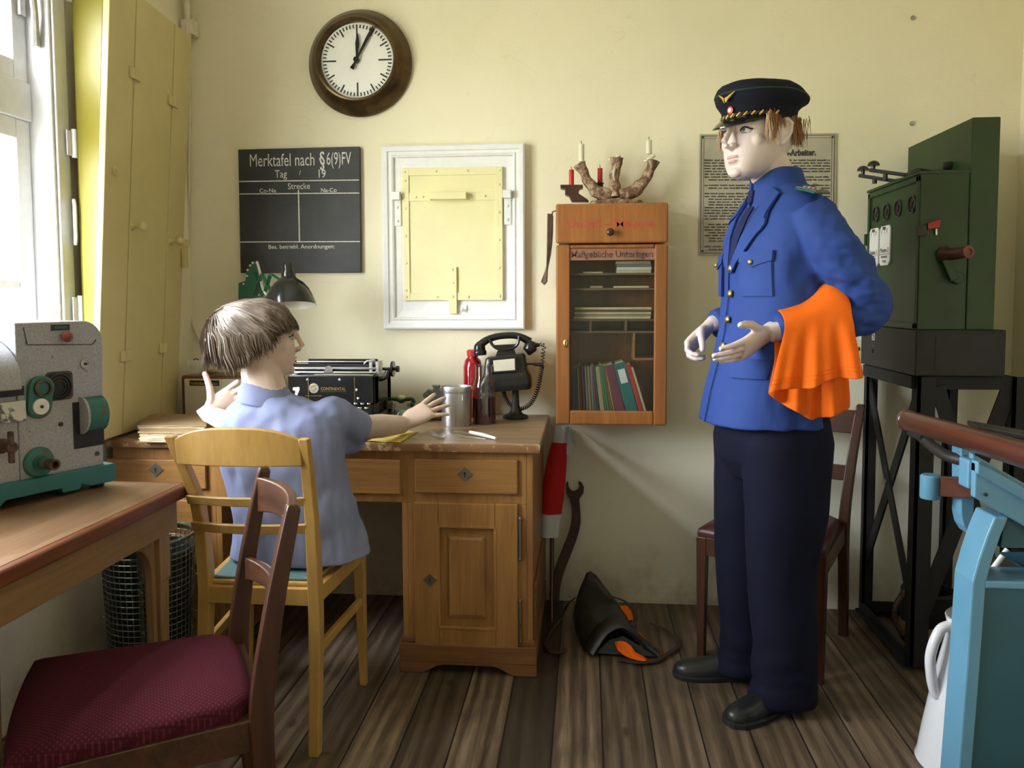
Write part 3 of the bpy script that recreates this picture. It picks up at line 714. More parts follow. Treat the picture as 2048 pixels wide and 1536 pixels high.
# ---- folding window shutters
def shutters():
    o = Vector((-1.60, 2.6, .79)); t = thing('window_shutter', 'tall folded khaki and yellow shutter leaves between window and corner', 'shutter', o)
    zb, zt = .792, 2.262
    def rid(z): return Vector((lerp(-1.592, -1.490, (z-.79)/1.47), 2.42, z))
    def far(z): return Vector((lerp(-1.640, -1.535, (z-.79)/1.47), 3.02, z))
    def hin(z): return Vector((-1.634, 2.468, z))
    def leaf(f, f0, f1, name, mat, th=.022, inn=0.0):
        p = [f(zb, f0), f(zb, f1), f(zt, f1), f(zt, f0)]
        n = (p[1]-p[0]).cross(p[3]-p[0]).normalized()*th
        return B().loft([[q-o for q in p], [q+n-o for q in p]]).build(name, mat, t, bevel=.003)
    K = lambda z, f: lerp(rid(z), far(z), f)
    q1 = leaf(lambda z, f: lerp(hin(z), rid(z), f), 0.03, .985, 'window_leaf', 'shutter_yellow', -.020)
    F_ = [0.0, .275, .285, .755, .765, 1.0]
    lv = [leaf(K, F_[i], F_[i+1], 'folded_leaf', 'shutter_paint', .022) for i in (0, 2, 4)]
    nr = (far(1.5)-rid(1.5)).cross(Z_).normalized(); nr = nr if nr.x > 0 else -nr
    ax = (far(1.5)-rid(1.5)).normalized()
    for f, z in ((.28, 2.0), (.76, 1.98), (.28, 1.06), (.76, 1.07)):
        p = K(z, f)+nr*.025-o
        B().box(p, (.006, .075, .035), Matrix(((nr.x, ax.x, 0), (nr.y, ax.y, 0), (0, 0, 1)))).cyl(p+nr*.002+Vector((0, 0, -.018)), p+nr*.002+Vector((0, 0, .018)), .007, seg=10).build('strap_hinge', 'shutter_paint', t, bevel=.001)
    for f, z in ((.31, 1.50), (.80, 1.47)):
        p = K(z, f)+nr*.022-o; k = B()
        k.lathe([(.014, 0), (.008, .004), (.007, .022), (.014, .030), (.016, .040), (.011, .048), (.001, .050)], p, nr, 18); k.build('knob', 'shutter_paint', t, smooth=60)
    p = K(1.67, .09)+nr*.022-o; k = B(); k.lathe([(.011, 0), (.010, .005), (.001, .007)], p, nr, 14)
    k.tube([p+nr*.006+ax*(.011*math.cos(a))+Vector((0, 0, -.010+.011*math.sin(a))) for a in [2*math.pi*i/16 for i in range(17)]], .002, 6); k.build('pull_ring', 'shutter_paint', t, smooth=60)
    p = K(1.42, .98)+nr*.022-o; k = B().box(p+nr*.012, (.02, .02, .09)).box(p+nr*.02+Vector((0, 0, .05)), (.012, .012, .03)); k.build('bolt_catch', 'shutter_paint', t, bevel=.002)
    for z in (2.24, 1.75, 1.22):
        p = hin(z)-o+Vector((.004, -.012, 0)); B().cyl(p+Vector((0, 0, -.045)), p+Vector((0, 0, .045)), .009, seg=12).box(p+Vector((-.008, -.012, 0)), (.004, .03, .08)).build('hinge', 'window_paint', t, bevel=.001)
    k = B().tube([hin(1.57)-o+Vector((.0, -.02, 0)), hin(1.55)-o+Vector((.012, -.035, 0)), hin(1.45)-o+Vector((.012, -.035, 0)), hin(1.43)-o+Vector((.0, -.02, 0))], .006, 8)
    k.build('pull_handle', 'window_paint', t, smooth=60)
shutters()
# ---- cables in the corner
def cables():
    a = [Vector((-1.651, 3.20, 2.94)), Vector((-1.651, 3.20, 2.3)), Vector((-1.652, 3.235, 1.4))]
    b = B().tube(catmull([Vector((-1.635, 3.241, 2.84)), Vector((-1.635, 3.241, 2.2)), at(376, 560, 3.243), at(378, 620, 3.243), at(388, 655, 3.243), at(402, 684, 3.243), at(418, 720, 3.243), at(420, 800, 3.243)], 6), .0055, 8)
    tag(b.build('wall_cable', 'cream_cable', None, smooth=60), 'thin cream cable running down the room corner behind the radio', 'cable')
    b = B().tube([(-1.62, 3.205, 2.84), (-1.62, 3.205, 2.30)], .012, 10).box((-1.62, 3.22, 2.36), (.05, .05, .06))
    tag(b.build('conduit', 'cream_cable', None, smooth=40), 'cream painted conduit with small junction box above the shutters', 'conduit')
plain('cream_cable', (.68, .62, .46), .5)
cables()
for (x, y) in ((1826, 36), (1824, 247)):
    p = at(x, y, YB); k = B().lathe([(.009, 0), (.009, .004), (.004, .006), (.001, .006)], p, (0, -1, 0), 12).build('wall_plug', 'steel_dull', None, smooth=40)
    tag(k, 'small grey screw plug in the wall '+('high above the green apparatus' if y < 100 else 'just above the green levers'), 'screw')
# ================================================================ desk
DZ = .778; DY0, DY1 = 2.56, 3.235
wood('desk_top_wood', (.20, .125, .065), (.38, .26, .15), 'X', .38, coat=.1, fine=1.2)
def esc(b, p, s=1.0):
    """diamond keyhole plate facing -Y"""
    pts = []
    for i in range(16):
        a = 2*math.pi*i/16; r = .0215 if i % 4 == 0 else .0150 if i % 2 == 0 else .0150
        pts.append((r*1.15*s*math.cos(a), r*s*math.sin(a)))
    b.prism(pts, p, X_, Z_, .0022); return b
worn('old_iron_plate', (.20, .18, .15), (.08, .06, .04), .4, .6, 60, .7)
def keyplate(p, par, s=1.0):
    k = esc(B(), p, s).build('keyhole_plate', 'old_iron_plate', par)
    h = B().lathe([(.0032*s, 0), (.0032*s, .0006), (.0001, .0006)], Vector(p)+Vector((0, -.0022, .003*s)), (0, -1, 0), 12)
    h.bb(Vector(p)+Vector((-.0014*s, -.0030, -.009*s)), Vector(p)+Vector((.0014*s, -.0022, .002*s))); h.build('keyhole', 'black_void', k)
def desk():
    x0, x1 = -1.622, -.147
    o = Vector(((x0+x1)/2, (DY0+DY1)/2, 0)); t = thing('writing_desk', 'old brown wooden pedestal desk against the back wall', 'desk', o)
    yc = DY0+.022                                                   # face of the carcass
    L = lambda x, y, dy=0.0: at(x, y, yc+dy)-o
    A = lambda p: Vector(p)-o
    # worktop with a worn lip
    tp = B().bb(A((x0, DY0, DZ-.027)), A((x1, DY1, DZ)))
    tp.build('desk_top', 'desk_top_wood', t, bevel=.004, seg=2)
    lp = B(); rg = random.Random(3); n = 120; rings = []
    for i in range(n+1):
        x = lerp(x0, x1, i/n); w = mnoise.noise(Vector((x*22, 0, 3)))*.003
        rings.append([A((x, DY0+.004, DZ-.0275)), A((x, DY0-.007+w, DZ-.026)), A((x, DY0-.009+w, DZ-.012)), A((x, DY0-.006+w*1.4, DZ-.002+w*.25)), A((x, DY0+.004, DZ-.0005))])
    lp.loft(rings)
    worn('worn_edge', (.24, .115, .04), (.46, .31, .17), .55, .53, 30); lp.build('worn_front_edge', 'worn_edge', t, smooth=50)
    # carcass
    zu = DZ-.027
    xpl = L(443, 1000).x; xpr = L(805, 1100).x; xr = L(1066, 1100).x; xl = x0-o.x+.004
    za = L(805, 1005).z; zp = .105
    c = B(); yb = DY1-.02-o.y; yf = yc-o.y
    c.bb((xl+.02, yf, za), (xr-.02, yf+.02, zu))                              # front rail band
    c.bb((xr-.020, yf, zp), (xr, yb, zu)); c.bb((xpr, yf, zp), (xpr+.020, yb, za)); c.bb((xpr+.02, yf, zp), (xr-.02, yf+.02, za)); c.bb((xpr, yb-.012, zp), (xr, yb, za))
    c.bb((xl, yf, zp), (xl+.02, yb, zu)); c.bb((xpl-.020, yf, zp), (xpl, yb, za)); c.bb((xl+.02, yf, zp), (xpl-.02, yf+.02, za)); c.bb((xl, yb-.012, zp), (xpl, yb, za))
    c.build('carcass', 'desk_wood_upright', t, bevel=.002)
    c = B().bb((xl, yf+.02, zu-.012), (xr, yb, zu-.001)); c.build('under_frame', 'desk_wood', t)
    def drawer(xa, ya, xb, yb_, key=None):
        a, b = L(xa, yb_), L(xb, ya)
        d = B().bb((a.x, yf-.013, a.z), (b.x, yf+.001, b.z)).build('drawer', 'desk_wood', t, bevel=.004, seg=3)
        if key: p = L(*key); keyplate((p.x, yf-.013, p.z), d, 1.15)
        return d
    drawer(831, 919, 1036, 984, (931, 947)); drawer(470, 918, 802, 981); drawer(218, 919, 414, 973, (316, 938))
    ys = [(1000, 1045), (1070, 1122), (1145, 1196), (1220, 1275)]
    for a, b in ys: drawer(222, a, 418, b, ((316, (a+b)/2)))
    # door
    a, b = L(832, 1297), L(1036, 1007)
    dr = B(); dw, dh = b.x-a.x, b.z-a.z; cx, cz = (a.x+b.x)/2, (a.z+b.z)/2
    i0, i1 = L(880, 1252), L(991, 1053)
    dr.bb((a.x, yf-.014, a.z), (i0.x, yf+.002, b.z)).bb((i1.x, yf-.014, a.z), (b.x, yf+.002, b.z)).bb((i0.x, yf-.014, a.z), (i1.x, yf+.002, i0.z)).bb((i0.x, yf-.014, i1.z), (i1.x, yf+.002, b.z))
    d = dr.build('door', 'desk_wood_upright', t, bevel=.003)
    j0, j1 = L(905, 1226), L(964, 1079)
    def rect(p, q, y): return [Vector((p.x, y, p.z)), Vector((q.x, y, p.z)), Vector((q.x, y, q.z)), Vector((p.x, y, q.z))]
    e = Vector((.010, 0, .010))
    pn = B().loft([rect(i0, i1, yf+.006), rect(i0, i1, yf-.001), rect(i0+e, i1-e, yf+.002), rect(j0-e, j1+e, yf-.001), rect(j0-e*.9, j1+e*.9, yf-.008), rect(j0, j1, yf-.011)])
    pn.build('door_panel', 'desk_wood_upright', d)
    fr = B(); w = .006
    for p, q in (((i0.x, i0.z), (i1.x, i0.z)), ((i1.x, i0.z), (i1.x, i1.z)), ((i1.x, i1.z), (i0.x, i1.z)), ((i0.x, i1.z), (i0.x, i0.z))): fr.bar((p[0], yf-.011, p[1]), (q[0], yf-.011, q[1]), .010, .010, (0, 1, 0))
    fr.build('panel_moulding', 'desk_wood_upright', d, bevel=.002)
    p = L(861, 1157); keyplate((p.x, yf-.014, p.z), d, 1.0)
    for ya, yb_ in ((1036, 1116), (1200, 1280)):
        p, q = L(1041, ya), L(1041, yb_); h = B().cyl((p.x, yf-.010, p.z), (p.x, yf-.010, q.z), .005, seg=12)
        h.ell((p.x, yf-.010, p.z), (.006, .006, .008), seg=10, nr=6).ell((p.x, yf-.010, q.z), (.006, .006, .008), seg=10, nr=6); h.build('hinge', 'old_iron_plate', d, smooth=50)
    # plinths with bracket feet
    wood('plinth_wood', (.14, .055, .018), (.28, .125, .045), 'X', .5)
    for xa, xb in ((xpr, xr), (xl, xpl)):
        q = B(); f = yf-.018
        q.bb((xa-.006, yf-.006, .100), (xb+.006, yb, .118)); q.bb((xa-.012, f, .040), (xb+.012, yb, .100))
        n = 14; out = [(xa-.012, .040), (xb+.012, .040), (xb+.012, 0), (xb-.060, 0)]
        for i in range(n+1):
            s = i/n; x = lerp(xb-.075, xa+.075, s); out.append((x, .030*min(1, 5*min(s, 1-s)+.15)))
        out += [(xa+.060, 0), (xa-.012, 0)]
        q.prism([(x, z) for x, z in out][::-1], (0, f+.02, 0), X_, Z_, .018)
        q.bb((xa-.012, yb-.03, 0), (xa+.05, yb, .04)).bb((xb-.05, yb-.03, 0), (xb+.012, yb, .04))
        q.build('plinth', 'plinth_wood', t, bevel=.003)
    # side moulding
    B().bb((xr, yf+.01, .118), (xr+.010, yb, .30)).build('side_moulding', 'plinth_wood', t, bevel=.003)
desk()
# ================================================================ things on the desk
def telephone():
    base = atz(1031, 826, DZ); base.y = 3.135; base.z = DZ; YP = base.y
    base.x = at(1031, 826, YP).x
    t = thing('telephone', 'black desk telephone on a column stand with handset on its cradle', 'telephone', base); o = base
    L = lambda x, y, d=0.0: at(x, y, YP+d)-o
    B().lathe([(.001, 0), (.050, 0), (.051, .006), (.046, .012), (.030, .018), (.021, .030), (.016, .05), (.0125, .11), (.012, .125), (.001, .125)], seg=32).build('stand', 'dark_metal', t, smooth=45)
    # body: slices between the left and right outline
    rows = [(711, 976, 1047, .050), (714, 972, 1051, .056), (728, 970, 1053, .062), (742, 969, 1055, .068), (750, 966, 1059, .078), (756, 962, 1062, .088), (764, 960, 1063.5, .092), (775, 958.5, 1064, .092), (781, 961, 1062, .088)]
    rings = []
    for y, xa, xb, dp in rows:
        tilt = -6.0*(1 if y < 760 else 1)
        a, b = L(xa, y+3), L(xb, y-5); c = (a+b)/2; hw = (b.x-a.x)/2; n = 28; r = []
        for k in range(n):
            th = 2*math.pi*k/n; cs, sn = math.cos(th), math.sin(th)
            px_ = hw*math.copysign(abs(cs)**.32, cs); py_ = math.copysign(abs(sn)**.32, sn)
            yy = -dp*.55 if py_ < 0 else .055
            r.append(Vector((c.x+px_, yy*abs(py_), lerp(a.z, b.z, (px_/hw+1)/2))))
        rings.append(r)
    body = B().loft(rings).build('body', 'bakelite', t, smooth=35)
    pf = L(1008, 729).y
    def quad(pts, y0_, y1_): return [L(x, y, y0_) for x, y in pts], [L(x, y, y1_) for x, y in pts]
    f, b = quad([(979, 717), (1033, 713), (1035, 743), (981, 747)], -.046, -.028); B().loft([f, b]).build('label_frame', 'bakelite', t, bevel=.001)
    plain('card_paper', (.66, .62, .48), .6, var=.05)
    f, b = quad([(986, 721), (1029, 717), (1030, 740), (988, 743)], -.0475, -.045); B().loft([f, b]).build('label_card', 'card_paper', t)
    # cradle
    k = B(); k.loft([[L(x, y, -.022) for x, y in ((990, 716), (1033, 712), (1029, 699), (995, 701))], [L(x, y, .022) for x, y in ((990, 716), (1033, 712), (1029, 699), (995, 701))]])
    for d in (-.03, .03):
        cp = catmull([L(x, y, d) for x, y in ((978, 677), (985, 690), (995, 697), (1012, 699), (1028, 695), (1036, 686), (1038, 672))], 5); k.tube(cp, [.006]*len(cp), 8)
    k.loft([[L(x, y, -.030) for x, y in ((989, 690), (1031, 688), (1028, 699), (995, 700))], [L(x, y, .030) for x, y in ((989, 690), (1031, 688), (1028, 699), (995, 700))]])
    k.build('cradle', 'bakelite', t, smooth=40)
    # handset
    h = B(); pts = [(958, 692), (972, 681), (990, 674), (1010, 671), (1030, 671), (1046, 676), (1060, 684)]
    cp = catmull([L(*p) for p in pts], 5); n = len(cp); h.tube(cp, [.0135+.004*abs(2*i/(n-1)-1)**3 for i in range(n)], 14)
    def cup(c, d, s):
        d = Vector(d).normalized(); h.lathe([(.001, -.018), (.016, -.016), (.022, -.006), (.0235, .004), (.0235, .010), (.0265, .012), (.028, .020), (.026, .030), (.001, .033)] if s else [(.001, -.018), (.017, -.014), (.023, -.004), (.025, .006), (.027, .012), (.026, .020), (.017, .028), (.006, .040), (.001, .041)], c, d, 24)
    cup(L(959, 695), (.05, 0, -1), True); cup(L(1061, 690), (-.12, 0, -1), False)
    h.tube([L(1066, 690), L(1080, 690)], [.012, .006], 10)
    h.build('handset', 'bakelite', t, smooth=50)
    # plug at the right
    B().tube([L(1050, 728), L(1066, 728), L(1066.5, 728), L(1072, 729), L(1087, 729)], [.004, .004, .006, .007, .0085], 12).build('plug', 'bakelite', t, smooth=40)
    def coil(pts, turns, rad, wr, name):
        cp = catmull([L(*p) for p in pts], 10); n = len(cp); N = turns*9; out = []; prev = Vector((0, 1, 0))
        for i in range(N+1):
            s = i/N*(n-1); j = min(int(s), n-2); p = cp[j].lerp(cp[j+1], s-j); d = (cp[j+1]-cp[j]).normalized()
            a = (prev-d*prev.dot(d)).normalized(); prev = a; b = d.cross(a); th = 2*math.pi*turns*i/N
            rr = rad(i/N) if callable(rad) else rad
            out.append(p+a*math.cos(th)*rr+b*math.sin(th)*rr)
        B().tube(out, wr, 5).build(name, 'bakelite', t, smooth=80)
    coil([(1080, 688), (1088, 692), (1086, 705), (1085, 716), (1085, 727)], 7, .0075, .0019, 'cord')
    coil([(1084, 733), (1081, 752), (1076, 775), (1068, 797), (1055, 812), (1038, 818), (1022, 811), (1011, 796), (1007, 783), (1009, 778)], 44, .0080, .0021, 'cord')
telephone()
def desk_items():
    # aluminium canister
    p = atz(913, 851, DZ); t = thing('canister', 'dull aluminium canister on the desk beside the outstretched hand', 'canister', p)
    q = NT('aluminium'); v = q.obj((60, 60, 2)); f = q.noise(v, 2, 5); q.set(q.ramp(f, [(.3, (.46, .47, .48)), (.7, (.66, .67, .68))]), .33, 1); q.bump(f, .08, .001)
    r = 30.5*p.y/1600; hgt = at(913, 772, p.y).z-DZ
    B().lathe([(.001, 0), (r*.97, 0), (r, .004), (r, hgt-.012), (.001, hgt-.012)], seg=48, sy=.8).build('body', q.m, t, smooth=40)
    B().lathe([(r*1.03, hgt-.024), (r*1.045, hgt-.022), (r*1.045, hgt-.004), (r*1.03, hgt), (r*.99, hgt), (r*.97, hgt-.006), (.001, hgt-.006)], seg=48, sy=.8).build('lid', q.m, t, smooth=40)
    B().tube([(r*.55, -r*.70, hgt-.030), (r*.55, -r*.76, hgt-.030), (r*.55, -r*.76, hgt-.048), (r*.55, -r*.70, hgt-.048)], .0022, 6).build('lug', q.m, t)
    # jar of dark red liquid and the tall red bottle behind
    g3 = glass_mat('jar_glass', (.90, .88, .87), .10, .03, .8)
    plain('red_liquid', (.045, .003, .008), .08, var=.05); 
    p = atz(968, 838, DZ); p.y = min(p.y, 3.0); p.x = at(968, 838, p.y).x; t = thing('glass_jar', 'clear glass jar half full of dark red liquid behind the canister', 'jar', p)
    r = 24*p.y/1600; hl = at(968, 795, p.y).z-DZ; ht = at(960, 733, p.y).z-DZ
    B().lathe([(r, 0), (r, hl+.03), (r*.94, hl+.045), (r*.72, hl+.075), (r*.70, ht), (r*.78, ht+.002), (r*.78, ht+.008), (r*.66, ht+.008)], seg=40, caps=False).build('glass', g3.m, t, smooth=50)
    B().lathe([(.001, .003), (r*.96, .003), (r*.965, hl), (.001, hl)], seg=40).build('liquid', 'red_liquid', t, smooth=40)
    p = at(946, 800, 3.17); p.z = DZ; t = thing('red_bottle', 'tall red glass bottle between canister and telephone', 'bottle', p)
    r = 19*3.17/1600; h = at(950, 708, 3.17).z-DZ
    plain('red_bottle_red', (.28, .006, .012), .1, var=.1, **{'Coat Weight': .5})
    B().lathe([(.001, 0), (r, 0), (r, h*.80), (r*.85, h*.90), (r*.55, h*.95), (r*.55, h), (.001, h)], seg=36).build('glass', 'red_bottle_red', t, smooth=50)
    B().lathe([(r*.62, h*.965), (r*.66, h+.012), (r*.5, h+.018), (.001, h+.018)], seg=24).build('stopper', 'red_wax', t, smooth=40)
    # fork and knife
    def flatpath(name, lab, cat, pts, ws, mat, th=.0022, zz=None):
        a = atz(*pts[len(pts)//2], DZ); t = thing(name, lab, cat, a); return t, [atz(x, y, DZ)-a for x, y in pts]
    t, P = flatpath('fork', 'steel fork lying on the desk, tines pointing left', 'fork', [(872, 874), (884, 878), (896, 874), (930, 876), (971, 880)], 0, 'chrome')
    zs = [.004, .003, .010, .006, .0015]; b = B(); ws = [.019, .016, .006, .008, .010]; rings = []
    P2 = [Vector((q.x, q.y, z)) for q, z in zip(P, zs)]; cp = catmull(P2, 5); n = len(cp)
    for i, q in enumerate(cp):
        d = (cp[min(i+1, n-1)]-cp[max(i-1, 0)]); d.z = 0; s = d.normalized().cross(Z_); w = np.interp(i/(n-1), [0, .25, .5, .75, 1], ws)/2
        rings.append([q-s*w, q+s*w, q+s*w+Vector((0, 0, .002)), q-s*w+Vector((0, 0, .002))])
    b.loft(rings); d = (P2[0]-P2[1]); d.z = 0; d.normalize(); s = d.cross(Z_)
    b.build('handle', 'chrome', t, smooth=40)
    b = B()
    for k in range(4): c = P2[0]+s*((k-1.5)*.0052)+Vector((0, 0, .001)); b.tube([c-d*.002, c+d*.02+Vector((0, 0, .002)), c+d*.042+Vector((0, 0, .010))], [.0014, .0013, .0007], 6)
    b.build('tines', 'chrome', t, smooth=60)
    t, P = flatpath('table_knife', 'table knife with pale handle lying across the fork', 'knife', [(908, 869), (940, 871), (992, 880.5)], 0, 'chrome')
    b = B(); u = (P[1]-P[0]).normalized(); b.bar(P[0]+Vector((0, 0, .012)), P[1]+Vector((0, 0, .0115)), .014, .0015, mi=0); b.build('blade', 'chrome', t)
    b = B(); b.tube([P[1]+Vector((0, 0, .0115)), P[1].lerp(P[2], .5)+Vector((0, 0, .010)), P[2]+Vector((0, 0, .006))], [.0062, .0068, .0050], 12); b.build('handle', 'white_paint', t, smooth=50)
    # papers
    plain('yellow_paper', (.62, .50, .12), .8, var=.05)
    def sheet(name, lab, cat, corners, mat, amp=.004, z0=.0008, n=10, seed=0):
        c = [atz(x, y, DZ) for x, y in corners]; o = sum(c, Vector())/4; vs = []; fs = []
        for i in range(n+1):
            for j in range(n+1):
                s, q = i/n, j/n; p = c[0].lerp(c[1], q).lerp(c[3].lerp(c[2], q), s)-o
                p.z = z0+amp*abs(mnoise.noise(Vector((p.x*14+seed, p.y*14, 0))))*(1 if min(s, q, 1-s, 1-q) > .02 else .6); vs.append(p)
        for i in range(n):
            for j in range(n): k = i*(n+1)+j; fs.append((k, k+1, k+n+2, k+n+1))
        k = B().add(vs, fs).build(name, mat, None, solid=.0006, smooth=60); k.location = o; tag(k, lab, cat)
    sheet('yellow_sheet', 'yellow paper sheet at the desk edge under the outstretched arm', 'paper', [(735, 884), (800, 886), (838, 864), (770, 862)], 'yellow_paper', .012)
    q = sheet('white_sheet', 'crumpled white paper scrap left of the yellow sheet', 'paper', [(698, 885), (733, 884), (742, 872), (706, 871)], 'clean_paper', .03, seed=4)
    # ledgers
    wood('ledger_cover', (.20, .12, .06), (.36, .25, .13), 'X', .75, fine=.5)
    def ledger(name, lab, corners, z0, hh, seed, rag):
        c = [atz(x, y, DZ+z0+hh) for x, y in corners]; o = sum(c, Vector())/4; o.z = DZ+z0; t = thing(name, lab, 'ledger', o, 0, 'worn ledgers piled on the desk')
        L = [Vector((q.x-o.x, q.y-o.y, 0)) for q in c]
        B().loft([[p*1.0 for p in L], [p+Vector((0, 0, .003)) for p in L]]).build('back_cover', 'ledger_cover', t)
        b = B(); rg = random.Random(seed); m_ = int(hh/.003)
        for k in range(m_):
            z = .003+(hh-.006)*k/m_; s = .985-rag*rg.random(); e = (hh-.006)/m_*.93; ring = []
            pts = []
            for i in range(4):
                for j in range(9):
                    p = L[i].lerp(L[(i+1) % 4], j/9)*s; p = p+Vector((rg.uniform(-1, 1), rg.uniform(-1, 1), 0))*.0035; pts.append(p)
            b.loft([[p+Vector((0, 0, z)) for p in pts], [p+Vector((0, 0, z+e)) for p in pts]])
        b.build('pages', 'old_paper', t)
        B().loft([[p*1.01+Vector((0, 0, hh-.003)) for p in L], [p*1.01+Vector((0, 0, hh)) for p in L]]).build('front_cover', 'ledger_cover', t)
    ledger('ledger', 'thick worn ledger with ragged pages, lower one of the two', [(276, 864), (416, 866), (422, 834), (302, 832)], .0003, .034, 1, .035)
    ledger('ledger', 'thin worn ledger lying on top of the thick one', [(274, 851), (412, 851), (416, 829), (304, 827)], .0346, .014, 2, .02)
    # radio
    a, b_ = at(362, 828, 2.99), at(540, 752, 2.99); w = b_.x-a.x; hgt = at(430, 751, 2.99).z-DZ
    t = thing('radio', 'old brown radio with cream slatted front and black dial', 'radio', (a.x+w/2, 2.99, DZ))
    wood('radio_case', (.09, .03, .012), (.17, .06, .025), 'X', .3, coat=.3)
    B().bb((-w/2, .004, 0), (w/2, .16, hgt)).build('case', 'radio_case', t, bevel=.012, seg=4)
    plain('radio_cream', (.62, .57, .45), .45, var=.03)
    B().bb((-w/2+.018, -.002, .008), (w/2-.018, .006, hgt-.014)).build('front_panel', 'radio_cream', t, bevel=.002)
    gb = B()
    for i in range(13):
        z = .014+i*(hgt-.056)/13; gb.bb((-w/2+.026, -.006, z), (w/2-.026, -.001, z+.0045))
    gb.build('grille', 'radio_cream', t)
    xa = -w/2+.042; B().bb((xa, -.006, hgt-.040), (xa+.12, -.001, hgt-.019)).build('dial', 'black_gloss', t)
    B().bb((xa-.006, -.005, hgt-.045), (xa+.128, -.0015, hgt-.014)).build('dial_frame', 'radio_cream', t)
    db = B()
    for i in range(24): db.bb((xa+.006+i*.0046, -.0068, hgt-.036), (xa+.008+i*.0046, -.0059, hgt-.036+(.010 if i % 4 == 0 else .005)))
    db.bb((xa+.004, -.0068, hgt-.0285), (xa+.116, -.0059, hgt-.0275)); db.build('dial_marks', 'brass', t)
    ztop = DZ+hgt
    p = at(393, 748, 3.08); k = thing('small_box', 'small white cardboard box on top of the radio', 'box', (p.x, 3.08, ztop))
    B().bb((-.027, -.02, 0), (.022, .02, .052)).build('carton', 'clean_paper', k, bevel=.001)
    B().bb((-.018, -.0212, .018), (.012, -.0202, .036)).build('printed_label', 'card_paper', k)
    B().tube([(-.012, 0, .052), (-.004, 0, .058), (.006, 0, .057), (.012, 0, .052)], .002, 6).build('wire_loop', 'dark_metal', k)
    k = B(); k.ell((0, 0, .018), (.026, .018, .019), seg=18, nr=10); k.v = [tuple(Vector(q)*(1+.3*mnoise.noise(Vector(q)*70))) for q in k.v]; mz = min(q[2] for q in k.v)
    k = k.build('crumpled_paper', 'old_paper', None, smooth=30); k.location = (at(425, 745, 3.08).x, 3.08, ztop-mz); tag(k, 'crumpled tan paper beside the white box on the radio', 'paper')
    # enamel mug
    p = atz(812, 834, DZ); p.y = min(p.y, 3.0); p.x = at(810, 834, p.y).x; t = thing('mug', 'pale grey-blue enamel mug behind the outstretched hand', 'mug', p)
    plain('mug_enamel', (.42, .46, .46), .25, var=.05); r = 21*p.y/1600
    B().lathe([(.001, 0), (r*.95, 0), (r, .004), (r, .050), (r*1.04, .053), (r*.96, .053), (r*.94, .006), (.001, .006)], seg=32).build('body', 'mug_enamel', t, smooth=45)
    B().tube([(-r*.2-.006, -r*.98, .012), (-r*.2-.008, -r-.016, .016), (-r*.2-.008, -r-.018, .034), (-r*.2-.006, -r*.98, .042)], .004, 8).build('handle', 'mug_enamel', t, smooth=60)
    # green hole punch
    p = at(803, 834, 3.12); p.z = DZ; t = thing('hole_punch', 'dark green metal hole punch behind the mug', 'hole punch', p)
    plain('punch_green', (.035, .07, .035), .4, var=.2); s = 3.12/1600
    B().bb((-27*s, -.05, 0), (27*s, .05, .010)).build('base', 'punch_green', t, bevel=.003)
    for q_ in (-26, 20): B().bb((q_*s, -.02, .01), ((q_+6)*s, .02, .062)).build('side_frame', 'punch_green', t, bevel=.003)
    b = B().tube(catmull([(-27*s, 0, .058), (-22*s, 0, .074), (-8*s, 0, .072), (0, 0, .064), (8*s, 0, .072), (22*s, 0, .074), (27*s, 0, .058)], 5), .008, 10); b.build('lever', 'punch_green', t, smooth=60)
    [B().cyl((q_*s, 0, .01), (q_*s, 0, .056), .004).build('punch_pin', 'steel_dull', t, smooth=50) for q_ in (-14, 14)]
    B().ell((0, 0, .080), (.018, .016, .010)).build('knob', 'card_paper', t, smooth=60)
    # stamp with lugs on a wooden block
    p = at(868, 842, 3.08); p.z = DZ; s = 3.08/1600
    t = thing('wooden_block', 'dark brown wooden block behind the outstretched fingers', 'block', p)
    B().bb((-22*s, -.04, 0), (20*s, .04, .058)).build('block', 'dark_chair_wood', t, bevel=.006); B().bb((-.02, -.041, .02), (.02, -.0395, .035)).build('brass_plate', 'brass', t)
    t = thing('metal_stamp', 'grey metal stamping tool with lugs on the brown block', 'stamp', p+Vector((.004, 0, .0582)))
    worn('grey_iron', (.11, .10, .085), (.20, .15, .09), .45, .6, 40, .5)
    out = [(852, 808), (852, 780), (857, 776), (866, 778), (868, 772), (864, 768), (882, 768), (879, 774), (882, 778), (900, 776), (902, 808)]
    B().prism([((x-870)*s, (808-y)*s) for x, y in out], (0, .015, 0), X_, Z_, .03).build('body', 'grey_iron', t, bevel=.003)
    B().cyl((-15*s, -.025, .040), (-15*s, .02, .040), .014, seg=18).build('wheel', 'grey_iron', t, bevel=.002)
desk_items()
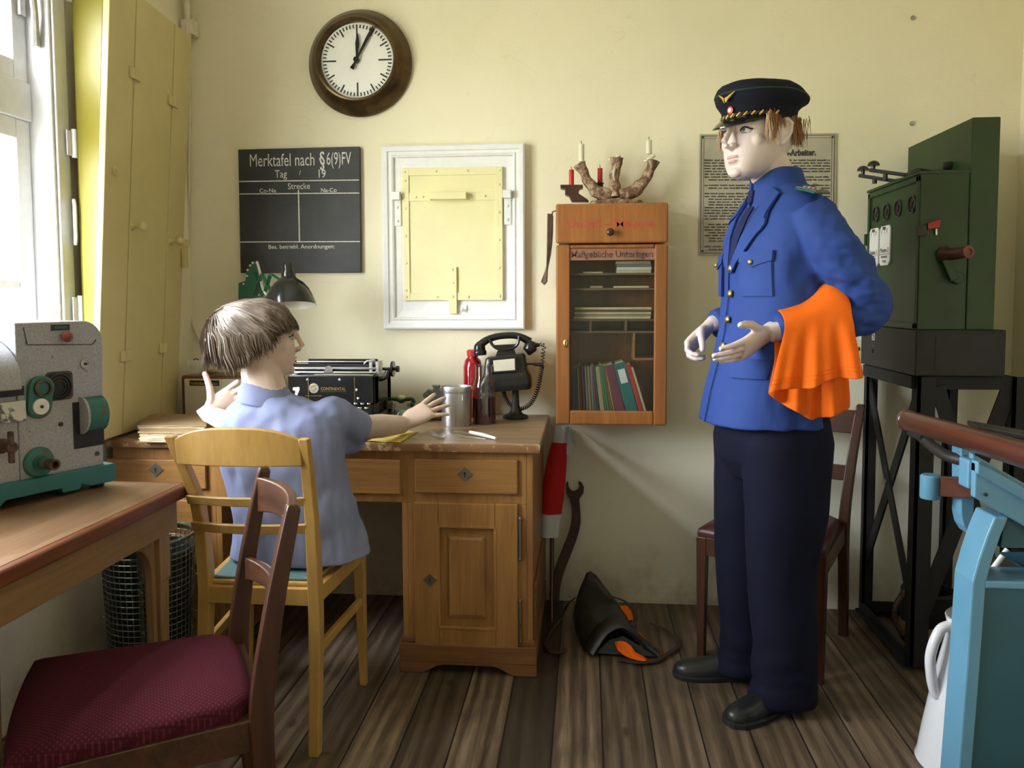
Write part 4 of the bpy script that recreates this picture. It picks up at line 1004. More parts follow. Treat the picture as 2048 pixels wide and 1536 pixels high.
def typewriter():
    yf = 2.87; a, b_ = at(577, 830, yf), at(750, 750, yf); w = b_.x-a.x; cx = (a.x+b_.x)/2
    t = thing('typewriter', 'old black typewriter with gold lettering between radio and mug', 'typewriter', (cx, yf, DZ)); o = t.location.copy()
    L = lambda x, y, d=0.0: at(x, y, yf+d)-o
    zt = L(660, 751).z; z0 = .022
    f = B().bb((-w/2, -.10, z0), (w/2, .24, z0+.022)); f.build('base_frame', 'black_gloss', t, bevel=.006)
    B().bb((-w/2, 0, z0), (-w/2+.018, .24, zt)).build('side_frame', 'black_gloss', t, bevel=.004)
    b = B().bb((w/2-.018, .0, z0+.06), (w/2, .24, zt)).bb((w/2-.018, 0, z0), (w/2, .05, zt)).bb((w/2-.018, .18, z0), (w/2, .24, zt)); b.build('side_frame', 'black_gloss', t, bevel=.004)
    pn = B().bb((-w/2+.006, -.008, L(660, 806).z), (w/2-.006, .010, zt)).build('front_panel', 'black_gloss', t, bevel=.003)
    B().bb((-w/2+.016, .02, z0+.01), (w/2-.016, .22, zt-.02)).build('type_basket', 'dark_metal', t)
    fr = B(); 
    for x in (603, 698): fr.bb((L(x, 0).x-.0008, -.0092, L(x, 803).z), (L(x, 0).x+.0008, -.0075, zt-.006))
    fr.build('gold_line', 'brass', pn)
    q = L(629, 776); e = B().lathe([(.0185, 0), (.0185, .001), (.0001, .0012)], (q.x, -.008, q.z), (0, -1, 0), 28).build('emblem', 'steel_dull', pn)
    k = B()
    for x, y, r in ((-.006, .006, .006), (.004, .009, .005), (.008, -.002, .005), (-.002, -.008, .004)): k.lathe([(r, 0), (r, .0004), (.0001, .0004)], (q.x+x, -.0091, q.z+y), (0, -1, 0), 10)
    k.build('emblem_map', 'brass', e)
    p, p1, pt = L(643, 780), L(693, 780), L(643, 774)
    text('lettering', 'CONTINENTAL', 'brass', pn, ((p.x+p1.x)/2, -.0086, p.z), X_, Z_, width=p1.x-p.x, height=pt.z-p.z, bold=.02)
    B().bb((p.x-.001, -.0088, p.z-.005), (p1.x, -.0078, p.z-.0042)).build('gold_underline', 'brass', pn)
    q0, q1 = L(612, 791), L(645, 791); B().bb((q0.x, -.0088, q0.z-.0008), (q1.x, -.0078, q0.z+.0008)).build('gold_small_line', 'brass', pn)
    k = B()
    for x, y in ((617, 759), (681, 759), (715, 779), (718, 796)): c = L(x, y); k.ell((c.x, -.010, c.z), (.006, .005, .006), seg=12, nr=8)
    k.build('screw', 'chrome', pn, smooth=60)
    k = B(); c = L(594, 783); k.prism([(-.012, .016), (.012, .018), (.013, .008), (.002, -.018), (-.006, -.016), (-.003, .004), (-.013, .006)][::-1], (c.x, -.0078, c.z), X_, Z_, .0012); k.build('white_mark', 'white_paint', pn)  # small angular white mark on the front panel
    # keys
    for row in range(4):
        kb = B(); ln = B()
        for i in range(12):
            x = -w/2+.030+i*(w-.060)/11+row*.004; y = -.085+row*.020; z = z0+.028+row*.013
            kb.lathe([(.0075, 0), (.0080, .003), (.0075, .005), (.001, .0045)], (x, y, z), seg=12); ln.cyl((x, y+.004, z), (x, .03, z+.002), .0013, seg=6)
        kb.build('key_row', 'chrome', t, smooth=40); ln.build('key_levers', 'steel_dull', t)
    # carriage
    yp = .11; pl = L(585, 737, yp); pr = L(757, 735, yp)
    z = pl.z
    B().cyl((pl.x, yp, z), (pr.x, yp, z), .019, seg=28).build('platen', 'black_paint', t, smooth=40)
    k = B(); k.cyl((pl.x, yp-.028, z+.004), (pr.x, yp-.028, z+.004), .0045).cyl((pl.x, yp+.01, z+.026), (pr.x-.02, yp+.01, z+.026), .0035).cyl((pl.x, yp-.03, z-.012), (pr.x, yp-.03, z-.012), .006); k.build('carriage_rail', 'chrome', t, smooth=50)
    B().bb((L(598, 0, yp).x, yp+.022, z+.008), (L(742, 0, yp).x, yp+.030, z+.036)).build('paper_table', 'black_gloss', t, bevel=.002)
    k = B().lathe([(.016, 0), (.016, .004), (.001, .004)], (L(650, 0, yp).x, yp-.034, z-.002), (0, -1, 0), 20); k.bb((L(640, 0, yp).x, yp-.036, z-.018), (L(660, 0, yp).x, yp-.030, z-.008)); k.build('card_holder', 'chrome', t, smooth=40)
    k = B()
    for x in (735, 748): k.bb((L(x, 0, yp).x-.006, yp-.03, z-.02), (L(x, 0, yp).x+.006, yp+.03, z+.03))
    k.tube([L(728, 728, yp-.03), L(734, 722, yp-.03), L(748, 720, yp-.03), L(752, 728, yp-.02)], .004, 8); k.build('carriage_end', 'steel_dull', t, bevel=.002)
    k = B().cyl((L(755, 0, yp).x, yp, z), (L(790, 0, yp).x, yp, z), .006).lathe([(.018, -.005), (.030, -.004), (.030, .004), (.018, .005)], (L(776, 0, yp).x, yp, z), (1, 0, 0), 24).lathe([(.012, 0), (.012, .012), (.001, .013)], (L(783, 0, yp).x, yp, z), (1, 0, 0), 18); k.build('platen_knob', 'black_gloss', t, smooth=40)
    cp = catmull([L(742, 757, .07), L(756, 759, .07), L(770, 755, .07), L(776, 742, .08)], 6); B().tube(cp, [.009]*(len(cp)), 8).build('return_lever', 'black_gloss', t, smooth=60)
    k = B()
    for x, y in ((-w/2+.02, -.08), (w/2-.02, -.08), (-w/2+.02, .22), (w/2-.02, .22)): k.cyl((x, y, 0), (x, y, z0+.001), .012)
    k.build('rubber_feet', 'black_paint', t, smooth=40)
typewriter()
# ================================================================ chairs, side table, machine, basket
def onplane(px_, py_, o, n): r = ray(px_, py_); return CAMP+r*((Vector(o)-CAMP).dot(Vector(n))/r.dot(Vector(n)))
def yellow_chair():
    o = Vector((-.905, 2.27, 0)); t = thing('wooden_chair', 'yellow varnished wooden chair with teal seat under the boy figure', 'chair', o)
    W = 'yellow_chair_wood'; A = lambda x, y, z: Vector((x, y, z))-o
    bl = [(-1.050, 2.065, 0), (-1.054, 2.088, .30), (-1.048, 2.090, .48), (-1.052, 2.060, .70), (-1.082, 1.985, .895)]
    br = [(-.738, 2.065, 0), (-.736, 2.085, .30), (-.736, 2.085, .48), (-.729, 2.045, .70), (-.722, 1.985, .893)]
    for P in (bl, br):
        b = B(); cp = catmull([A(*p) for p in P], 5); n = len(cp); rings = []
        for i, c in enumerate(cp):
            s = i/(n-1); w = np.interp(s, [0, .35, .6, 1], [.030, .034, .032, .027])/2; d = np.interp(s, [0, .45, .55, 1], [.030, .042, .042, .026])/2
            rings.append([c+Vector((-w, -d, 0)), c+Vector((w, -d, 0)), c+Vector((w, d, 0)), c+Vector((-w, d, 0))])
        b.loft(rings); b.build('leg', W, t, bevel=.004)
    for x0, x1 in ((-1.092, -1.105), (-.722, -.717)):
        B().bar(A(x0, 2.462, .455), A(x1, 2.474, 0), .036, .036, (0, 1, 0), w2=.022, h2=.022).build('leg', W, t, bevel=.003)
    # seat rails
    z0, z1 = .415, .462
    B().bb(A(-1.045, 2.072, z0), A(-.752, 2.096, z1)).build('seat_rail', W, t, bevel=.002)
    B().bb(A(-1.095, 2.452, z0), A(-.735, 2.474, z1)).build('seat_rail', W, t, bevel=.002)
    for a, b_ in (((-1.060, 2.10), (-1.096, 2.45)), ((-.735, 2.10), (-.718, 2.45))):
        B().bar(A(a[0], a[1], (z0+z1)/2), A(b_[0], b_[1], (z0+z1)/2), .020, z1-z0).build('seat_rail', W, t, bevel=.002)
        B().bar(A(a[0], a[1], .285), A(b_[0], b_[1], .285), .016, .026).build('stretcher', W, t, bevel=.002)
    b = B(); cor = [(-1.046, 2.09), (-.750, 2.09), (-.728, 2.47), (-1.092, 2.47)]
    b.loft([[A(x, y, z1) for x, y in cor], [A(x, y, z1+.012) for x, y in cor]]); b.build('seat_frame', W, t, bevel=.004)
    worn('teal_vinyl', (.105, .20, .20), (.20, .28, .27), .45, .6, 12)
    cor = [(-1.034, 2.102), (-.762, 2.102), (-.742, 2.455), (-1.078, 2.455)]
    b = B().loft([[A(x, y, z1+.012) for x, y in cor], [A(x, y, z1+.020) for x, y in cor]]); b.build('seat', 'teal_vinyl', t, bevel=.005)
    # back rails bowed towards the camera
    def rail(zc, h, y, name, arch=0, thick=.016):
        n = 18; rings = []
        for i in range(n+1):
            s = i/n; x = lerp(-1.062-.02*(zc-.48), -.735+.012*(zc-.48), s); bow = -.022*(1-(2*s-1)**2); e = arch*(1-(abs(2*s-1))**3.0)
            yy = y+bow-.0
            rings.append([A(x, yy-thick/2, zc-h/2), A(x, yy+thick/2, zc-h/2), A(x, yy+thick/2-.012, zc+h/2+e), A(x, yy-thick/2-.012, zc+h/2+e)])
        B().loft(rings).build(name, W, t, bevel=.003, smooth=40)
    rail(.853, .068, 1.998, 'crest_rail', .034, .020); rail(.715, .026, 2.04, 'back_slat'); rail(.637, .028, 2.058, 'back_slat')
yellow_chair()
wood('dark_rail_wood', (.032, .012, .006), (.095, .036, .017), 'X', .4, coat=.1)
q = NT('burgundy_cloth'); v = q.obj(); 
def _weave():
    a = q.n('TexWave', bands_direction='X'); a.inputs['Scale'].default_value = 40; mp = q.obj((1, 1, 1), (0, 0, R(45))); q.l(mp, a.inputs['Vector'])
    b = q.n('TexWave', bands_direction='Y'); b.inputs['Scale'].default_value = 40; q.l(mp, b.inputs['Vector'])
    c = q.n('TexWave', bands_direction='X'); c.inputs['Scale'].default_value = 110; q.l(v, c.inputs['Vector'])
    f = q.math('MULTIPLY', a.outputs['Fac'], b.outputs['Fac']); g = q.math('ADD', q.math('MULTIPLY', f, .65), q.math('MULTIPLY', c.outputs['Fac'], .35))
    q.set(q.ramp(g, [(.15, (.055, .008, .015)), (.5, (.080, .012, .024)), (.8, (.112, .027, .034))]), .9, 0, .12); q.bump(g, .35, .0015)
_weave()
def brown_chair(name, label, o, th, seatz, topz, split, seat_mat, lean, back_w, front_w, depth, carved, toff=(0, 0)):
    t = thing(name, label, 'chair', o, th); W, WR = 'dark_chair_wood', 'dark_rail_wood'
    hb, hf = back_w/2, front_w/2; yb, yf = depth/2, -depth/2
    tops = []
    for s in (-1, 1):
        b = B(); pts = [(s*hb, yb+.035, 0), (s*hb, yb+.008, seatz*.6), (s*hb, yb, seatz), (s*hb+toff[0]*.4, yb+lean*.40, lerp(seatz, topz, .5)), (s*hb+toff[0], yb+lean, topz)]
        cp = catmull(pts, 5); n = len(cp); rings = []
        for i, c in enumerate(cp):
            q_ = i/(n-1); w = np.interp(q_, [0, .5, 1], [.032, .036, .030])/2; d = np.interp(q_, [0, .45, .55, 1], [.034, .046, .044, .028])/2
            rings.append([c+Vector((-w, -d, 0)), c+Vector((w, -d, 0)), c+Vector((w, d, 0)), c+Vector((-w, d, 0))])
        c = cp[-1]; rings.append([c+Vector((sx_*.012, sy_*.010, .010)) for sx_, sy_ in ((-1, -1), (1, -1), (1, 1), (-1, 1))])
        b.loft(rings); b.build('leg', W, t, bevel=.004); tops.append(cp[-1])
        B().bar((s*(hf-.018), yf+.018, seatz-.012), (s*(hf-.018), yf+.018, 0), .036, .036, (0, 1, 0), w2=.026, h2=.026).build('leg', W, t, bevel=.003)
    z0, z1 = seatz-.075, seatz-.012
    b = B().bb((-hb+.015, yb-.012, z0), (hb-.015, yb+.012, z1)); b.build('seat_rail', WR, t, bevel=.002)
    b = B().bb((-hf+.036, yf, z0), (hf-.036, yf+.022, z1)); b.build('seat_rail', WR, t, bevel=.002)
    for s in (-1, 1):
        B().bar((s*(hb-.004), yb-.02, (z0+z1)/2), (s*(hf-.012), yf+.036, (z0+z1)/2), .022, z1-z0).build('seat_rail', WR, t, bevel=.002)
    # upholstered seat, crowned
    n = 14; rings = []
    outl = []
    for i in range(n+1): s = i/n; outl.append((lerp(-hf+.004, hf-.004, s), yf+.004-.014*(1-(2*s-1)**2)))
    outl += [(hb-.004, yb-.045)]
    for i in range(n+1): s = i/n; outl.append((lerp(hb-.03, -hb+.03, s), yb-.018+.012*(1-(2*s-1)**2)))
    outl += [(-hb+.004, yb-.045)]
    cx = Vector((0, 0, 0)); zz = [(1.0, -.012), (1.005, .004), (.985, .016), (.9, .026), (.65, .034), (.3, .038), (.01, .039)]
    rings = [[Vector((x*k, y*k, seatz+z)) for x, y in outl] for k, z in zz]
    B().loft(rings).build('seat', seat_mat, t, smooth=60)
    def rail(za, h, name, bow, arc=0.0, thick=.018, flutes=False):
        f = (za-seatz)/(topz-seatz); m_ = 20; rings = []; y0 = yb+lean*np.interp(f, [0, .5, 1], [0, .4, 1])
        for i in range(m_+1):
            s = i/m_; e = 1-(2*s-1)**2; x = lerp(-hb+.008, hb-.008, s)+toff[0]*f; y = y0+bow*e; tl = lean*.18
            zb = za-h/2+arc*e; zt = za+h/2+arc*.25*e
            rings.append([Vector((x, y-thick/2-tl*h, zb)), Vector((x, y+thick/2-tl*h, zb)), Vector((x, y+thick/2+tl*h, zt)), Vector((x, y-thick/2+tl*h, zt))])
        r = B().loft(rings).build(name, WR, t, bevel=.003, smooth=30)
        if flutes:
            k = B()
            for zf in (.30, .42):
                k.tube([Vector((lerp(-hb+.016, hb-.016, i/m_)+toff[0]*f, y0+bow*(1-(2*i/m_-1)**2)+thick/2, za+h*zf+arc*.4*(1-(2*i/m_-1)**2))) for i in range(m_+1)], .0035, 6)
            k.build('moulding', WR, r, smooth=60)
        return r, y0+bow+thick/2
    r1, ym = rail(topz-.055, .085, 'crest_rail', .035 if carved else .0, .022 if carved else 0, .018, carved)
    r2, _ = rail(lerp(seatz, topz, split), .055, 'back_rail', .035 if carved else .0, .02 if carved else 0, .018, carved)
    if carved:
        k = B(); zc = topz-.062
        for i in range(5):
            for s in (-1, 1):
                p = Vector((s*(.007+.003*i), ym-.001, zc-.030+i*.012)); k.tube([p+Vector((-s*.008, 0, -.006)), p, p+Vector((s*.008, 0, .010))], [.002, .0045, .0015], 8)
        k.build('carving', WR, r1, smooth=60)
    return t
# the chair in front: near upright (-.632,1.47), far upright (-.828,1.80)
_c = Vector((-.73, 1.635, 0)); _th = R(-59.5)
_f = Vector((math.sin(_th), -math.cos(_th), 0))
brown_chair('upholstered_chair', 'dark carved chair with burgundy woven seat in the left foreground', _c+_f*.215, _th, .445, .840, .42, 'burgundy_cloth', .068, .386, .44, .43, True)
plain('dark_leather_seat', (.055, .012, .012), .4, var=.2, bump=.1)
brown_chair('side_chair', 'plain dark brown chair against the wall behind the uniformed figure', Vector((.669, 2.866, 0)), R(-26.9), .437, .85, .42, 'dark_leather_seat', .075, .39, .43, .42, False, (.035, 0))
# ---------------------------------------------------------------- side table
def side_table():
    o = Vector((-1.36, 1.5, 0)); t = thing('side_table', 'wooden table with worn red-brown edge along the left wall under the machine', 'table', o)
    x0, x1, y0, y1, zt = -1.652-o.x, -1.078-o.x, .90-o.y, 2.085-o.y, .75
    wood('side_table_top', (.15, .075, .036), (.29, .17, .095), 'Y', .35, coat=.15, fine=.8); wood('side_table_wood', (.19, .105, .042), (.31, .19, .085), 'Y', .5)
    wood('red_edge_wood', (.10, .026, .011), (.20, .062, .026), 'Y', .35, coat=.2)
    B().bb((x0, y0, zt-.028), (x1-.020, y1-.020, zt)).build('table_top', 'side_table_top', t, bevel=.001)
    lp = B().bb((x1-.0195, y0, zt-.033), (x1+.004, y1, zt+.001)); lp.bb((x0, y1-.0195, zt-.030), (x1-.020, y1, zt-.001)); lp.build('edge_lip', 'red_edge_wood', t, bevel=.006, seg=3)
    za = zt-.118
    for a, b_ in (((x1-.045, y0+.05, za), (x1-.022, y1-.045, zt-.029)), ((x0+.03, y1-.075, za), (x1-.046, y1-.052, zt-.029)), ((x0+.02, y0+.05, za), (x0+.042, y1-.09, zt-.029)), ((x0+.043, y0+.05, za), (x1-.046, y0+.072, zt-.029))):
        B().bb(a, b_).build('apron', 'side_table_wood', t, bevel=.002)
    wood('table_leg_wood', (.20, .11, .05), (.34, .20, .10), 'Z', .5)
    for (lx, ly, sy_) in ((x1-.058, y1-.095, -1), (x1-.058, y0+.095, 1), (x0+.045, y1-.12, -1), (x0+.045, y0+.095, 1)):
        b = B(); d = .052 if True else 0
        b.loft([[Vector((lx+sx_*w/2, ly+s2*w/2, z)) for sx_, s2 in ((-1, -1), (1, -1), (1, 1), (-1, 1))] for w, z in ((.034, 0), (.042, za-.26), (.046, za-.13), (.052, za-.12), (.054, za+.01))])
        leg = b.build('leg', 'table_leg_wood', t, bevel=.003)
        # curved bracket towards the middle of the side
        n = 10; out = [(0, .0), (.105, .0)]
        for i in range(n+1): a = math.pi/2*i/n; out.append((.105-.088*math.sin(a), -.012-.098*(1-math.cos(a))))
        out += [(.017, -.29), (0, -.29)]
        k = B().prism([(p, q_) for p, q_ in out], (lx+.012, ly+sy_*.022, za), Vector((0, sy_, 0)), Z_, .022*(1 if sy_ < 0 else 1))
        k.build('bracket', 'table_leg_wood', leg, bevel=.003)
side_table()
# ---------------------------------------------------------------- grey machine on the table
def machine():
    o = Vector((-1.274, 2.02, .7512)); u = Vector((-.396, -.918, 0)); n = Vector((.918, -.396, 0))      # u: along the front, towards the camera
    t = thing('ticket_machine', 'grey hammered-paint machine with teal base standing on the left table', 'machine', o)
    q = NT('hammer_grey'); v = q.obj(); f = q.noise(v, 30, 7, .7); g_ = q.noise(v, 220, 2)
    q.set(q.mix(q.ramp(f, [(.655, 0.), (.69, 1.)]), q.ramp(g_, [(.3, (.27, .27, .295)), (.7, (.39, .39, .41))]), (.12, .06, .035)), .45, .1); q.bump(g_, .35, .0015)
    worn('teal_paint', (.024, .155, .17), (.12, .09, .05), .4, .66, 25); worn('teal_green_paint', (.024, .135, .115), (.09, .08, .05), .4, .56, 24); worn('rusty_metal', (.12, .075, .05), (.05, .035, .03), .5, .52, 40, .6)
    def C(px_, py_, off=0.0):                                       # photo pixel -> (along face, height) on the face plane
        p = onplane(px_, py_, o+n*off, n)-o; return p.dot(u), p.z
    def V(a, z, d=0.0): return u*a+Z_*z+n*d
    def pr(b, pts, d0, d1):                                         # prism of face polygon from depth d0 to d1
        return b.loft([[V(a, z, d0) for a, z in pts], [V(a, z, d1) for a, z in pts]])
    D = -.30; zb = .058; H_ = .445; Lx = .62
    r_ = .055; rt_ = [(r_-r_*math.sin(a), H_-r_+r_*math.cos(a)) for a in [math.pi/2*i/8 for i in range(9)]]
    am = C(36, 700)[0]                                              # seam between the right block and the left hood
    b = B(); pr(b, [(.010, zb)]+[(p, q_) for p, q_ in rt_[::-1]]+[(am, H_), (am, zb)], D, -.012); b.build('housing', q.m, t, bevel=.003, smooth=35)
    b = B(); pr(b, [(am+.001, zb), (am+.001, .27), (Lx, .27), (Lx, zb)], D, -.012); b.build('lower_housing', q.m, t, bevel=.003)
    # left hood: a rounded cover that stands forward
    n_ = 12; hp = []
    for i in range(n_+1): a = math.pi/2*i/n_; hp.append((-.30+.32*math.sin(a), .315+.125*math.cos(a)))
    ring = [(D, .30)]+[(D, .44)]+[(d, z) for d, z in hp]+[(.02, .285), (D, .285)]
    b = B().loft([[V(a, z, d) for d, z in ring] for a in (am+.004, Lx)]); b.build('hood', q.m, t, bevel=.004, smooth=40)
    worn('flaked_white', (.58, .57, .54), (.10, .10, .11), .5, .52, 22)
    a0, z1_ = C(50, 800); b = B(); pr(b, [(a0, z1_), (Lx, z1_), (Lx, z1_-.05), (a0, z1_-.05)], -.012, .004); b.build('flaking_plate', 'flaked_white', t, bevel=.002)
    b = B(); pr(b, [(a0+.002, z1_+.035), (Lx, z1_+.035), (Lx, z1_+.012), (a0+.002, z1_+.012)], -.012, .002); b.build('slot', 'black_void', t)
    # base
    b = B(); e0, e1 = -.012, Lx
    pr(b, [(e0, .012), (e0, .060), (e1, .060), (e1, 0), (.30, 0), (.275, .022), (.14, .022), (.135, .010), (.09, .010), (.085, .022), (.06, .012)][::-1], -.31, .006); b.build('base', 'teal_paint', t, bevel=.002)
    b = B()
    for a in (.02, .112, .5):
        for d in (-.03, -.27): b.lathe([(.001, 0), (.018, 0), (.020, .013), (.001, .014)], V(a, 0, d), seg=16)
    b.build('rubber_feet', 'black_paint', t, smooth=40)
    def ring_(pts): return pts
    def disc(name, px_, py_, prof, mat, par=t, s=20):
        a, z = C(px_, py_); return B().lathe(prof, V(a, z, -.012), n, s).build(name, mat, par, smooth=40)
    # lid seam and badge
    k = B(); P = [C(52, 655), C(60, 690), C(190, 689), C(197, 680)]
    for i in range(3): k.bar(V(*P[i], -.0115), V(*P[i+1], -.0115), .0025, .0012, n)
    k.build('lid_seam', 'rusty_metal', t)
    a, z = C(126, 655); k = B().box(V(a, z, -.011), (.048, .0024, .015), Matrix(((u.x, n.x, 0), (u.y, n.y, 0), (0, 0, 1)))).build('badge', 'black_paint', t)
    B().box(V(a, z, -.0095), (.032, .0012, .006), Matrix(((u.x, n.x, 0), (u.y, n.y, 0), (0, 0, 1)))).build('badge_emblem', 'green_enamel', k)
    plain('red_knob', (.16, .035, .02), .3, var=.2)
    disc('knob', 134, 674, [(.006, 0), (.007, .006), (.0135, .010), (.0135, .018), (.008, .023), (.001, .024)], 'red_knob')
    k = disc('lock', 175, 728, [(.0125, 0), (.0125, .004), (.010, .005), (.009, .003), (.001, .003)], 'steel_dull'); a, z = C(175, 728)
    B().lathe([(.004, .003), (.004, .007), (.001, .007)], V(a, z, -.012), n, 14).build('lock_barrel', 'rusty_metal', k)
    # recess with drum
    def rrect(x0, y0, x1, y1, rr, m_=5):
        (a0, z0), (a1, z1) = C(x0, y1), C(x1, y0); a0, a1 = min(a0, a1), max(a0, a1); pts = []
        for cx_, cz_, st in ((a1-rr, z1-rr, 0), (a0+rr, z1-rr, 1), (a0+rr, z0+rr, 2), (a1-rr, z0+rr, 3)):
            for i in range(m_+1): th = math.pi/2*(st+i/m_); pts.append((cx_+rr*math.cos(th), cz_+rr*math.sin(th)))
        return pts
    b = B(); outer = rrect(97, 741, 150, 804, .012); pr(b, outer, -.0125, -.0095); rec = b.build('recess_rim', 'rusty_metal', t, bevel=.001)
    b = B(); pr(b, rrect(101, 745, 146, 799, .010), -.0096, -.0090); b.build('recess', 'black_void', rec)
    a, z = C(122, 774); k = B()
    for rr in (.034, .026, .018): k.lathe([(rr, 0), (rr, .003), (rr-.003, .004), (rr-.004, 0)], V(a, z, -.0092), n, 28)
    k.build('drum', 'dark_metal', rec, smooth=40)
    # teal pear-shaped plate with window and dial
    (a1, z1), (a2, z2) = C(84, 776), C(80, 813); pts = []
    for i in range(25):
        th = math.pi*i/24; pts.append((a1+.032*math.cos(th), z1+.030*math.sin(th)))
    for i in range(25):
        th = math.pi+math.pi*i/24; pts.append((a2+.030*math.cos(th), z2+.030*math.sin(th)))
    b = B(); pr(b, pts, -.012, .002); pp = b.build('dial_plate', 'teal_green_paint', t, bevel=.003, smooth=40)
    B().lathe([(.022, 0), (.022, .020), (.017, .021), (.016, .006), (.001, .006)], V(a1, z1, -.012), n, 24).build('lens_ring', 'rusty_metal', pp, smooth=40)
    k = B().lathe([(.020, 0), (.020, .018), (.019, .019), (.001, .019)], V(a2, z2, -.012), n, 28).build('dial', 'clean_paper', pp, smooth=40)
    B().lathe([(.004, 0), (.004, .022), (.001, .023)], V(a2, z2, -.012), n, 12).build('dial_axle', 'black_paint', k)
    # guard at the right with slot below
    b = B(); (a0, z0), (a1_, z1) = C(214, 889), C(150, 806); a0, a1_ = min(a0, a1_), max(a0, a1_)
    b = B(); pr(b, [(a0, z0), (a1_, z0), (a1_, z1), (a0, z1)], -.0125, -.0108); slot = b.build('slot_back', 'black_void', t)
    ca, cz = C(186, 830); rings = []
    for a in (a0+.004, a1_-.026):
        r2 = []
        for i in range(13):
            th = math.pi*(i/12)-math.pi/2; r2.append(V(a, cz+.046*math.sin(th)*1.0+.002, -.012+.034*math.cos(th)))
        r2 += [p-n*.0 for p in [V(a, cz-.048, -.012)]]; rings.append(r2)
    B().loft(rings).build('roller_guard', 'teal_green_paint', t, smooth=45)
    b = B(); aa = a1_-.018; b.loft([[V(aa-.006, cz+.050*math.sin(math.pi*i/12-math.pi/2)+.002, -.012+.040*math.cos(math.pi*i/12-math.pi/2)) for i in range(13)], [V(aa, cz+.050*math.sin(math.pi*i/12-math.pi/2)+.002, -.012+.040*math.cos(math.pi*i/12-math.pi/2)) for i in range(13)]]); b.build('guard_plate', q.m, t)
    # crank socket
    a, z = C(82, 925); k = B().lathe([(.038, 0), (.038, .006), (.034, .010), (.020, .012), (.020, .016)], V(a, z, -.012), n, 32).build('crank_flange', 'teal_green_paint', t, smooth=35)
    B().lathe([(.016, .01), (.015, .045), (.001, .045)], V(a, z, -.012), n, 20).build('crank_shaft', 'teal_green_paint', k, smooth=35)
    B().lathe([(.014, .045), (.014, .070), (.009, .070), (.008, .055), (.001, .055)], V(a, z, -.012), n, 20).build('shaft_end', 'rusty_metal', k, smooth=35)
    for i, (x, y) in enumerate(((127, 849), (200, 908))): disc('bolt', x, y, [(.006, 0), (.006, .002), (.001, .003)], 'rusty_metal', t, 12)
    a, z = C(10, 893); k = B().lathe([(.020, 0), (.012, .006), (.010, .03), (.014, .034), (.014, .045), (.001, .046)], V(a, z, -.012), n, 16); k.bar(V(a, z+.038, .025), V(a, z-.038, .025), .012, .012, n); k.build('wing_nut', 'rusty_metal', t, bevel=.003)
machine()
# ---------------------------------------------------------------- wire waste basket
def basket():
    c = Vector((-1.385, 2.385, 0)); t = thing('waste_basket', 'dark green wire mesh waste basket beside the left desk drawers', 'basket', c)
    worn('green_wire', (.10, .13, .11), (.30, .30, .24), .35, .55, 60, .6); r0_, r1_, h = .118, .138, .505
    ra = lambda z: lerp(r0_, r1_, z/h); b = B()
    for i in range(44):
        a = 2*math.pi*i/44; b.tube([(ra(0)*math.cos(a), ra(0)*math.sin(a), .006), (ra(h)*math.cos(a), ra(h)*math.sin(a), h)], .0017, 4)
    b.build('upright_wires', 'green_wire', t)['kind'] = 'stuff'
    b = B(); n = 27
    for k in range(1, n):
        z = h*k/n; b.tube([(ra(z)*math.cos(a), ra(z)*math.sin(a), z) for a in [2*math.pi*i/40 for i in range(41)]], .0019, 4)
    b.build('ring_wires', 'green_wire', t)['kind'] = 'stuff'
    for z, w in ((h, .006), (.006, .006)): B().tube([(ra(z)*math.cos(a), ra(z)*math.sin(a), z) for a in [2*math.pi*i/48 for i in range(49)]], w, 8).build('rim', 'green_wire', t, smooth=60)
    for k in range(4):
        a = R(20+90*k); B().bar((ra(0)*math.cos(a)*1.01, ra(0)*math.sin(a)*1.01, .006), (ra(h)*math.cos(a)*1.01, ra(h)*math.sin(a)*1.01, h), .010, .003, (math.cos(a), math.sin(a), 0)).build('stay', 'green_wire', t)
    B().lathe([(.001, .002), (r0_, .002), (r0_, .008), (.001, .008)], seg=32).build('bottom', 'dark_metal', t)
    B().lathe([(r0_-.006, .009), (ra(.46)-.006, .46), (ra(.46)-.010, .46), (r0_-.010, .009)], seg=32, caps=False).build('shade_liner', 'black_paint', t, smooth=40)  # added dark sheet standing in for the shade inside the basket
basket()
pts = catmull([(-1.40, 1.20, .62), (-1.36, 1.30, .40), (-1.30, 1.36, .26), (-1.22, 1.42, .22), (-1.20, 1.36, .10), (-1.30, 1.2, .006), (-1.45, 1.0, .006)], 6)
tag(B().tube(pts, .004, 8).build('power_cable', 'black_paint', None, smooth=60), 'black cable hanging under the left table by the burgundy chair', 'cable')
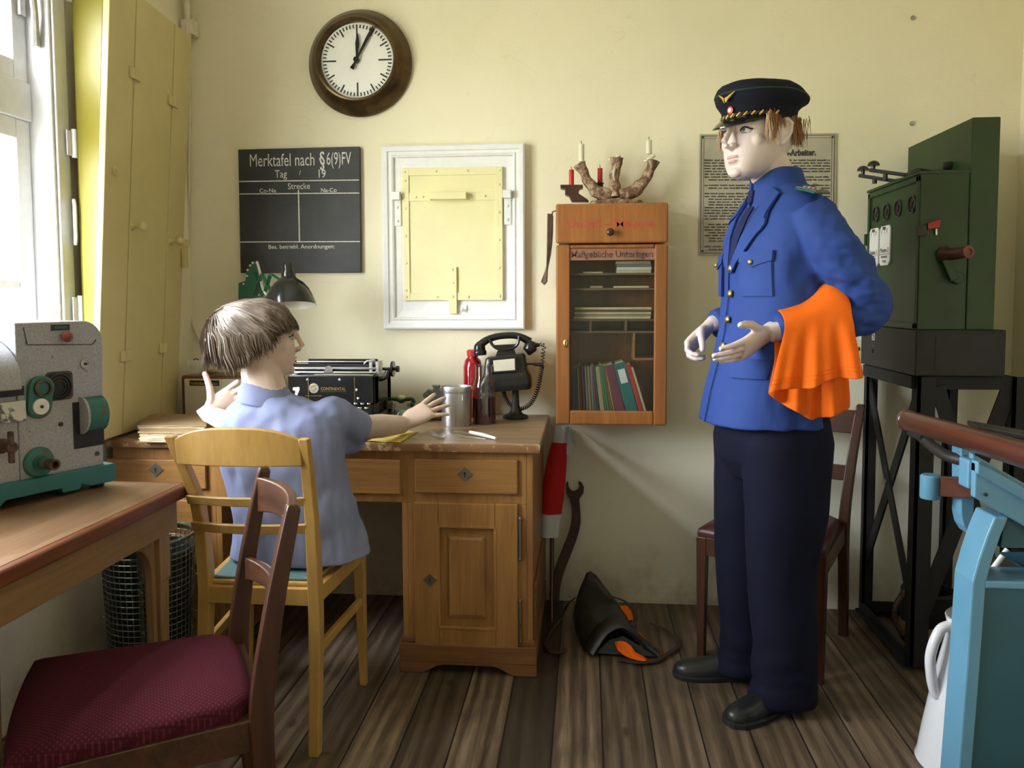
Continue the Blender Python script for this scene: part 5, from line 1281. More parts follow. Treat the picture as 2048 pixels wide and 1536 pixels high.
# ================================================================ right side: apparatus on its stand
plain('signal_green', (.014, .040, .008), .45, var=.22, scale=5, bump=.06)
plain('stand_black', (.009, .008, .008), .7, var=.3, bump=.1)
plain('box_black', (.015, .013, .012), .6, var=.3, scale=8)
AX = 1.066; AY0 = 2.70; AY1 = 3.22
def LX(x, y): return atx(x, y, AX)                                  # photo pixel on the operating face
def stand():
    o = Vector((1.21, 2.96, 0)); t = thing('apparatus_stand', 'black iron stand with crossed braces carrying the green apparatus', 'stand', o)
    A = lambda x, y, z: Vector((x, y, z))-o; M_ = 'stand_black'
    x0, x1, y0, y1, zt = 1.084, 1.350, 2.735, 3.20, .992
    xs = [(x0, y0), (x1+.03, y0), (x0, y1), (x1+.03, y1)]
    for x, y in xs:
        w = .052 if y == y0 else .036
        B().bb(A(x-.003, y-w/2, .02), A(x+w, y-w/2+.008, zt)).bb(A(x-.003, y-w/2, .02), A(x+.006, y+w/2, zt)).build('leg', M_, t)
    b = B()
    for p, q_ in (((x0, y0), (x0, y1)), ((x1+.03, y0), (x1+.03, y1)), ((x0, y0), (x1+.03, y0)), ((x0, y1), (x1+.03, y1))):
        B().bar(A(p[0], p[1], .022), A(q_[0], q_[1], .022), .045, .010).bar(A(p[0], p[1], .03), A(q_[0], q_[1], .03), .008, .05).build('base_rail', M_, t)
        B().bar(A(p[0], p[1], zt-.022), A(q_[0], q_[1], zt-.022), .030, .042).build('top_rail', M_, t)
    def br(p, q_, w=.045): B().bar(A(*p), A(*q_), .007, w, (0, 0, 1) if abs(p[0]-q_[0]) < .01 else (0, 0, 1)).build('brace', M_, t)
    br((x0+.008, y1, .93), (x0+.008, y0, .20)); br((x0+.014, y0, .96), (x0+.014, y1, .22))
    br((x0+.06, y0-.018, .96), (x1+.03, y0-.018, .20)); br((x1+.02, y0-.010, .95), (x0+.03, y0-.010, .18), .05)
    k = B().cyl(A(x0-.001, 2.975, .585), A(x0-.007, 2.975, .585), .009, seg=12); k.build('bolt', 'steel_dull', t)
stand()
def apparatus():
    o = Vector((1.2, 2.96, .9935)); t = thing('signal_apparatus', 'dark green signalling apparatus with levers, crank and white plates', 'apparatus', o)
    A = lambda x, y, z: Vector((x, y, z))-o
    xr = at(2012, 700, AY0).x; xg = at(1992, 560, AY0).x; zb1 = at(1830, 660, AY0).z; zt = at(1838, 345, AY0).z; ys = at(1946, 240, AY0).x; zt2 = at(1946, 234, AY0).z
    yg = LX(1734, 480).y
    bb = B().bb(A(AX, AY0, .9942), A(xr, AY1, zb1)).build('battery_box', 'box_black', t, bevel=.004)
    B().bb(A(AX+.012, AY0-.002, zb1-.012), A(xr-.01, AY0, zb1-.004)).bb(A(AX+.06, AY0-.0015, 1.005), A(AX+.062, AY0, zb1-.02)).build('seam', 'black_void', bb)
    B().bb(A(AX+.004, AY0+.006, zb1), A(ys, yg, zt)).build('lower_case', 'signal_green', t, bevel=.003)
    lc = B().bb(A(ys, AY0+.002, zb1), A(xg, AY1-.005, zt2)); lc.build('tall_case', 'signal_green', t, bevel=.004)
    lid = B().bb(A(AX-.004, AY0+.004, zt-.004), A(ys, yg+.004, zt+.006)); lid.build('lid', 'signal_green', t, bevel=.002)
    # framed door on the operating face
    b = B(); y0, y1 = AY0+.010, yg-.008; w = .018
    for p, q_ in (((y0, zb1+.004), (y1, zb1+.004+w)), ((y0, zt-.008-w), (y1, zt-.008)), ((y0, zb1+.004), (y0+w, zt-.008)), ((y1-w, zb1+.004), (y1, zt-.008))): b.bb(A(AX-.003, p[0], p[1]), A(AX+.005, q_[0], q_[1]))
    d = b.build('door_frame', 'signal_green', t, bevel=.0015)
    p = LX(1733, 480); B().bb(A(AX-.008, yg-.004, p.z-.022), A(AX+.010, yg+.012, p.z+.022)).build('hinge', 'signal_green', t, bevel=.002)
    for x, y in ((1751, 429), (1772, 424), (1795, 417), (1823, 409)):
        p = LX(x, y)-o; k = B().lathe([(.030, 0), (.030, .004), (.026, .006), (.025, .002), (.001, .002)], p+Vector((.004, 0, 0)), (-1, 0, 0), 28).build('round_window', 'black_paint', t, smooth=40)
        B().lathe([(.024, .0024), (.001, .0026)], p+Vector((.004, 0, 0)), (-1, 0, 0), 28).build('window_glass', 'black_gloss', k)
        B().bar(p+Vector((-.0012, .008, -.012)), p+Vector((-.0012, -.008, .012)), .004, .002, (1, 0, 0)).build('pointer', 'rusty_metal', k)
    ux, uy = Vector((0, -1, 0)), Z_
    for c4, nm in (((1740, 459), (1758, 455), (1756, 533), (1739, 536)), 0), (((1761, 454), (1781, 449), (1779, 529), (1759, 532)), 1):
        P = [LX(*q_)-o for q_ in c4]; y0_, y1_, z0_, z1_ = (P[0].y+P[3].y)/2, (P[1].y+P[2].y)/2, (P[2].z+P[3].z)/2, (P[0].z+P[1].z)/2
        w_, h_ = y0_-y1_, z1_-z0_; c_ = .012
        out = [(0, c_), (c_, 0), (w_-c_, 0), (w_, c_), (w_, h_-c_), (w_-c_, h_), (c_, h_), (0, h_-c_)]
        base = Vector((AX-o.x+.003, y0_, z0_)); pl = B().prism(out, base, ux, uy, .0045).build('enamel_plate', 'clean_paper', t)
        f = base+Vector((-.0047, 0, 0)); at2 = lambda a, z: f+ux*(a*w_)+uy*(z*h_)
        [B().bar(at2(*p), at2(*q_), w0, .0008, (1, 0, 0)).build('printed_mark', 'print_black', pl) for p, q_, w0 in (((.02, .285), (.98, .285), .0016), ((.5, .80), (.5, .93), .0012), ((.28, .945), (.58, .935), .011))]
        for s_, a, z, h1, wd in (('Posten 2', .5, .325, .017, .8), ('F', .20, .79, .016, None), ("F'", .74, .80, .016, None), ('Streckengl.', .5, .19, .010, .62), ('links' if nm == 0 else 'rechts', .5, .075, .010, .34)):
            text('lettering', s_, 'print_black', pl, at2(a, z), ux, uy, width=wd*w_ if wd else None, height=h1, xs=.8, bold=.01)
    for s_, x, y, hpx in (('60', 1721, 679, 17), ('60', 1747, 681, 17), ('+', 1720, 692, 9), ('-', 1746, 694, 9)):
        p = LX(x, y)-o; text('lettering', s_, 'chalk_white', bb, p+Vector((-.0006, 0, 0)), ux, uy, height=hpx*2.95/1600*.9, xs=.8)
    for x, y in ((1719, 698), (1745, 702)): p = LX(x, y)-o; B().lathe([(.008, 0), (.008, .003), (.001, .003)], p, (-1, 0, 0), 14).build('terminal', 'black_void', bb)
    # red seal and crank on the side that faces the room
    S = lambda x, y, d=0.0: at(x, y, AY0+.006+d)-o
    plain('signal_red', (.38, .014, .012), .4, var=.1)
    k = B().loft([[S(*q_) for q_ in ((1856, 446), (1882, 438), (1880, 455), (1856, 459))], [S(*q_, -.012) for q_ in ((1856, 446), (1882, 438), (1880, 455), (1856, 459))]]).build('red_flap', 'signal_red', t, bevel=.002)
    B().tube([S(1872, 458, -.004), S(1872.5, 470, -.004)], .004, 8).build('lead_seal', 'chrome', k)
    q0 = S(1842, 461); B().box(q0+Vector((0, -.004, 0)), (.030, .010, .036)).build('hasp', 'dark_metal', t, bevel=.002)
    k = B(); c0 = S(1888, 510); k.lathe([(.028, 0), (.026, .010), (.020, .020), (.018, .10)], c0, Vector((.30, -1, .04)), 24); wood_h = k.build('crank_hub', 'dark_chair_wood', t, smooth=40)
    e = c0+Vector((.30, -1, .04)).normalized()*.10; B().lathe([(.0185, -.005), (.0205, .0), (.020, .006), (.010, .008), (.009, .004), (.001, .004)], e, Vector((.30, -1, .04)), 24).build('hub_cap', 'red_knob', wood_h, smooth=40)
    k = B(); k.bar(S(1892, 518, -.02), S(1910, 560, -.02), .030, .012, (0, 1, 0)); k.lathe([(.020, 0), (.020, .02), (.001, .021)], S(1911, 556), (0, -1, 0), 20); k.build('crank_arm', 'signal_green', t, bevel=.004)
    k = B().lathe([(.014, 0), (.014, .02), (.010, .026), (.001, .027)], atx(1902, 331, ys)-o, (-1, 0, 0), 20).build('knob', 'dark_metal', t, smooth=40)
    # key levers on top
    def lever(px0, py0, px1, py1, yy, kx, ky):
        a, b_ = at(px0, py0, yy)-o, at(px1, py1, yy-.05)-o; k = B().bar(a, b_, .016, .012).build('key_lever', 'dark_metal', t, bevel=.003)
        p = at(kx, ky, yy)-o; h = B().lathe([(.006, -.010), (.006, .004), (.020, .004), (.0195, .010), (.014, .018), (.006, .0215), (.001, .022)], p, Z_, 24); h.cyl(p+Vector((0, 0, -.012)), p, .006); h.build('key_knob', 'bakelite', k, smooth=40)
        m_ = a.lerp(b_, .45); zl = zt+.006-o.z; B().cyl((m_.x, m_.y, zl-.001), (m_.x, m_.y, m_.z+.004), .008, .007).build('pivot_post', 'dark_metal', k)
        return b_
    e1 = lever(1717, 351, 1790, 362, 3.00, 1726, 344); e2 = lever(1738, 340, 1812, 350, 2.93, 1747, 334)
    k = B(); k.tube([e1, e1+Vector((.02, -.02, .0)), e2+Vector((.02, .0, .004))], .008, 8); k.tube([e2, e2+Vector((.03, -.03, .012)), atx(1862, 344, ys)-o, atx(1862, 344, ys)-o+Vector((.004, 0, 0))], .007, 8); k.build('link_rod', 'dark_metal', t, smooth=50)
apparatus()
# ---------------------------------------------------------------- light blue press at the right edge
def press():
    Yn = 1.75; o = Vector((1.15, 1.9, 0)); t = thing('printing_press', 'light blue hand press with brown wooden roller at the right edge', 'press', o)
    worn('press_blue', (.11, .27, .40), (.07, .045, .03), .4, .70, 10); worn('press_teal', (.020, .085, .110), (.012, .03, .035), .5, .72, 14)
    wood('roller_wood', (.040, .012, .007), (.085, .028, .015), 'Y', .3, coat=.3)
    P = lambda x, y, Y=Yn: at(x, y, Y)-o
    post = [(1917, 1536), (1932, 1350), (1945, 1165), (1958, 1118), (1974, 1072), (1990, 1034)]
    L_ = [P(*q_) for q_ in post]; d = L_[0]-L_[1]; L_.insert(0, Vector((L_[0].x+d.x*1.0*(L_[0].z/abs(d.z)) if abs(d.z) > 1e-6 else L_[0].x, L_[0].y, 0.0)))
    rings = []
    for i, p in enumerate(L_):
        x = p.x; rings.append([Vector((x, Yn-o.y, p.z)), Vector((x, Yn-o.y+.085, p.z)), Vector((x+.028, Yn-o.y+.085, p.z)), Vector((x+.028, Yn-o.y, p.z))])
    B().loft(rings).build('side_post', 'press_blue', t, bevel=.004)
    # dark front panel with a raised border
    zt = P(1945, 1165).z; ring0 = [q_ for q_ in L_ if q_.z <= zt+1e-6]; xe = 1.52-o.x
    b = B(); top = [Vector((q_.x+.012, q_.y+.004, q_.z)) for q_ in ring0]; right = [Vector((xe, q_.y, q_.z)) for q_ in top]
    for i in range(len(top)-1): b.loft([[top[i], right[i], right[i+1], top[i+1]], [p+Vector((0, .012, 0)) for p in (top[i], right[i], right[i+1], top[i+1])]])
    b.build('front_panel', 'press_teal', t)
    b = B().bb((ring0[-1].x+.026, Yn-o.y-.001, zt-.012), (xe, Yn-o.y+.10, zt+.004)); b.build('panel_flange', 'press_blue', t, bevel=.003)
    B().bb((L_[0].x+.30, Yn-o.y+.24, .0), (xe, Yn-o.y+.26, zt)).build('rear_panel', 'press_teal', t); B().bb((xe-.02, Yn-o.y+.02, 0), (xe, Yn-o.y+.24, zt)).build('side_panel', 'press_teal', t)
    # inside shelf, pale rod and plate
    B().bb((ring0[-1].x+.12, Yn-o.y+.10, zt-.03), (xe, Yn-o.y+.24, zt-.018)).build('inner_shelf', 'dark_metal', t)
    a, b_ = P(1984, 1140, 1.86), P(2008, 1108, 1.86); B().tube([a, b_, b_+(b_-a)*.3], .006, 10).build('pale_rod', 'white_paint', t, smooth=50)
    b = B(); q4 = [P(2000, 1104, 1.84), P(2080, 1104, 1.84), P(2080, 1150, 1.90), P(2035, 1128, 1.90)]; b.loft([q4, [p+Vector((0, .004, -.004)) for p in q4]]); b.build('tilted_plate', 'press_blue', t)
    # upper body: trough with a sloping lip, darker face below
    up_ = [P(1990, 1034), P(1960, 1000), P(1955, 925), P(1968, 918)]
    x0 = P(1950, 960).x; xa = xe
    zl, zr = P(1953, 925).z, P(2048, 980).z; sl = (zr-zl)/(P(2048, 980).x-P(1953, 925).x)
    zb, zbr = P(1950, 995).z, P(2048, 1055).z
    def edge(z_left, x): return z_left+sl*(x-x0)
    f = [Vector((x0, Yn-o.y, zb)), Vector((xa, Yn-o.y, edge(zb, xa))), Vector((xa, Yn-o.y, edge(zl, xa))), Vector((x0, Yn-o.y, zl))]
    B().loft([f, [p+Vector((0, .02, 0)) for p in f]]).build('trough_side', 'press_blue', t, bevel=.003)
    f2 = [Vector((p.x+.04, p.y+.10, p.z)) for p in f]; B().loft([f2, [p+Vector((0, .02, 0)) for p in f2]]).build('trough_side', 'press_blue', t, bevel=.003)
    g = [f[0]+Vector((.0, .02, .02)), f[1]+Vector((0, .02, .02)), f[1]+Vector((0, .10, .02)), f[0]+Vector((.04, .10, .02))]; B().loft([g, [p+Vector((0, 0, -.012)) for p in g]]).build('trough_bed', 'rusty_metal', t)
    r_ = [f[3]+Vector((.0, -.010, -.022)), f[2]+Vector((0, -.010, -.022)), f[2]+Vector((0, -.010, .004)), f[3]+Vector((0, -.010, .004))]; lip = B().loft([r_, [p+Vector((0, .03, 0)) for p in r_]]).build('trough_lip', 'press_blue', t, bevel=.003)
    k = B()
    for s in (.03, .16, .30, .44): p = f[3].lerp(f[2], s)+Vector((0, -.002, -.055)); k.lathe([(.004, 0), (.004, .003), (.001, .004)], p, (0, -1, 0), 10)
    k.build('bolts', 'dark_metal', t)
    u = [L_[-1]+Vector((.030, .02, 0)), Vector((xa, Yn-o.y+.02, L_[-1].z+sl*.3)), Vector((xa, Yn-o.y+.02, P(1990, 1100).z)), Vector((L_[-1].x+.024, Yn-o.y+.02, P(1970, 1100).z))]
    B().loft([u, [p+Vector((0, .02, 0)) for p in u]]).build('apron', 'press_teal', t)
    # rear side plate with rounded foot, clamp, spring bar
    s2 = [(1930, 888), (1950, 893), (1948, 1062), (1938, 1070), (1927, 1052), (1922, 1030), (1922, 900)]; Yr = 1.95
    a = [P(x, y, Yr) for x, y in s2]; B().loft([a, [p+Vector((.0, .05, 0)) for p in a]]).build('rear_plate', 'press_blue', t, bevel=.003)
    B().box(P(1940, 945, 1.86), (.030, .05, .066)).build('clamp', 'press_blue', t, bevel=.006)
    c = P(1861, 972, 2.0); B().lathe([(.001, -.030), (.022, -.030), (.0235, -.026), (.0235, .024), (.020, .028), (.001, .028)], c, Z_, 28).build('end_cap', 'press_blue', t, smooth=40)
    B().bar(c+Vector((.016, 0, 0)), P(1950, 975, 1.90), .022, .048).build('spring_bar', 'roller_wood', t, bevel=.003)
    # wooden roller and its arm
    q0, q1 = P(1812, 840, 2.22), P(2120, 930, 1.52); dr = (q1-q0).normalized(); L0 = (q1-q0).length
    B().lathe([(.001, -.004), (.020, -.004), (.026, 0), (.0285, .006), (.0285, .02), (.027, .022), (.027, L0)], q0, dr, 32).build('roller', 'roller_wood', t, smooth=35)
    k = B(); k.tube(catmull([q0+dr*.06+Vector((0, 0, -.02)), P(1862, 890, 2.08), P(1895, 912, 2.0), P(1932, 922, 1.95)], 6), .014, 10); k.tube([q0+dr*.04+Vector((0, 0, -.03)), q0+dr*.12+Vector((0, 0, -.03))], .012, 8); k.build('roller_arm', 'dark_metal', t, smooth=50)
    q2 = [P(1955, 852, 2.1), P(2110, 880, 1.9), P(2110, 890, 1.9), P(1955, 862, 2.1)]; B().loft([q2, [p+Vector((.02, .10, 0)) for p in q2]]).build('upper_plate', 'dark_metal', t, bevel=.002)
press()
# ---------------------------------------------------------------- enamel jug and iron can
def jug():
    o = Vector((1.015, 2.17, 0)); t = thing('enamel_jug', 'tall white enamel jug with handle behind the blue press', 'jug', o)
    plain('white_enamel', (.76, .77, .82), .18, var=.02); h = .405
    B().lathe([(.001, .003), (.116, .003), (.120, 0), (.123, .006), (.119, .014), (.108, .09), (.087, .21), (.066, .31), (.056, .355), (.056, .39), (.060, h), (.054, h), (.050, .35), (.1, .05), (.001, .02)], seg=48).build('body', 'white_enamel', t, smooth=40)
    B().lathe([(.057, h+.001), (.058, h+.005), (.046, h+.016), (.012, h+.022), (.012, h+.035), (.001, h+.036)], seg=32).build('lid', 'steel_dull', t, smooth=40)
    B().tube(catmull([(-.054, -.01, .385), (-.085, -.018, .372), (-.108, -.024, .31), (-.103, -.022, .245), (-.088, -.014, .195)], 8), .0135, 14).build('handle', 'white_enamel', t, smooth=60)
jug()
def can():
    o = Vector((1.245, 2.98, .0)); t = thing('iron_can', 'dark iron can with strap handle on the floor inside the apparatus stand', 'can', o)
    B().lathe([(.001, 0), (.088, 0), (.092, .005), (.092, .185), (.086, .192), (.080, .192), (.078, .02), (.001, .02)], seg=36).build('body', 'dark_metal', t, smooth=40)
    B().lathe([(.0925, .03), (.0935, .033), (.0935, .072), (.0925, .075)], seg=36, caps=False).build('reflection_band', 'folder_tan', t, smooth=40)  # tan strip colours in a reflection on the lower metal
    B().tube(catmull([(-.075, -.045, .185), (-.105, -.055, .196), (-.135, -.06, .15), (-.138, -.06, .10), (-.115, -.055, .05), (-.085, -.045, .03)], 6), .009, 10).build('handle', 'rusty_metal', t, smooth=60)
can()
# ---------------------------------------------------------------- flag, spanner, bag
def flag():
    yt, yb = 3.20, 3.09
    def P(x, y): return at(x, y, lerp(yt, yb, (y-850)/360))+Vector((.014, 0, 0))
    o = atz(1088, 1245, 0); o.y = min(o.y, 3.09); o.x = at(1088, 1245, o.y).x+.030; o.z = 0; t = thing('signal_flag', 'rolled white and red signal flag on a stick leaning beside the desk', 'flag', o)
    cloth('flag_white', (.60, .61, .68), .8, .06, 500); cloth('flag_red', (.50, .018, .020), .8, .1, 500)
    B().tube([Vector((0, 0, .0)), P(1097, 1072)-o, P(1115, 860)-o], .0085, 10).build('stick', 'roller_wood', t, smooth=50)
    rows = [(852, 1102, 1131), (868, 1100, 1130), (884, 1097, 1128), (905, 1091, 1127), (930, 1085, 1126), (960, 1080, 1124), (995, 1078, 1121), (1027, 1077, 1116), (1050, 1076, 1113), (1073, 1075, 1110)]
    def ring(r):
        y, a, b = r; p, q_ = P(a, y)-o, P(b, y)-o; c = (p+q_)/2; hw = (q_-p).length/2; out = []
        for i in range(20):
            th = 2*math.pi*i/20; out.append(c+Vector((hw*math.cos(th), .022*math.sin(th)*(1+.18*math.sin(3*th+y*.02)), 0)))
        return out
    for nm, i0, i1, m_ in (('white_stripe', 0, 2, 'flag_white'), ('red_stripe', 2, 7, 'flag_red'), ('white_stripe', 7, 9, 'flag_white')): B().loft([ring(r) for r in rows[i0:i1+1]]).build(nm, m_, t, smooth=60)
    f = [(1128, 856), (1134, 866), (1142, 890), (1139, 897), (1134, 913), (1126, 908)]; a = [P(x, y)-o+Vector((0, -.006, 0)) for x, y in f]; B().loft([a, [p+Vector((0, .003, 0)) for p in a]]).build('loose_corner', 'flag_white', t)
flag()
def spanner():
    yt, yb = 3.225, 3.10
    def P(x, y): return at(x, y, lerp(yt, yb, (y-960)/290))+Vector((.020+.022*max(0, (y-1000)/240), 0, 0))
    o = P(1086, 1236); o.z = 0; t = thing('spanner', 'huge curved rusty open-ended spanner leaning on the wall by the flag', 'spanner', o)
    plain('rust_brown', (.045, .024, .018), .55, .4, var=.4, scale=40, bump=.3)
    ctr = [(1139, 997, 19), (1141, 1018, 17), (1140, 1042, 19), (1134, 1066, 19), (1123, 1093, 20), (1110, 1122, 20), (1099, 1150, 20), (1092, 1178, 20), (1089, 1205, 20), (1087, 1232, 22)]
    cp = catmull([P(x, y)-o for x, y, w in ctr], 4); cp[-1].z = .004; n = len(cp); rings = []
    for i, c in enumerate(cp):
        d = (cp[min(i+1, n-1)]-cp[max(i-1, 0)]).normalized(); s = d.cross(Y_).normalized(); w = np.interp(i/(n-1), np.linspace(0, 1, len(ctr)), [q_[2] for q_ in ctr])*3.15/1600/2
        rings.append([c-s*w-Y_*.009, c+s*w-Y_*.009, c+s*w+Y_*.009, c-s*w+Y_*.009])
    B().loft(rings).build('shank', 'rust_brown', t, bevel=.003)
    j = [(1132, 1000), (1124, 988), (1122, 975), (1124, 963), (1127, 965), (1127, 972), (1131, 980), (1138, 983), (1146, 979), (1149, 971), (1147, 965), (1148, 963), (1153, 965), (1158, 974), (1157, 985), (1150, 995), (1148, 1000)]
    a = [P(x, y)-o-Y_*.010 for x, y in j]; B().loft([a, [p+Y_*.020 for p in a]]).build('jaw', 'rust_brown', t, bevel=.002)
spanner()
def bag():
    ax = [(1177, 1145, 3.06, 5), (1181, 1156, 3.05, 14), (1184, 1172, 3.03, 24), (1188, 1195, 3.0, 36), (1194, 1222, 2.95, 50), (1206, 1252, 2.89, 58), (1220, 1278, 2.84, 60), (1232, 1296, 2.80, 60)]
    o = atz(1215, 1310, 0); o.z = 0; t = thing('leather_bag', 'black leather signal bag with orange cloth slumped against the wall', 'bag', o)
    plain('black_leather', (.018, .016, .015), .38, var=.3, bump=.25, bscale=160); cloth('orange_cloth', (.80, .135, .004), .8, .06, 700, .2); plain('strap_leather', (.035, .022, .016), .5, var=.3)
    cs = [at(x, y, Y) for x, y, Y, w in ax]; n = len(cs); rings = []
    for i, c in enumerate(cs):
        d = (cs[min(i+1, n-1)]-cs[max(i-1, 0)]).normalized(); s = (rt-d*rt.dot(d)).normalized(); v = d.cross(s); w = ax[i][3]*c.y/1600; r_ = []
        for k in range(28):
            th = 2*math.pi*k/28; p = c+s*(w*math.cos(th))+v*(w*.62*math.sin(th)); p = p+Vector((0, 0, 1))*(mnoise.noise(p*14)*.010)
            p.z = max(p.z, .003); r_.append(p-o)
        rings.append(r_)
    B().loft(rings).build('body', 'black_leather', t, smooth=60)
    def P(x, y, Y): p = at(x, y, Y); p.z = max(p.z, .012); return p-o
    mouth = catmull([P(1186, 1322, 2.72), P(1198, 1292, 2.735), P(1218, 1266, 2.755), P(1246, 1256, 2.765), P(1275, 1275, 2.75), P(1300, 1298, 2.735), P(1320, 1314, 2.72)], 6)
    nM = len(mouth); b = B(); rings = []
    for i, c in enumerate(mouth):
        s = i/(nM-1); w = lerp(.018, .013, s); back = Vector((-.03, .075, -.0)) if s < .8 else Vector((-.01, .05, 0)); ring = []
        d = (mouth[min(i+1, nM-1)]-mouth[max(i-1, 0)]).normalized(); nrm = d.cross(Vector((0, 1, 0))).normalized()
        for k in range(10):
            th = 2*math.pi*k/10; p = c+back*(.5-.5*math.cos(th))*1.0+nrm*w*math.sin(th); p.z = max(p.z, .003); ring.append(p)
        rings.append(ring)
    b.loft(rings).build('mouth_flap', 'black_leather', t, smooth=60)
    B().loft([[P(1190, 1325, 2.74), P(1218, 1280, 2.76), P(1246, 1272, 2.77), P(1285, 1296, 2.75), P(1312, 1322, 2.73)], [P(1190, 1325, 2.80), P(1218, 1280, 2.84), P(1246, 1272, 2.84), P(1285, 1296, 2.80), P(1312, 1322, 2.78)]]).build('lining', 'black_void', t)
    # cloth stuffed in the mouth
    tc_ = thing('orange_flag', 'orange signal cloth stuffed in the black leather bag on the floor', 'cloth', o)
    b = B(); c1 = [(1231, 1285, 2.725), (1240, 1282, 2.73), (1252, 1284, 2.73), (1262, 1292, 2.725), (1270, 1304, 2.715), (1285, 1312, 2.708), (1296, 1318, 2.705)]; c2 = [(1231, 1288, 2.72), (1236, 1300, 2.71), (1247, 1310, 2.705), (1260, 1316, 2.70), (1272, 1320, 2.697), (1284, 1325, 2.693), (1294, 1326, 2.692)]
    b.loft([[P(*q_) for q_ in c1], [P(*q_)+Vector((0, .015, 0)) for q_ in [tuple(np.array(a)*.5+np.array(d)*.5) for a, d in zip(c1, c2)]], [P(*q_) for q_ in c2]], closed=False); b.build('cloth_fold', 'orange_cloth', tc_, solid=.002, smooth=80)
    for pts in (((1276, 1262, 2.80), (1292, 1278, 2.78), (1308, 1294, 2.765), (1325, 1309, 2.75), (1318, 1312, 2.745), (1300, 1296, 2.755), (1284, 1284, 2.765)), ((1240, 1212, 2.93), (1252, 1210, 2.94), (1262, 1222, 2.92), (1268, 1240, 2.89), (1258, 1240, 2.88), (1246, 1228, 2.90))):
        a = [P(*q_) for q_ in pts]; B().loft([a, [p+Vector((.004, .012, -.006)) for p in a]]).build('cloth_fold', 'orange_cloth', tc_, smooth=60)
    def strap(pts, w=.011, lift=True):
        cp = catmull([P(*q_) for q_ in pts], 6); B().tube(cp, w, 8, flat=.3, flatup=(0, 0, 1)).build('strap', 'strap_leather', t, smooth=60)
    strap([(1172, 1160, 3.0), (1190, 1160, 2.985), (1205, 1178, 2.96), (1222, 1192, 2.94), (1248, 1202, 2.95), (1266, 1218, 2.93), (1271, 1240, 2.88), (1262, 1252, 2.83)], .008)
    strap([(1300, 1246, 2.99), (1325, 1256, 2.96), (1348, 1272, 2.9), (1356, 1292, 2.83), (1340, 1312, 2.77), (1310, 1328, 2.70), (1275, 1336, 2.68), (1235, 1330, 2.70)], .009)
    strap([(1150, 1196, 2.98), (1136, 1208, 2.99), (1124, 1232, 3.0), (1104, 1268, 2.93), (1092, 1298, 2.82), (1096, 1318, 2.76), (1112, 1326, 2.73), (1132, 1314, 2.76)], .008)
bag()
# ================================================================ the two mannequins
def skin_mat(name, c, c2):
    t = NT(name); v = t.obj(); t.set(t.ramp(t.noise(v, 7, 4), [(.35, c), (.65, c2)]), .42, 0, .4)
    t.b.inputs['Subsurface Weight'].default_value = .12; t.b.inputs['Subsurface Radius'].default_value = (.012, .006, .004); t.b.inputs['Subsurface Scale'].default_value = .6
skin_mat('pale_skin', (.68, .56, .53), (.76, .64, .61)); skin_mat('beige_skin', (.60, .455, .375), (.68, .53, .45))
plain('eye_white', (.62, .60, .58), .2, var=.03); plain('iris_grey', (.10, .13, .14), .2, var=.2); plain('lash_dark', (.02, .016, .014), .5); plain('lip_pale', (.60, .40, .38), .35, var=.05); plain('lip_red', (.42, .12, .09), .35, var=.05)
plain('brow_brown', (.05, .028, .018), .8, var=.3)
def hair_mat(name, stops):
    t = NT(name); g_ = t.n('NewGeometry'); v = t.obj(); f = t.noise(v, 35, 3)
    k = t.math('ADD', t.math('MULTIPLY', g_.outputs['Random Per Island'], .75), t.math('MULTIPLY', f, .25))
    t.set(t.ramp(k, stops), .42, 0, .45); t.b.inputs['Anisotropic'].default_value = .4
hair_mat('brown_hair', [(.05, (.050, .030, .018)), (.45, (.115, .078, .054)), (.75, (.20, .150, .115)), (.95, (.31, .255, .21))])
hair_mat('ginger_hair', [(.05, (.22, .10, .04)), (.5, (.42, .24, .11)), (.95, (.62, .42, .24))])

def remesh(b, vox, it=2, fac=.5):
    """union of overlapping closed shapes as ONE continuous smoothed surface"""
    me = bpy.data.meshes.new('t'); me.from_pydata(b.v, [], b.f)
    bm = bmesh.new(); bm.from_mesh(me); bmesh.ops.recalc_face_normals(bm, faces=bm.faces); bm.to_mesh(me); bm.free()
    o = bpy.data.objects.new('t', me); COL.objects.link(o)
    m_ = o.modifiers.new('r', 'REMESH'); m_.mode = 'VOXEL'; m_.voxel_size = vox
    dg = bpy.context.evaluated_depsgraph_get(); ev = o.evaluated_get(dg); m2 = bpy.data.meshes.new_from_object(ev)
    bpy.data.objects.remove(o)
    bm = bmesh.new(); bm.from_mesh(m2)
    for _ in range(it): bmesh.ops.smooth_vert(bm, verts=bm.verts, factor=fac, use_axis_x=True, use_axis_y=True, use_axis_z=True)
    bm.to_mesh(m2); bm.free(); return m2
def coords(me):
    a = np.empty(len(me.vertices)*3, 'f'); me.vertices.foreach_get('co', a); return a.reshape(-1, 3)
def setco(me, a): me.vertices.foreach_set('co', a.astype('f').ravel()); me.update()
def link(me, name, mat, parent):
    o = bpy.data.objects.new(name, me); COL.objects.link(o); o.parent = parent; me.materials.clear(); me.materials.append(MATS[mat]); me.name = name
    me.polygons.foreach_set('use_smooth', [True]*len(me.polygons)); return o
def sup(cx, cy, z, a, b, n=32, e=2.3, bf=None):
    """horizontal superellipse ring; bf: different depth for the front half"""
    out = []
    for i in range(n):
        t = 2*math.pi*i/n; c, s = math.cos(t), math.sin(t); bb_ = b if s > 0 or bf is None else bf
        out.append(Vector((cx+a*math.copysign(abs(c)**(2/e), c), cy+bb_*math.copysign(abs(s)**(2/e), s), z)))
    return out
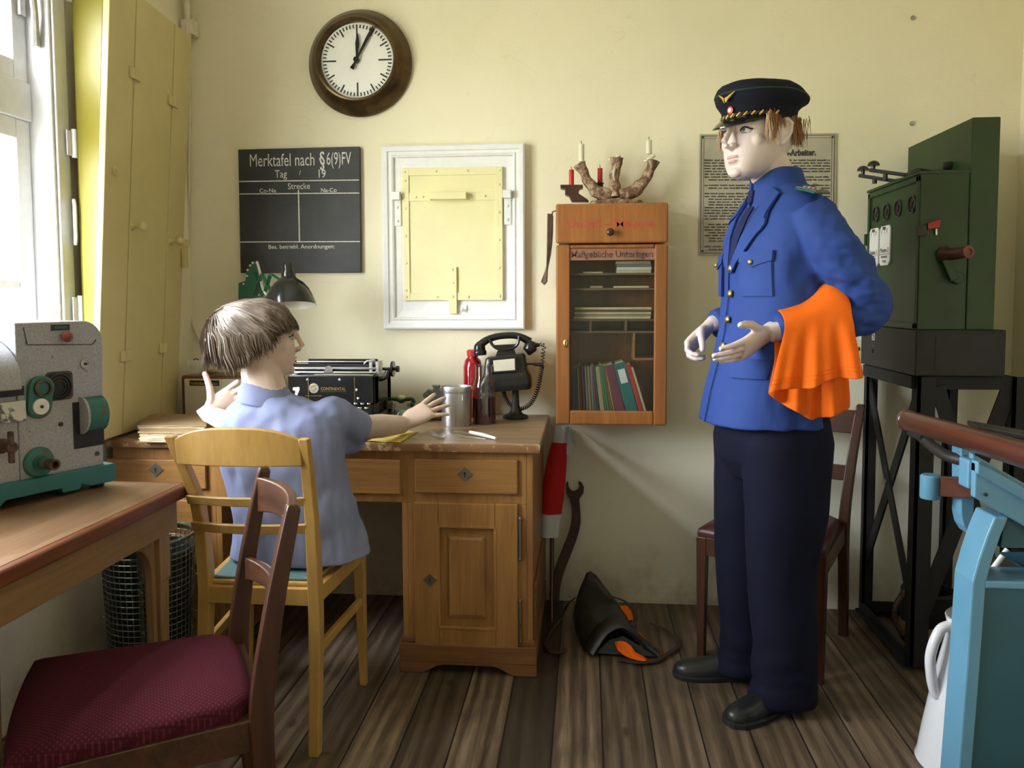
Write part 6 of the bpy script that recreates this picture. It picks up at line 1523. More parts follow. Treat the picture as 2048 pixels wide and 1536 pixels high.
HEAD = [(.116, .020, -.030, .050), (.109, .048, -.056, .078), (.093, .065, -.078, .098), (.065, .0745, -.091, .109), (.033, .0775, -.096, .111), (.0, .0755, -.092, .106), (-.03, .0725, -.092, .092), (-.052, .067, -.093, .074), (-.07, .060, -.092, .050), (-.088, .051, -.090, .028), (-.103, .040, -.086, .0), (-.113, .026, -.079, -.022), (-.118, .012, -.068, -.035)]
def head(b, T, sc=1.0, top=1.0, nose=0.0):
    """mannequin head in head space (forward -Y, eye level z=0), placed with T"""
    q = B()
    q.loft([sup(0, (f+k)/2, z, w, (k-f)/2, 36, 2.25) for z, w, f, k in [((z*top if z > 0 else z), w, f, k) for z, w, f, k in HEAD[::-1]]])
    q.tube([(0, -.086, .030), (0, -.099-nose*.4, .006), (0, -.110-nose*.8, -.018), (0, -.118-nose, -.032)], [.0085, .0075, .0080, .0088], 12); q.tube([(0, -.112-nose, -.038), (0, -.094, -.046)], [.006, .006], 8)
    for s in (-1, 1):
        q.ell((s*.0108, -.103, -.0375), (.0070, .010, .0068)); q.tube([(s*.012, -.094, .016), (s*.030, -.094, .0235), (s*.050, -.082, .016)], [.006, .0068, .005], 10)
        q.ell((s*.045, -.057, -.024), (.020, .018, .022))
        q.tube([(s*.0745, .004, .028), (s*.083, .014, .034), (s*.087, .026, .024), (s*.086, .026, .002), (s*.081, .014, -.022), (s*.076, .004, -.032)], [.005, .006, .0062, .006, .006, .005], 8)
        q.ell((s*.0775, .012, -.0), (.006, .014, .026))
    q.ell((0, -.0905, -.0655), (.0200, .0080, .0046)); q.ell((0, -.0895, -.0765), (.0170, .0085, .0056)); q.ell((0, -.080, -.102), (.021, .013, .015))
    for p in q.v: b.v.append(tuple(T @ (Vector(p)*sc)))
    o = len(b.v)-len(q.v); b.f += [tuple(i+o for i in f) for f in q.f]; b.mi += q.mi
def face_dents(a, Ti, sc):
    """press the eye sockets and the mouth line into the finished surface"""
    h = np.c_[a, np.ones(len(a))] @ np.array(Ti).T; p = h[:, :3]/sc; d = np.zeros_like(p)
    fr_ = p[:, 1] < -.05
    for s in (-1, 1):
        g_ = np.exp(-((p[:, 0]-s*.031)/.0145)**2-((p[:, 2]+.001)/.0095)**2)*fr_; d[:, 1] += .0095*g_
    d[:, 1] += .0055*np.exp(-(p[:, 0]/.023)**4-((p[:, 2]+.0712)/.0022)**2)*fr_
    d[:, 1] += .004*np.exp(-(p[:, 0]/.018)**2-((p[:, 2]+.088)/.006)**2)*fr_
    p2 = p+d; T = np.linalg.inv(np.array(Ti)); return (np.c_[p2*sc, np.ones(len(a))] @ T.T)[:, :3]
def face_parts(t, T, sc, lip):
    def put(q, name, mat, par, sm=60):
        q.v = [tuple(T @ (Vector(p)*sc)) for p in q.v]; return q.build(name, mat, par, smooth=sm)
    for s in (-1, 1):
        e = put(B().ell((s*.0305, -.0745, .0), (.0145, .0125, .0105), seg=20, nr=14), 'eye', 'eye_white', t)
        put(B().ell((s*.0295, -.0855, .0002), (.0056, .0022, .0056), seg=18, nr=8), 'iris', 'iris_grey', e)
        put(B().ell((s*.0293, -.0874, .0002), (.0026, .0012, .0026), seg=12, nr=6), 'pupil', 'lash_dark', e)
        put(B().tube(catmull([(s*.0165, -.0845, -.0015), (s*.024, -.0880, .0055), (s*.034, -.0872, .0068), (s*.044, -.0795, .0020), (s*.049, -.0745, .0018)], 5), [.0019]*21, 6), 'eyelash', 'lash_dark', e)
        put(B().tube(catmull([(s*.019, -.0845, -.0035), (s*.030, -.0860, -.0075), (s*.043, -.0785, -.0025)], 5), [.0008]*11, 6), 'lower_lash', 'lash_dark', e)
        put(B().tube(catmull([(s*.013, -.0995, .0215), (s*.030, -.0995, .0315), (s*.052, -.0850, .0235)], 6), [.0014, .0026, .0031, .0034, .0034, .0034, .0032, .0030, .0027, .0023, .0018, .0013, .0008], 8), 'eyebrow', 'brow_brown', t)
    k = B().ell((0, -.0913, -.0655), (.0185, .0072, .0040)); k.ell((0, -.0905, -.0765), (.0155, .0078, .0047)); put(k, 'lips', lip, t)
def hand(b, w, d, n, s, curls, spread, thumb, sc=1.0, splay=1.0, nails=None):
    """hand from wrist w; d along the fingers, n back of the hand, s=+1 left / -1 right; curls per finger (3 bends in degrees)"""
    w, d, n = Vector(w), Vector(d).normalized(), Vector(n); n = (n-d*n.dot(d)).normalized(); x = d.cross(n)*s      # x: thumb side
    def G(px_, py_, pz_): return w+(x*px_+d*py_+n*pz_)*sc
    rg = []
    for y, hw, hh, z in ((-.030, .025, .020, 0), (0, .026, .0185, 0), (.022, .033, .0175, 0), (.05, .039, .0160, .0), (.078, .0395, .0140, .001), (.094, .0370, .0110, .001)):
        rg.append([G(hw*math.copysign(abs(math.cos(t))**.8, math.cos(t)), y, z+hh*math.copysign(abs(math.sin(t))**.9, math.sin(t))) for t in [2*math.pi*i/24 for i in range(24)]])
    b.loft(rg)
    tips = []
    for i, (rx, ry, l, r) in enumerate(((.0295, .086, .074, .0088), (.0100, .091, .083, .0090), (-.0100, .088, .076, .0086), (-.0285, .080, .060, .0076))):
        a = R(spread[i]); cur = 0; p = Vector((rx, ry-.016, 0)); pts = [p]; rr = [r*1.05]; p = Vector((rx, ry, 0)); pts.append(p); rr.append(r*1.06)
        for j, f in enumerate((.45, .30, .25)):
            cur += R(curls[i][j]); dr = Vector((math.sin(a)*math.cos(cur), math.cos(a)*math.cos(cur), -math.sin(cur)))
            for u_ in (.5, 1.0): pts.append(p+dr*(l*f*u_)); rr.append(r*(1.0-.10*j-.05*u_)*(1.04 if u_ == 1 and j < 2 else 1.0))
            p = p+dr*(l*f)
        pts.append(p+dr*r*.45); rr.append(r*.45)
        b.tube([G(*q) for q in pts], [q*sc for q in rr], 12); tips.append((G(*(p-dr*.004)), dr, r))
    th = [Vector((.018, .012, -.004)), Vector((.030, .028, -.006))]; p = th[-1]; rr = [.0135, .0130]
    for (ax, az_), l, r in zip(thumb, (.040, .031, .020), (.0115, .0100, .0085)):
        dr = Vector((math.sin(R(ax))*math.cos(R(az_)), math.cos(R(ax))*math.cos(R(az_)), -math.sin(R(az_)))); p = p+dr*l; th.append(p); rr.append(r)
    th.append(p+dr*.005); rr.append(.0045)
    b.tube([G(*q) for q in th], [q*sc for q in rr], 12)
    if nails is not None:
        for i, (p, dr, r) in enumerate(tips):
            dw = (x*dr.x+d*dr.y+n*dr.z).normalized(); up_ = (n-dw*n.dot(dw)).normalized(); sd = dw.cross(up_)
            c = p+up_*r*sc*.72; nails.append((c, dw, up_, sd, r*sc))
        c = G(*(th[-2]-dr*.003)); dw = (x*dr.x+d*dr.y+n*dr.z).normalized(); up_ = (n-dw*n.dot(dw)).normalized(); nails.append((c+up_*.0062, dw, up_, dw.cross(up_), .0085))
plain('nail_pale', (.60, .60, .57), .25, var=.03)
def limb(b, pts, rs, n=6, seg=20):
    cp = catmull(pts, n); m_ = len(cp); b.tube(cp, [float(np.interp(i/(m_-1), np.linspace(0, 1, len(rs)), rs)) for i in range(m_)], seg)
def folds(me, amp, sc, seed=0, mask=None):
    """cloth folds: displacement along the normal by stretched noise"""
    a = coords(me); n = np.empty(len(a)*3, 'f'); me.vertices.foreach_get('normal', n); n = n.reshape(-1, 3)
    d = np.array([mnoise.noise(Vector((p[0]*sc[0]+seed, p[1]*sc[1], p[2]*sc[2])))+.5*mnoise.noise(Vector((p[0]*sc[0]*2.1, p[1]*sc[1]*2.1+seed, p[2]*sc[2]*2.3))) for p in a])
    if mask is not None: d = d*mask(a)
    setco(me, a+n*(d*amp)[:, None])

# ---------------------------------------------------------------- standing figure
cloth('jacket_blue', (.026, .060, .25), .75, .10, 800, .25); cloth('shirt_blue', (.018, .038, .16), .75, .08, 800, .2); cloth('tie_navy', (.010, .016, .075), .7, .1, 700); cloth('trousers_navy', (.0038, .0050, .019), .85, .15, 800, .2); cloth('cap_navy', (.008, .009, .018), .9, .15, 900, .3)
plain('shoe_black', (.012, .014, .017), .35, var=.2, bump=.1); plain('gold_braid', (.55, .36, .045), .4, .3, var=.2)
def man():
    o = Vector((.575, 2.5, 0)); t = thing('mannequin', 'standing mannequin in blue railway jacket and black peaked cap, cloth over its arm', 'mannequin', o, R(-73.7))
    sc = 1.13; T = Matrix.Translation((0, -.070, 1.730)) @ Matrix.Rotation(R(22), 4, 'Z') @ Matrix.Rotation(R(-2), 4, 'X')
    b = B(); head(b, T, sc, 1.0, .008)
    limb(b, [(0, -.045, 1.68), (0, -.022, 1.62), (0, .0, 1.56), (0, .015, 1.48)], [.058, .061, .064, .075])
    b.loft([sup(0, .0, z, a, d, 28) for z, a, d in ((.86, .14, .10), (1.0, .135, .10), (1.2, .14, .095), (1.38, .155, .10), (1.48, .14, .08), (1.54, .07, .06))])
    EL, ER = Vector((.205, .160, 1.21)), Vector((-.225, .095, 1.215)); WL, WR = Vector((.160, -.085, 1.150)), Vector((-.205, -.115, 1.165))
    limb(b, [(.15, .01, 1.49), (.19, .04, 1.40), EL, WL.lerp(EL, .5), WL+Vector((-.003, -.02, 0))], [.045, .045, .038, .034, .027])
    limb(b, [(-.15, .01, 1.49), (-.20, .03, 1.40), ER, WR.lerp(ER, .5), WR], [.045, .045, .038, .034, .026])
    for s, x, y in ((1, .071, -.005), (-1, -.135, -.02)):
        limb(b, [(s*.08, 0, .95), (s*.085, -.005, .78), (lerp(s*.085, x, .5), y*.6, .5), (x, y+.01, .25), (x, y+.02, .08)], [.085, .08, .055, .05, .04])
    nl = []
    _d = Vector((.30, -.84, -.40)).normalized(); _x = Vector((.62, -.15, .78)); _x = (_x-_d*_x.dot(_d)).normalized()
    hand(b, (.152, -.118, 1.146), _d, _x.cross(_d), 1, [(8, 8, 6), (11, 10, 6), (14, 12, 8), (18, 14, 8)], (2, 0, -2, -4), ((46, 4), (30, 4), (20, 4)), 1.10, nails=nl)
    hand(b, (-.203, -.130, 1.150), (.10, -.74, -.66), (-.75, -.55, .40), -1, [(38, 48, 25), (48, 52, 30), (54, 55, 30), (58, 55, 30)], (3, 0, -2, -5), ((24, 40), (10, 48), (0, 40)), 1.02, nails=nl)
    me = remesh(b, .0027, 3, .45); setco(me, face_dents(coords(me), T.inverted(), sc))
    link(me, 'body', 'pale_skin', t); face_parts(t, T, sc, 'lip_pale')
    for c, dw, up_, sd, r in nl:
        k = B(); k.loft([[c+dw*(q*r*1.0)+sd*(p*r*.62)+up_*(h-(abs(p)**2)*r*.22) for p, q, h in [(math.cos(a), math.sin(a), hh) for a in [2*math.pi*i/12 for i in range(12)]]] for hh in (0, .0012)]); k.build('fingernail', 'nail_pale', t, smooth=60)
    # jacket
    JK = [(.872, .198, .160, -.030, .188), (.95, .196, .158, -.026, .178), (1.05, .186, .145, -.016, .162), (1.15, .180, .134, -.006, .150), (1.25, .186, .134, 0, .146), (1.35, .196, .134, .002, .146), (1.43, .202, .128, .008, .134), (1.495, .196, .106, .014, .110), (1.540, .160, .084, .018, .082), (1.568, .11, .074, .016, .070), (1.590, .076, .070, .012, .066)]
    b = B(); b.loft([sup(0, cy, z, a, bk, 44, 2.35, bf) for z, a, bk, cy, bf in JK])
    limb(b, [(.150, .008, 1.490), (.205, .045, 1.40), (.225, .105, 1.30), EL+Vector((.006, .006, .004)), WL.lerp(EL, .55)+Vector((.004, 0, 0)), WL+Vector((0, .008, 0))], [.068, .072, .066, .062, .056, .048], 8, 26)
    limb(b, [(-.150, .008, 1.490), (-.205, .035, 1.40), (-.225, .07, 1.30), ER, WR.lerp(ER, .55), WR+Vector((0, .012, 0))], [.068, .072, .066, .060, .054, .046], 8, 26)
    me = remesh(b, .0055, 3)
    folds(me, .007, (15, 15, 9), 3, lambda a: .40+.60*np.clip((np.abs(a[:, 0])-.15)/.05, 0, 1))
    folds(me, .012, (15, 15, 24), 8, lambda a: np.exp(-((a[:, 1]-.10)/.09)**2)*np.clip((np.abs(a[:, 0])-.13)/.05, 0, 1))
    jk = link(me, 'jacket', 'jacket_blue', t)
    zs = [q[0] for q in JK]
    def front(x, z, off=.004):                                      # front surface of the jacket
        a, bf, cy = (float(np.interp(z, zs, [q[i] for q in JK])) for i in (1, 4, 3)); u_ = min(.999, abs(x)/a)
        return Vector((x, cy-bf*(1-u_**2.35)**(1/2.35)-off, z))
    def patch(poly, name, mat, par, off=.004, th=.004, n=10):
        """cloth piece lying on the jacket front: rows between two edge lines"""
        L_, R_ = poly; rows = []
        for i in range(n+1):
            s = i/n; l = np.array([np.interp(s, np.linspace(0, 1, len(L_)), [q[k] for q in L_]) for k in (0, 1)]); r = np.array([np.interp(s, np.linspace(0, 1, len(R_)), [q[k] for q in R_]) for k in (0, 1)])
            rows.append([front(*(l+(r-l)*j/7), off) for j in range(8)])
        rings = [r+[p+Vector((0, th, 0)) for p in r[::-1]] for r in rows]
        return B().loft(rings).build(name, mat, par, smooth=40)
    # shirt front and tie in the V, collar, lapels
    patch(([(-.060, 1.56), (-.045, 1.45), (.0, 1.335)], [(.060, 1.56), (.050, 1.45), (.006, 1.335)]), 'shirt_front', 'shirt_blue', t, .0045, .003)
    patch(([(-.020, 1.548), (-.024, 1.44), (-.006, 1.335)], [(.016, 1.548), (.022, 1.44), (.010, 1.335)]), 'tie', 'tie_navy', t, .010, .005)
    B().loft([[Vector((x, y, z)) for x, y, z in ((-.019, -.075, 1.572), (.017, -.075, 1.572), (.012, -.082, 1.530), (-.014, -.082, 1.530))], [Vector((x, y-.012, z)) for x, y, z in ((-.016, -.078, 1.570), (.014, -.078, 1.570), (.010, -.084, 1.532), (-.012, -.084, 1.532))]]).build('tie_knot', 'tie_navy', t, bevel=.004)
    for s in (-1, 1):
        patch(([(s*.066, 1.565), (s*.050, 1.47), (s*.020, 1.39), (s*.0, 1.325)], [(s*.098, 1.548), (s*.118, 1.455), (s*.066, 1.385), (s*.016, 1.325)]), 'lapel', 'jacket_blue', jk, .012, .007, 16)
        patch(([(s*.070, 1.572), (s*.062, 1.50)], [(s*.105, 1.552), (s*.112, 1.478)]), 'collar_flap', 'jacket_blue', jk, .017, .006)
    def collar(z0, z1, r0_, r1_, name, mat, par, gap, cy=-.008, drop=.03, th=.005):
        n = 40; rings = []
        for i in range(n+1):
            a = -math.pi/2+gap+(2*math.pi-2*gap)*i/n; c, s = math.cos(a), math.sin(a); f = max(0, -s)**3
            p0 = Vector((r0_*c, cy+.012+r0_*1.02*s, z0-drop*f)); p1 = Vector((r1_*c, cy+r1_*1.02*s, z1-.040*f)); n_ = Vector((c, s, .2)).normalized()
            p2 = Vector(((r0_+.016)*c, cy+.012+(r0_+.022)*s, z0-.006-drop*1.5*f)); 
            rings.append([p0, p1, p1+n_*th, p2+n_*th*.6, p2])
        return B().loft(rings).build(name, mat, par, smooth=50)
    collar(1.560, 1.632, .068, .068, 'shirt_collar', 'jacket_blue', t, .10)
    # epaulettes
    for s in (-1, 1):
        q = B(); pr = [(.085, 1.553), (.205, 1.522)]; rg = []
        for i in range(6):
            u_ = i/5; x = s*lerp(.095, .210, u_); z = lerp(1.562, 1.535, u_)+.002*math.sin(u_*3); w = .026
            rg.append([Vector((x, .016-w, z)), Vector((x, .016+w, z)), Vector((x, .016+w, z+.007)), Vector((x, .016-w, z+.007))])
        plain('epaulette_green', (.012, .09, .075), .6); plain('epaulette_grey', (.13, .10, .075), .6, var=.3)
        ep = q.loft(rg).build('epaulette', 'epaulette_green', jk, bevel=.003)
        B().loft([[p+Vector((0, (.006 if p.y < .016 else -.006), .0035)) for p in r] for r in rg[:6]]).build('epaulette_top', 'epaulette_grey', ep)
        for i in range(4):
            u_ = .25+.2*i; B().ell((s*lerp(.095, .210, u_), .016, lerp(1.562, 1.535, u_)+.012), (.007, .007, .004), seg=10, nr=6).build('rank_pip', 'steel_dull', ep, smooth=60)
    # buttons and breast pockets
    def button(x, z, r, off=.008):
        p = front(x, z, off); nrm = Vector((x*2.2, -1, 0)).normalized(); return B().lathe([(r*.9, -.002), (r, .001), (r*.8, .005), (r*.3, .0065), (.0005, .0066)], p, nrm, 20).build('button', 'brass', jk, smooth=50)
    for z in (1.338, 1.262, 1.185, 1.106): button(.006, z, .0115)
    e_ = B(); pts = [front(-.018, z, .003) for z in np.linspace(1.335, .875, 24)]; e_.tube(pts, .0022, 6); e_.build('front_edge', 'jacket_blue', jk, smooth=60)
    for s in (-1, 1):
        patch(([(s*.060, 1.375), (s*.060, 1.255)], [(s*.158, 1.375), (s*.158, 1.255)]), 'breast_pocket', 'jacket_blue', jk, .0095, .008)
        patch(([(s*.056, 1.384), (s*.056, 1.355), (s*.108, 1.338)], [(s*.162, 1.384), (s*.162, 1.355), (s*.110, 1.338)]), 'pocket_flap', 'jacket_blue', jk, .0145, .007)
        button(s*.109, 1.352, .008, .017)
    patch(([(.075, 1.075), (.075, 1.02)], [(.168, 1.075), (.168, 1.02)]), 'hip_pocket_flap', 'jacket_blue', jk, .0145, .009)
    # trousers
    b = B(); b.loft([sup(0, -.012, z, a, d, 40, 2.3) for z, a, d in ((.70, .12, .10), (.76, .178, .140), (.82, .188, .150), (.90, .184, .150), (.96, .170, .132))])
    for x, y, hx in ((.071, .0, .094), (-.132, -.015, -.094)):
        b.loft([sup(lerp(x, hx, u_), lerp(y, -.01, u_)+.008*math.sin(u_*9), z, a, d, 36, 2.15) for u_, z, a, d in ((0, .028, .082, .104), (.03, .045, .084, .104), (.08, .09, .080, .098), (.2, .2, .082, .098), (.45, .45, .088, .106), (.7, .62, .096, .122), (1, .82, .100, .138), (1, .90, .09, .12))])
    me = remesh(b, .0065, 3); folds(me, .006, (8, 8, 4), 1); folds(me, .010, (5, 5, 16), 5, lambda a: np.clip((.24-a[:, 2])/.16, 0, 1)); link(me, 'trousers', 'trousers_navy', t)
    # shoes
    def shoe(hx, hy, tx, ty):
        h, q = Vector((hx, hy, 0)), Vector((tx, ty, 0)); d = (q-h).normalized(); s = d.cross(Z_); L_ = (q-h).length+.015
        def ring(u_, hw, zt, zb=.016, lean=0): c = h+d*(u_*L_); return [c+s*(hw*math.cos(a)*(1 if math.sin(a) < 0 else .86))+Vector((0, 0, (zb+(zt-zb)*max(0, math.sin(a))**.75) if math.sin(a) > 0 else zb+.002*math.sin(a))) for a in [2*math.pi*i/24 for i in range(24)]]
        k = B().loft([ring(*r) for r in ((-.01, .012, .045), (.01, .028, .075), (.08, .036, .098), (.22, .039, .104), (.36, .041, .098), (.48, .044, .082), (.62, .048, .066), (.76, .050, .058), (.88, .046, .052), (.96, .034, .044), (1.0, .014, .030))]).build('shoe', 'shoe_black', t, smooth=60)
        B().loft([[h+d*(u_*L_)+s*hw+Vector((0, 0, z)) for u_, hw in ((-.015, .0), (.01, .033), (.2, .043), (.42, .044), (.62, .052), (.78, .054), (.92, .046), (1.0, .024), (1.012, 0), (1.0, -.024), (.92, -.046), (.78, -.054), (.62, -.052), (.42, -.044), (.2, -.043), (.01, -.033))] for z in (.0005, .016)]).build('sole', 'black_paint', k, bevel=.002)
        l_ = B()
        for u_ in (.40, .46, .52): c = h+d*(u_*L_); l_.tube([c+s*.020+Z_*(.098-.22*(u_-.36)), c+Z_*(.106-.22*(u_-.36)), c-s*.020+Z_*(.098-.22*(u_-.36))], .0022, 6)
        l_.build('laces', 'black_paint', k, smooth=60)
    shoe(.037, .075, .128, -.190); shoe(-.118, .066, -.194, -.222)
    # cap, tilted a little to the front
    Tc = T @ Matrix.Scale(sc, 4) @ Matrix.Translation((0, 0, .013)) @ Matrix.Rotation(R(4), 4, 'X')
    def put(q, name, mat, par, sm=60, **kw): q.v = [tuple(Tc @ Vector(p)) for p in q.v]; return q.build(name, mat, par, smooth=sm, **kw)
    CR = [(.022, .082, .1035, .008), (.028, .0845, .106, .008), (.050, .0875, .109, .010), (.060, .096, .117, .013), (.072, .105, .127, .016), (.084, .109, .132, .018), (.096, .108, .131, .017), (.107, .101, .122, .014), (.116, .087, .106, .008), (.123, .064, .080, .003), (.127, .036, .046, .0), (.128, .01, .015, .0)]
    q = B().loft([sup(0, cy, z, a, bk, 44, 2.05) for z, a, bk, cy in CR]); q.v = [tuple(Vector(p)+Vector((0, 0, mnoise.noise(Vector(p)*18)*.004 -max(0, p[1])*.10*(p[2] > .075) if p[2] > .06 else 0))) for p in q.v]; cp_ = put(q, 'cap', 'cap_navy', t)
    q = B().tube([p+Vector((0, 0, .0)) for p in [p+Vector((0, 0, -max(0, p.y)*.10)) for p in sup(0, .018, .090, .1085, .1320, 60, 2.05)]]+[[p+Vector((0, 0, -max(0, p.y)*.10)) for p in sup(0, .018, .090, .1085, .1320, 60, 2.05)][0]], .0022, 6); plain('piping_dark_green', (.010, .030, .024), .7); put(q, 'crown_piping', 'piping_dark_green', cp_)
    q = B().tube(sup(0, .010, .058, .0878, .1098, 60, 2.05)+[sup(0, .010, .058, .0878, .1098, 60, 2.05)[0]], .0016, 6); put(q, 'band_piping', 'piping_dark_green', cp_)
    rows = []
    for i in range(25):
        a = -math.pi/2+R(62)*(i/12-1); c, s = math.cos(a), math.sin(a); e = max(0.0, 1-((i-12)/12)**2); p0 = Vector((.0845*c, .008+.106*s, .026)); p1 = p0+Vector((c*.020*e, s*.046*e-.0, -.024*e-.002))
        m_ = p0.lerp(p1, .5)+Vector((0, 0, .006*e)); rows.append([p0, m_, p1, p1-Vector((0, 0, .003)), m_-Vector((0, 0, .0035)), p0-Vector((0, 0, .004))])
    put(B().loft(rows), 'visor', 'black_gloss', cp_, 40)
    for i in range(26):
        a = -math.pi/2+R(72)*(i/12.5-1); c, s = math.cos(a), math.sin(a); p = Vector((.0875*c, .008+.1088*s, .0325)); tg = Vector((-s, c, 0))
        put(B().tube([p-tg*.0052+Vector((0, 0, -.0045)), p, p+tg*.0052+Vector((0, 0, .0045))], [.0026, .0036, .0026], 8), 'braid_twist', 'gold_braid' if i % 2 else 'lash_dark', cp_)
    q = B().lathe([(.0095, 0), (.0095, .003), (.001, .004)], (0, .009-.1105, .0465), (0, -1, 0), 20); k = put(q, 'cockade', 'red_wax', cp_); put(B().lathe([(.0055, .003), (.0055, .0045), (.001, .005)], (0, .009-.1105, .0465), (0, -1, 0), 16), 'cockade_centre', 'clean_paper', k)
    q = B()
    for s in (-1, 1):
        for j in range(4):
            z = .080-j*.0035; x1_ = .026-j*.0055; q.tube([Vector((s*.003, -.1205-.002, z-.006)), Vector((s*x1_*.6, -.1190-.003+x1_*.14, z+.001)), Vector((s*x1_, -.1160-.005+x1_*.22, z+.007-j*.001))], [.0016, .0024, .0012], 6)
    q.lathe([(.0055, 0), (.0055, .003), (.001, .0035)], (0, -.1175, .072), (0, -1, 0), 14); put(q, 'winged_emblem', 'gold_braid', cp_)
    # hair: tufts under the cap
    hb = B(); rg = random.Random(11)
    def tuft(c, n, fall, spread_, ln):
        for _ in range(n):
            p = Vector(c)+Vector((rg.gauss(0, spread_[0]), rg.gauss(0, spread_[1]), rg.gauss(0, spread_[2]))); l = ln*rg.uniform(.6, 1.15); d = Vector(fall)+Vector((max(-.15, min(.15, rg.gauss(0, .09))), max(-.25, min(.25, rg.gauss(0, .13))), 0)); pts = []
            for k in range(6): u_ = k/5; pts.append(Tc @ (p+d*(l*u_)+Vector((0, rg.gauss(0, .001), -.5*l*u_*u_))))
            hb.tube(pts, [.0013, .0014, .0014, .0012, .0009, .0003], 3)
    for s in (-1, 1):
        tuft((s*.079, -.040, .030), 120, (s*.10, -.03, -.85), (.0015, .008, .003), .050)
        tuft((s*.079, -.018, .030), 40, (s*.10, .0, -.8), (.0015, .007, .003), .024)
        tuft((s*.078, .030, .028), 60, (s*.10, .05, -.85), (.003, .016, .003), .026)
        tuft((s*.068, .068, .026), 120, (s*.10, .06, -.85), (.005, .012, .003), .050)
    tuft((0, .098, .026), 140, (0, .06, -.9), (.036, .004, .003), .045)
    hb.build('hair', 'ginger_hair', t, smooth=90)
    return t, EL, WL
MAN, EL_, WL_ = man()
# ---------------------------------------------------------------- orange cloth over the left forearm
def orange():
    M_ = Matrix.Translation((.575, 2.5, 0)) @ Matrix.Rotation(R(-73.7), 4, 'Z'); a, e = M_ @ (WL_+Vector((-.004, -.005, 0))), M_ @ EL_
    o = (a+e)/2; t = thing('orange_cloth', 'bright orange hemmed cloth draped over the forearm of the standing mannequin', 'cloth', o)
    d = (e-a).normalized(); d.z = 0; d.normalize(); s = d.cross(Z_); s = s if s.y < 0 else -s                 # s: towards the camera
    n, m_ = 34, 44; front_len, back_len = .175, .275; vs = []; fs = []
    for i in range(n+1):
        u_ = i/n
        for j in range(m_+1):
            v_ = j/m_*2-1                                            # -1 front hem ... 0 top ... +1 back hem
            c = a.lerp(e, lerp(.02, .72, u_)); r = lerp(.056, .070, u_); top = c.z+r+.006+.036*math.exp(-((u_-.78)/.24)**2)-.03*max(0, (u_-.9)/.1)**2
            if v_ < -.28: k = (-v_-.28)/.72; off = r+.012+.030*k; z = c.z+.012-k*front_len*(1.0-.05*u_); w_ = k
            elif v_ > .28: k = (v_-.28)/.72; off = lerp(-.02, .038, min(1, k*2.2))+.012*k; z = c.z+.012-k*float(np.interp(u_, [0, .3, .55, 1], [.185, .235, .285, .262])); w_ = k
            else: th = v_/.28*math.pi/2; off = -(r+.012)*math.sin(th) if v_ < 0 else -.02*math.sin(th); z = c.z+.012+(top-c.z-.012)*math.cos(th)**.8; w_ = 0
            fl = w_*(1 if v_ < 0 else .75); ux = (u_-.5)*(.075*fl)-.014*fl
            ph = 15*u_+(.0 if v_ < 0 else 2.1); fold = (.011*math.sin(ph)+.007*math.sin(ph*1.9+1.2))*fl*(1 if v_ < 0 else 1.5)
            p = Vector((c.x, c.y, z))+d*ux+s*(off+fold)+Vector((0, 0, .006*fl*math.sin(ph*.7+.5)))
            p += Vector((1, 1, 1))*(mnoise.noise(p*22)*.0025); vs.append(p-o)
    for i in range(n):
        for j in range(m_): q = i*(m_+1)+j; fs.append((q, q+1, q+m_+2, q+m_+1))
    B().add(vs, fs).build('draped_cloth', 'orange_cloth', t, solid=.003, smooth=80, sub=1)
    st = B()
    for jj in (2, 3): st.tube([vs[i*(m_+1)+jj]+s*.0022 for i in range(n+1)], .0009, 5)
    st.build('hem_stitching', 'orange_cloth', t, smooth=60)
orange()
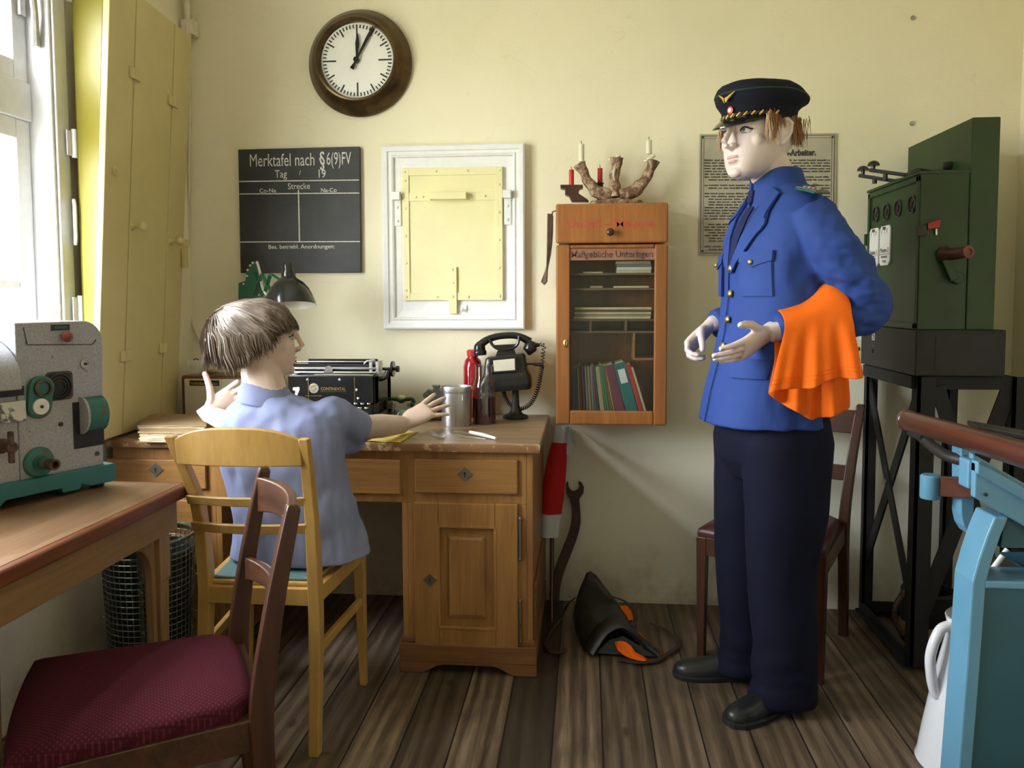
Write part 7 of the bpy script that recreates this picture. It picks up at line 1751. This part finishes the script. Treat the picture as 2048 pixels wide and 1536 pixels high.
# ---------------------------------------------------------------- seated figure
cloth('shirt_lavender', (.215, .24, .40), .8, .07, 900, .18); 
def boy():
    o = Vector((-.90, 2.28, .4825)); t = thing('mannequin', 'seated mannequin with brown bobbed hair in a pale blue shirt at the desk', 'mannequin', o); A = lambda x, y, z: Vector((x, y, z))-o
    sc = .975; hc = Vector((-.962, 2.315, 1.138)); T = Matrix.Translation(hc-o) @ Matrix.Rotation(R(113), 4, 'Z') @ Matrix.Rotation(R(0), 4, 'X')
    b = B(); head(b, T, sc, .82)
    limb(b, [A(-.970, 2.305, 1.10), A(-.965, 2.30, 1.04), A(-.950, 2.29, .98), A(-.93, 2.285, .91)], [.060, .059, .062, .064])
    b.loft([sup(*A(cx, cy, 0).xy, z-o.z, a, d, 28) for z, cx, cy, a, d in ((.4832, -.880, 2.30, .15, .12), (.60, -.885, 2.30, .14, .105), (.72, -.89, 2.29, .135, .095), (.84, -.895, 2.285, .13, .08), (.89, -.90, 2.285, .11, .06), (.91, -.92, 2.29, .06, .05))])
    SL, SR = A(-1.020, 2.29, .885), A(-.765, 2.29, .892); EL, ER = A(-1.085, 2.45, .835), A(-.705, 2.465, .845); WL, WR = A(-1.275, 2.595, .862), A(-.628, 2.690, .818)
    limb(b, [SL, SL.lerp(EL, .5), EL, EL.lerp(WL, .45), WL], [.040, .040, .037, .037, .028]); limb(b, [SR, SR.lerp(ER, .5), ER, ER.lerp(WR, .45), WR], [.040, .042, .039, .040, .030])
    nl = []
    hand(b, WL+Vector((-.006, .010, .006)), (.60, .30, .42), (-.30, .92, .05), 1, [(26, 34, 20), (30, 36, 22), (32, 38, 22), (34, 38, 22)], (8, 2, -6, -14), ((62, -12), (74, -12), (78, -8)), 1.05, nails=None)
    hand(b, WR+Vector((.006, .010, .004)), (.60, .50, .34), (-.42, -.86, .35), -1, [(4, 4, 3), (4, 6, 4), (4, 5, 4), (6, 6, 4)], (17, 5, -8, -24), ((40, 30), (30, 34), (20, 30)), 1.08, nails=None)
    me = remesh(b, .0032, 3); setco(me, face_dents(coords(me), T.inverted(), sc)); link(me, 'body', 'beige_skin', t); face_parts(t, T, sc, 'lip_red')
    # shirt
    SH = [(.488, -.853, 2.292, .210, .140), (.53, -.855, 2.292, .198, .140), (.60, -.860, 2.295, .184, .140), (.70, -.885, 2.29, .180, .128), (.77, -.898, 2.285, .184, .122), (.84, -.896, 2.285, .184, .114), (.885, -.894, 2.285, .182, .102), (.915, -.894, 2.286, .166, .088), (.938, -.902, 2.288, .128, .076), (.956, -.922, 2.290, .086, .068), (.968, -.938, 2.292, .066, .060)]
    b = B(); b.loft([sup(*A(cx, cy, 0).xy, z-o.z, a, d, 44, 2.3) for z, cx, cy, a, d in SH])
    limb(b, [SR+Vector((-.03, 0, -.0)), SR+Vector((.012, .03, .006)), SR.lerp(ER, .42)+Vector((.010, 0, -.002)), SR.lerp(ER, .70)+Vector((.016, 0, -.012))], [.058, .060, .058, .060], 8, 26)
    b.loft([[SR.lerp(ER, f)+Vector((.006+.02*math.cos(a)*.9, .0, -.055+.040*math.sin(a)))+Vector((.022*math.cos(a), .02*math.cos(a), 0)) for a in [2*math.pi*i/20 for i in range(20)]] for f in (.05, .35, .62)])
    limb(b, [SL+Vector((.03, 0, 0)), SL+Vector((-.010, .03, .004)), SL.lerp(EL, .5), EL+Vector((-.008, .012, .0))], [.062, .066, .064, .062], 8, 26)
    me = remesh(b, .005, 3); folds(me, .007, (17, 14, 8), 2); folds(me, .007, (20, 14, 7), 9, lambda a: np.clip((a[:, 0]-.06)/.08, 0, 1)*np.clip((.33-a[:, 2])/.2, 0, 1)); folds(me, .004, (16, 16, 12), 4, lambda a: np.clip((a[:, 2]-.30)/.1, 0, 1))
    sh = link(me, 'shirt', 'shirt_lavender', t)
    # collar: stand with a fall, tilted up to the left
    n = 44; rings = []; c0 = A(-.948, 2.296, .0)
    for i in range(n+1):
        a = math.pi/2+.22+(2*math.pi-.44)*i/n; c, s = math.cos(a), math.sin(a); f = max(0, s)**2; til = -.012*c
        p0 = Vector((c0.x+.066*c, c0.y+.064*s, .958-o.z-.02*f+til)); p1 = Vector((c0.x+.060*c-.004, c0.y+.060*s, 1.000-o.z-.012*f+til)); n_ = Vector((c, s, 0)); p2 = Vector((c0.x+.083*c, c0.y+.080*s, .944-o.z-.03*f+til))
        rings.append([p0, p1, p1+n_*.004+Vector((0, 0, .002)), p1.lerp(p2, .5)+n_*.008, p2+n_*.003, p2])
    B().loft(rings).build('collar', 'shirt_lavender', sh, smooth=60)
    # yoke seam, shoulder seam, side placket
    B().tube([SR+Vector((.000+.004*math.cos(a), .0+.070*math.cos(a), -.010+.066*math.sin(a))) for a in [math.pi*(-.75+1.05*i/16) for i in range(17)]], .0016, 6).build('sleeve_seam', 'shirt_lavender', sh, smooth=60)
    # hair: strands that run from the crown at the back over a full bob
    rg = random.Random(4); hb = B(); k = Vector((0.05, .80, .62)).normalized(); e1 = k.orthogonal().normalized(); e2 = k.cross(e1)
    Rr = lambda v: 1.0/math.sqrt((v.x/.110)**2+((v.y/(.156 if v.y > 0 else .115)))**2+(v.z/(.109 if v.z > 0 else .14))**2)
    def zlim(p): return float(np.interp(p.y, [-.11, -.085, -.055, -.02, .03, .09, .14], [.028, .022, .000, -.045, -.066, -.108, -.085]))
    def surf(al, be, infl):
        v = (k*math.cos(be)+(e1*math.cos(al)+e2*math.sin(al))*math.sin(be)).normalized(); c = Vector((0, .012, .004)); p = c+v*Rr(v)*infl
        return p
    # under-cap so that no scalp shows
    cap_ = B(); rg_ = []
    for i in range(15):
        be = .02+i/14*1.95; rg_.append([(lambda p: Vector((p.x, p.y, max(p.z, zlim(p)+.012))))(surf(2*math.pi*j/40, be, .915)) for j in range(40)])
    cap_.loft(rg_, True, False)
    def strand(al, be0, ln, infl, r):
        pts = []; be = be0; p = surf(al, be, infl); tot = 0; sw = rg.gauss(0, .10); fall = None
        for q in range(11):
            pts.append(p.copy()); step = ln/10
            if fall is None:
                p2 = surf(al+sw*(be-be0), be+.02, infl); dr = (p2-p).normalized(); be += step/max(.0004, (p2-p).length)*.02; p = surf(al+sw*(be-be0), be, infl)
                if p.z < .015 and dr.z < -.3: fall = Vector((dr.x*.35, dr.y*.35, -1)).normalized()
            else:
                inw = Vector((-p.x, -p.y+.02, 0))*.9; fall = (fall+inw*.10).normalized(); p = p+fall*step
            if p.z < zlim(p)+rg.uniform(-.014, .030): break
        if len(pts) < 3: return
        n_ = len(pts); hb.tube([T @ (x*sc+Vector((mnoise.noise(x*26+Vector((al, 0, 0))), mnoise.noise(x*26+Vector((0, al, 5))), .6*mnoise.noise(x*26+Vector((3, al, 9)))))*.0075) for x in pts], [r*(1.0 if q < n_-3 else (1-(q-n_+3)/3.2)) for q in range(n_)], 3)
    for i in range(4200):
        al = rg.uniform(0, 2*math.pi); be0 = rg.random()**.9*1.6; strand(al, be0, rg.uniform(.13, .24), rg.uniform(.96, 1.05), rg.uniform(.0010, .0019))
    for i in range(60): strand(rg.uniform(0, 6.28), rg.uniform(0, .3), rg.uniform(.05, .10), rg.uniform(1.03, 1.06), .0007)
    cap_.v = [tuple(T @ (Vector(p)*sc)) for p in cap_.v]
    hair = hb.build('hair', 'brown_hair', t, smooth=90); plain('hair_under', (.045, .028, .018), .8); cap_.build('hair_base', 'hair_under', hair, smooth=90, solid=.003)
boy()
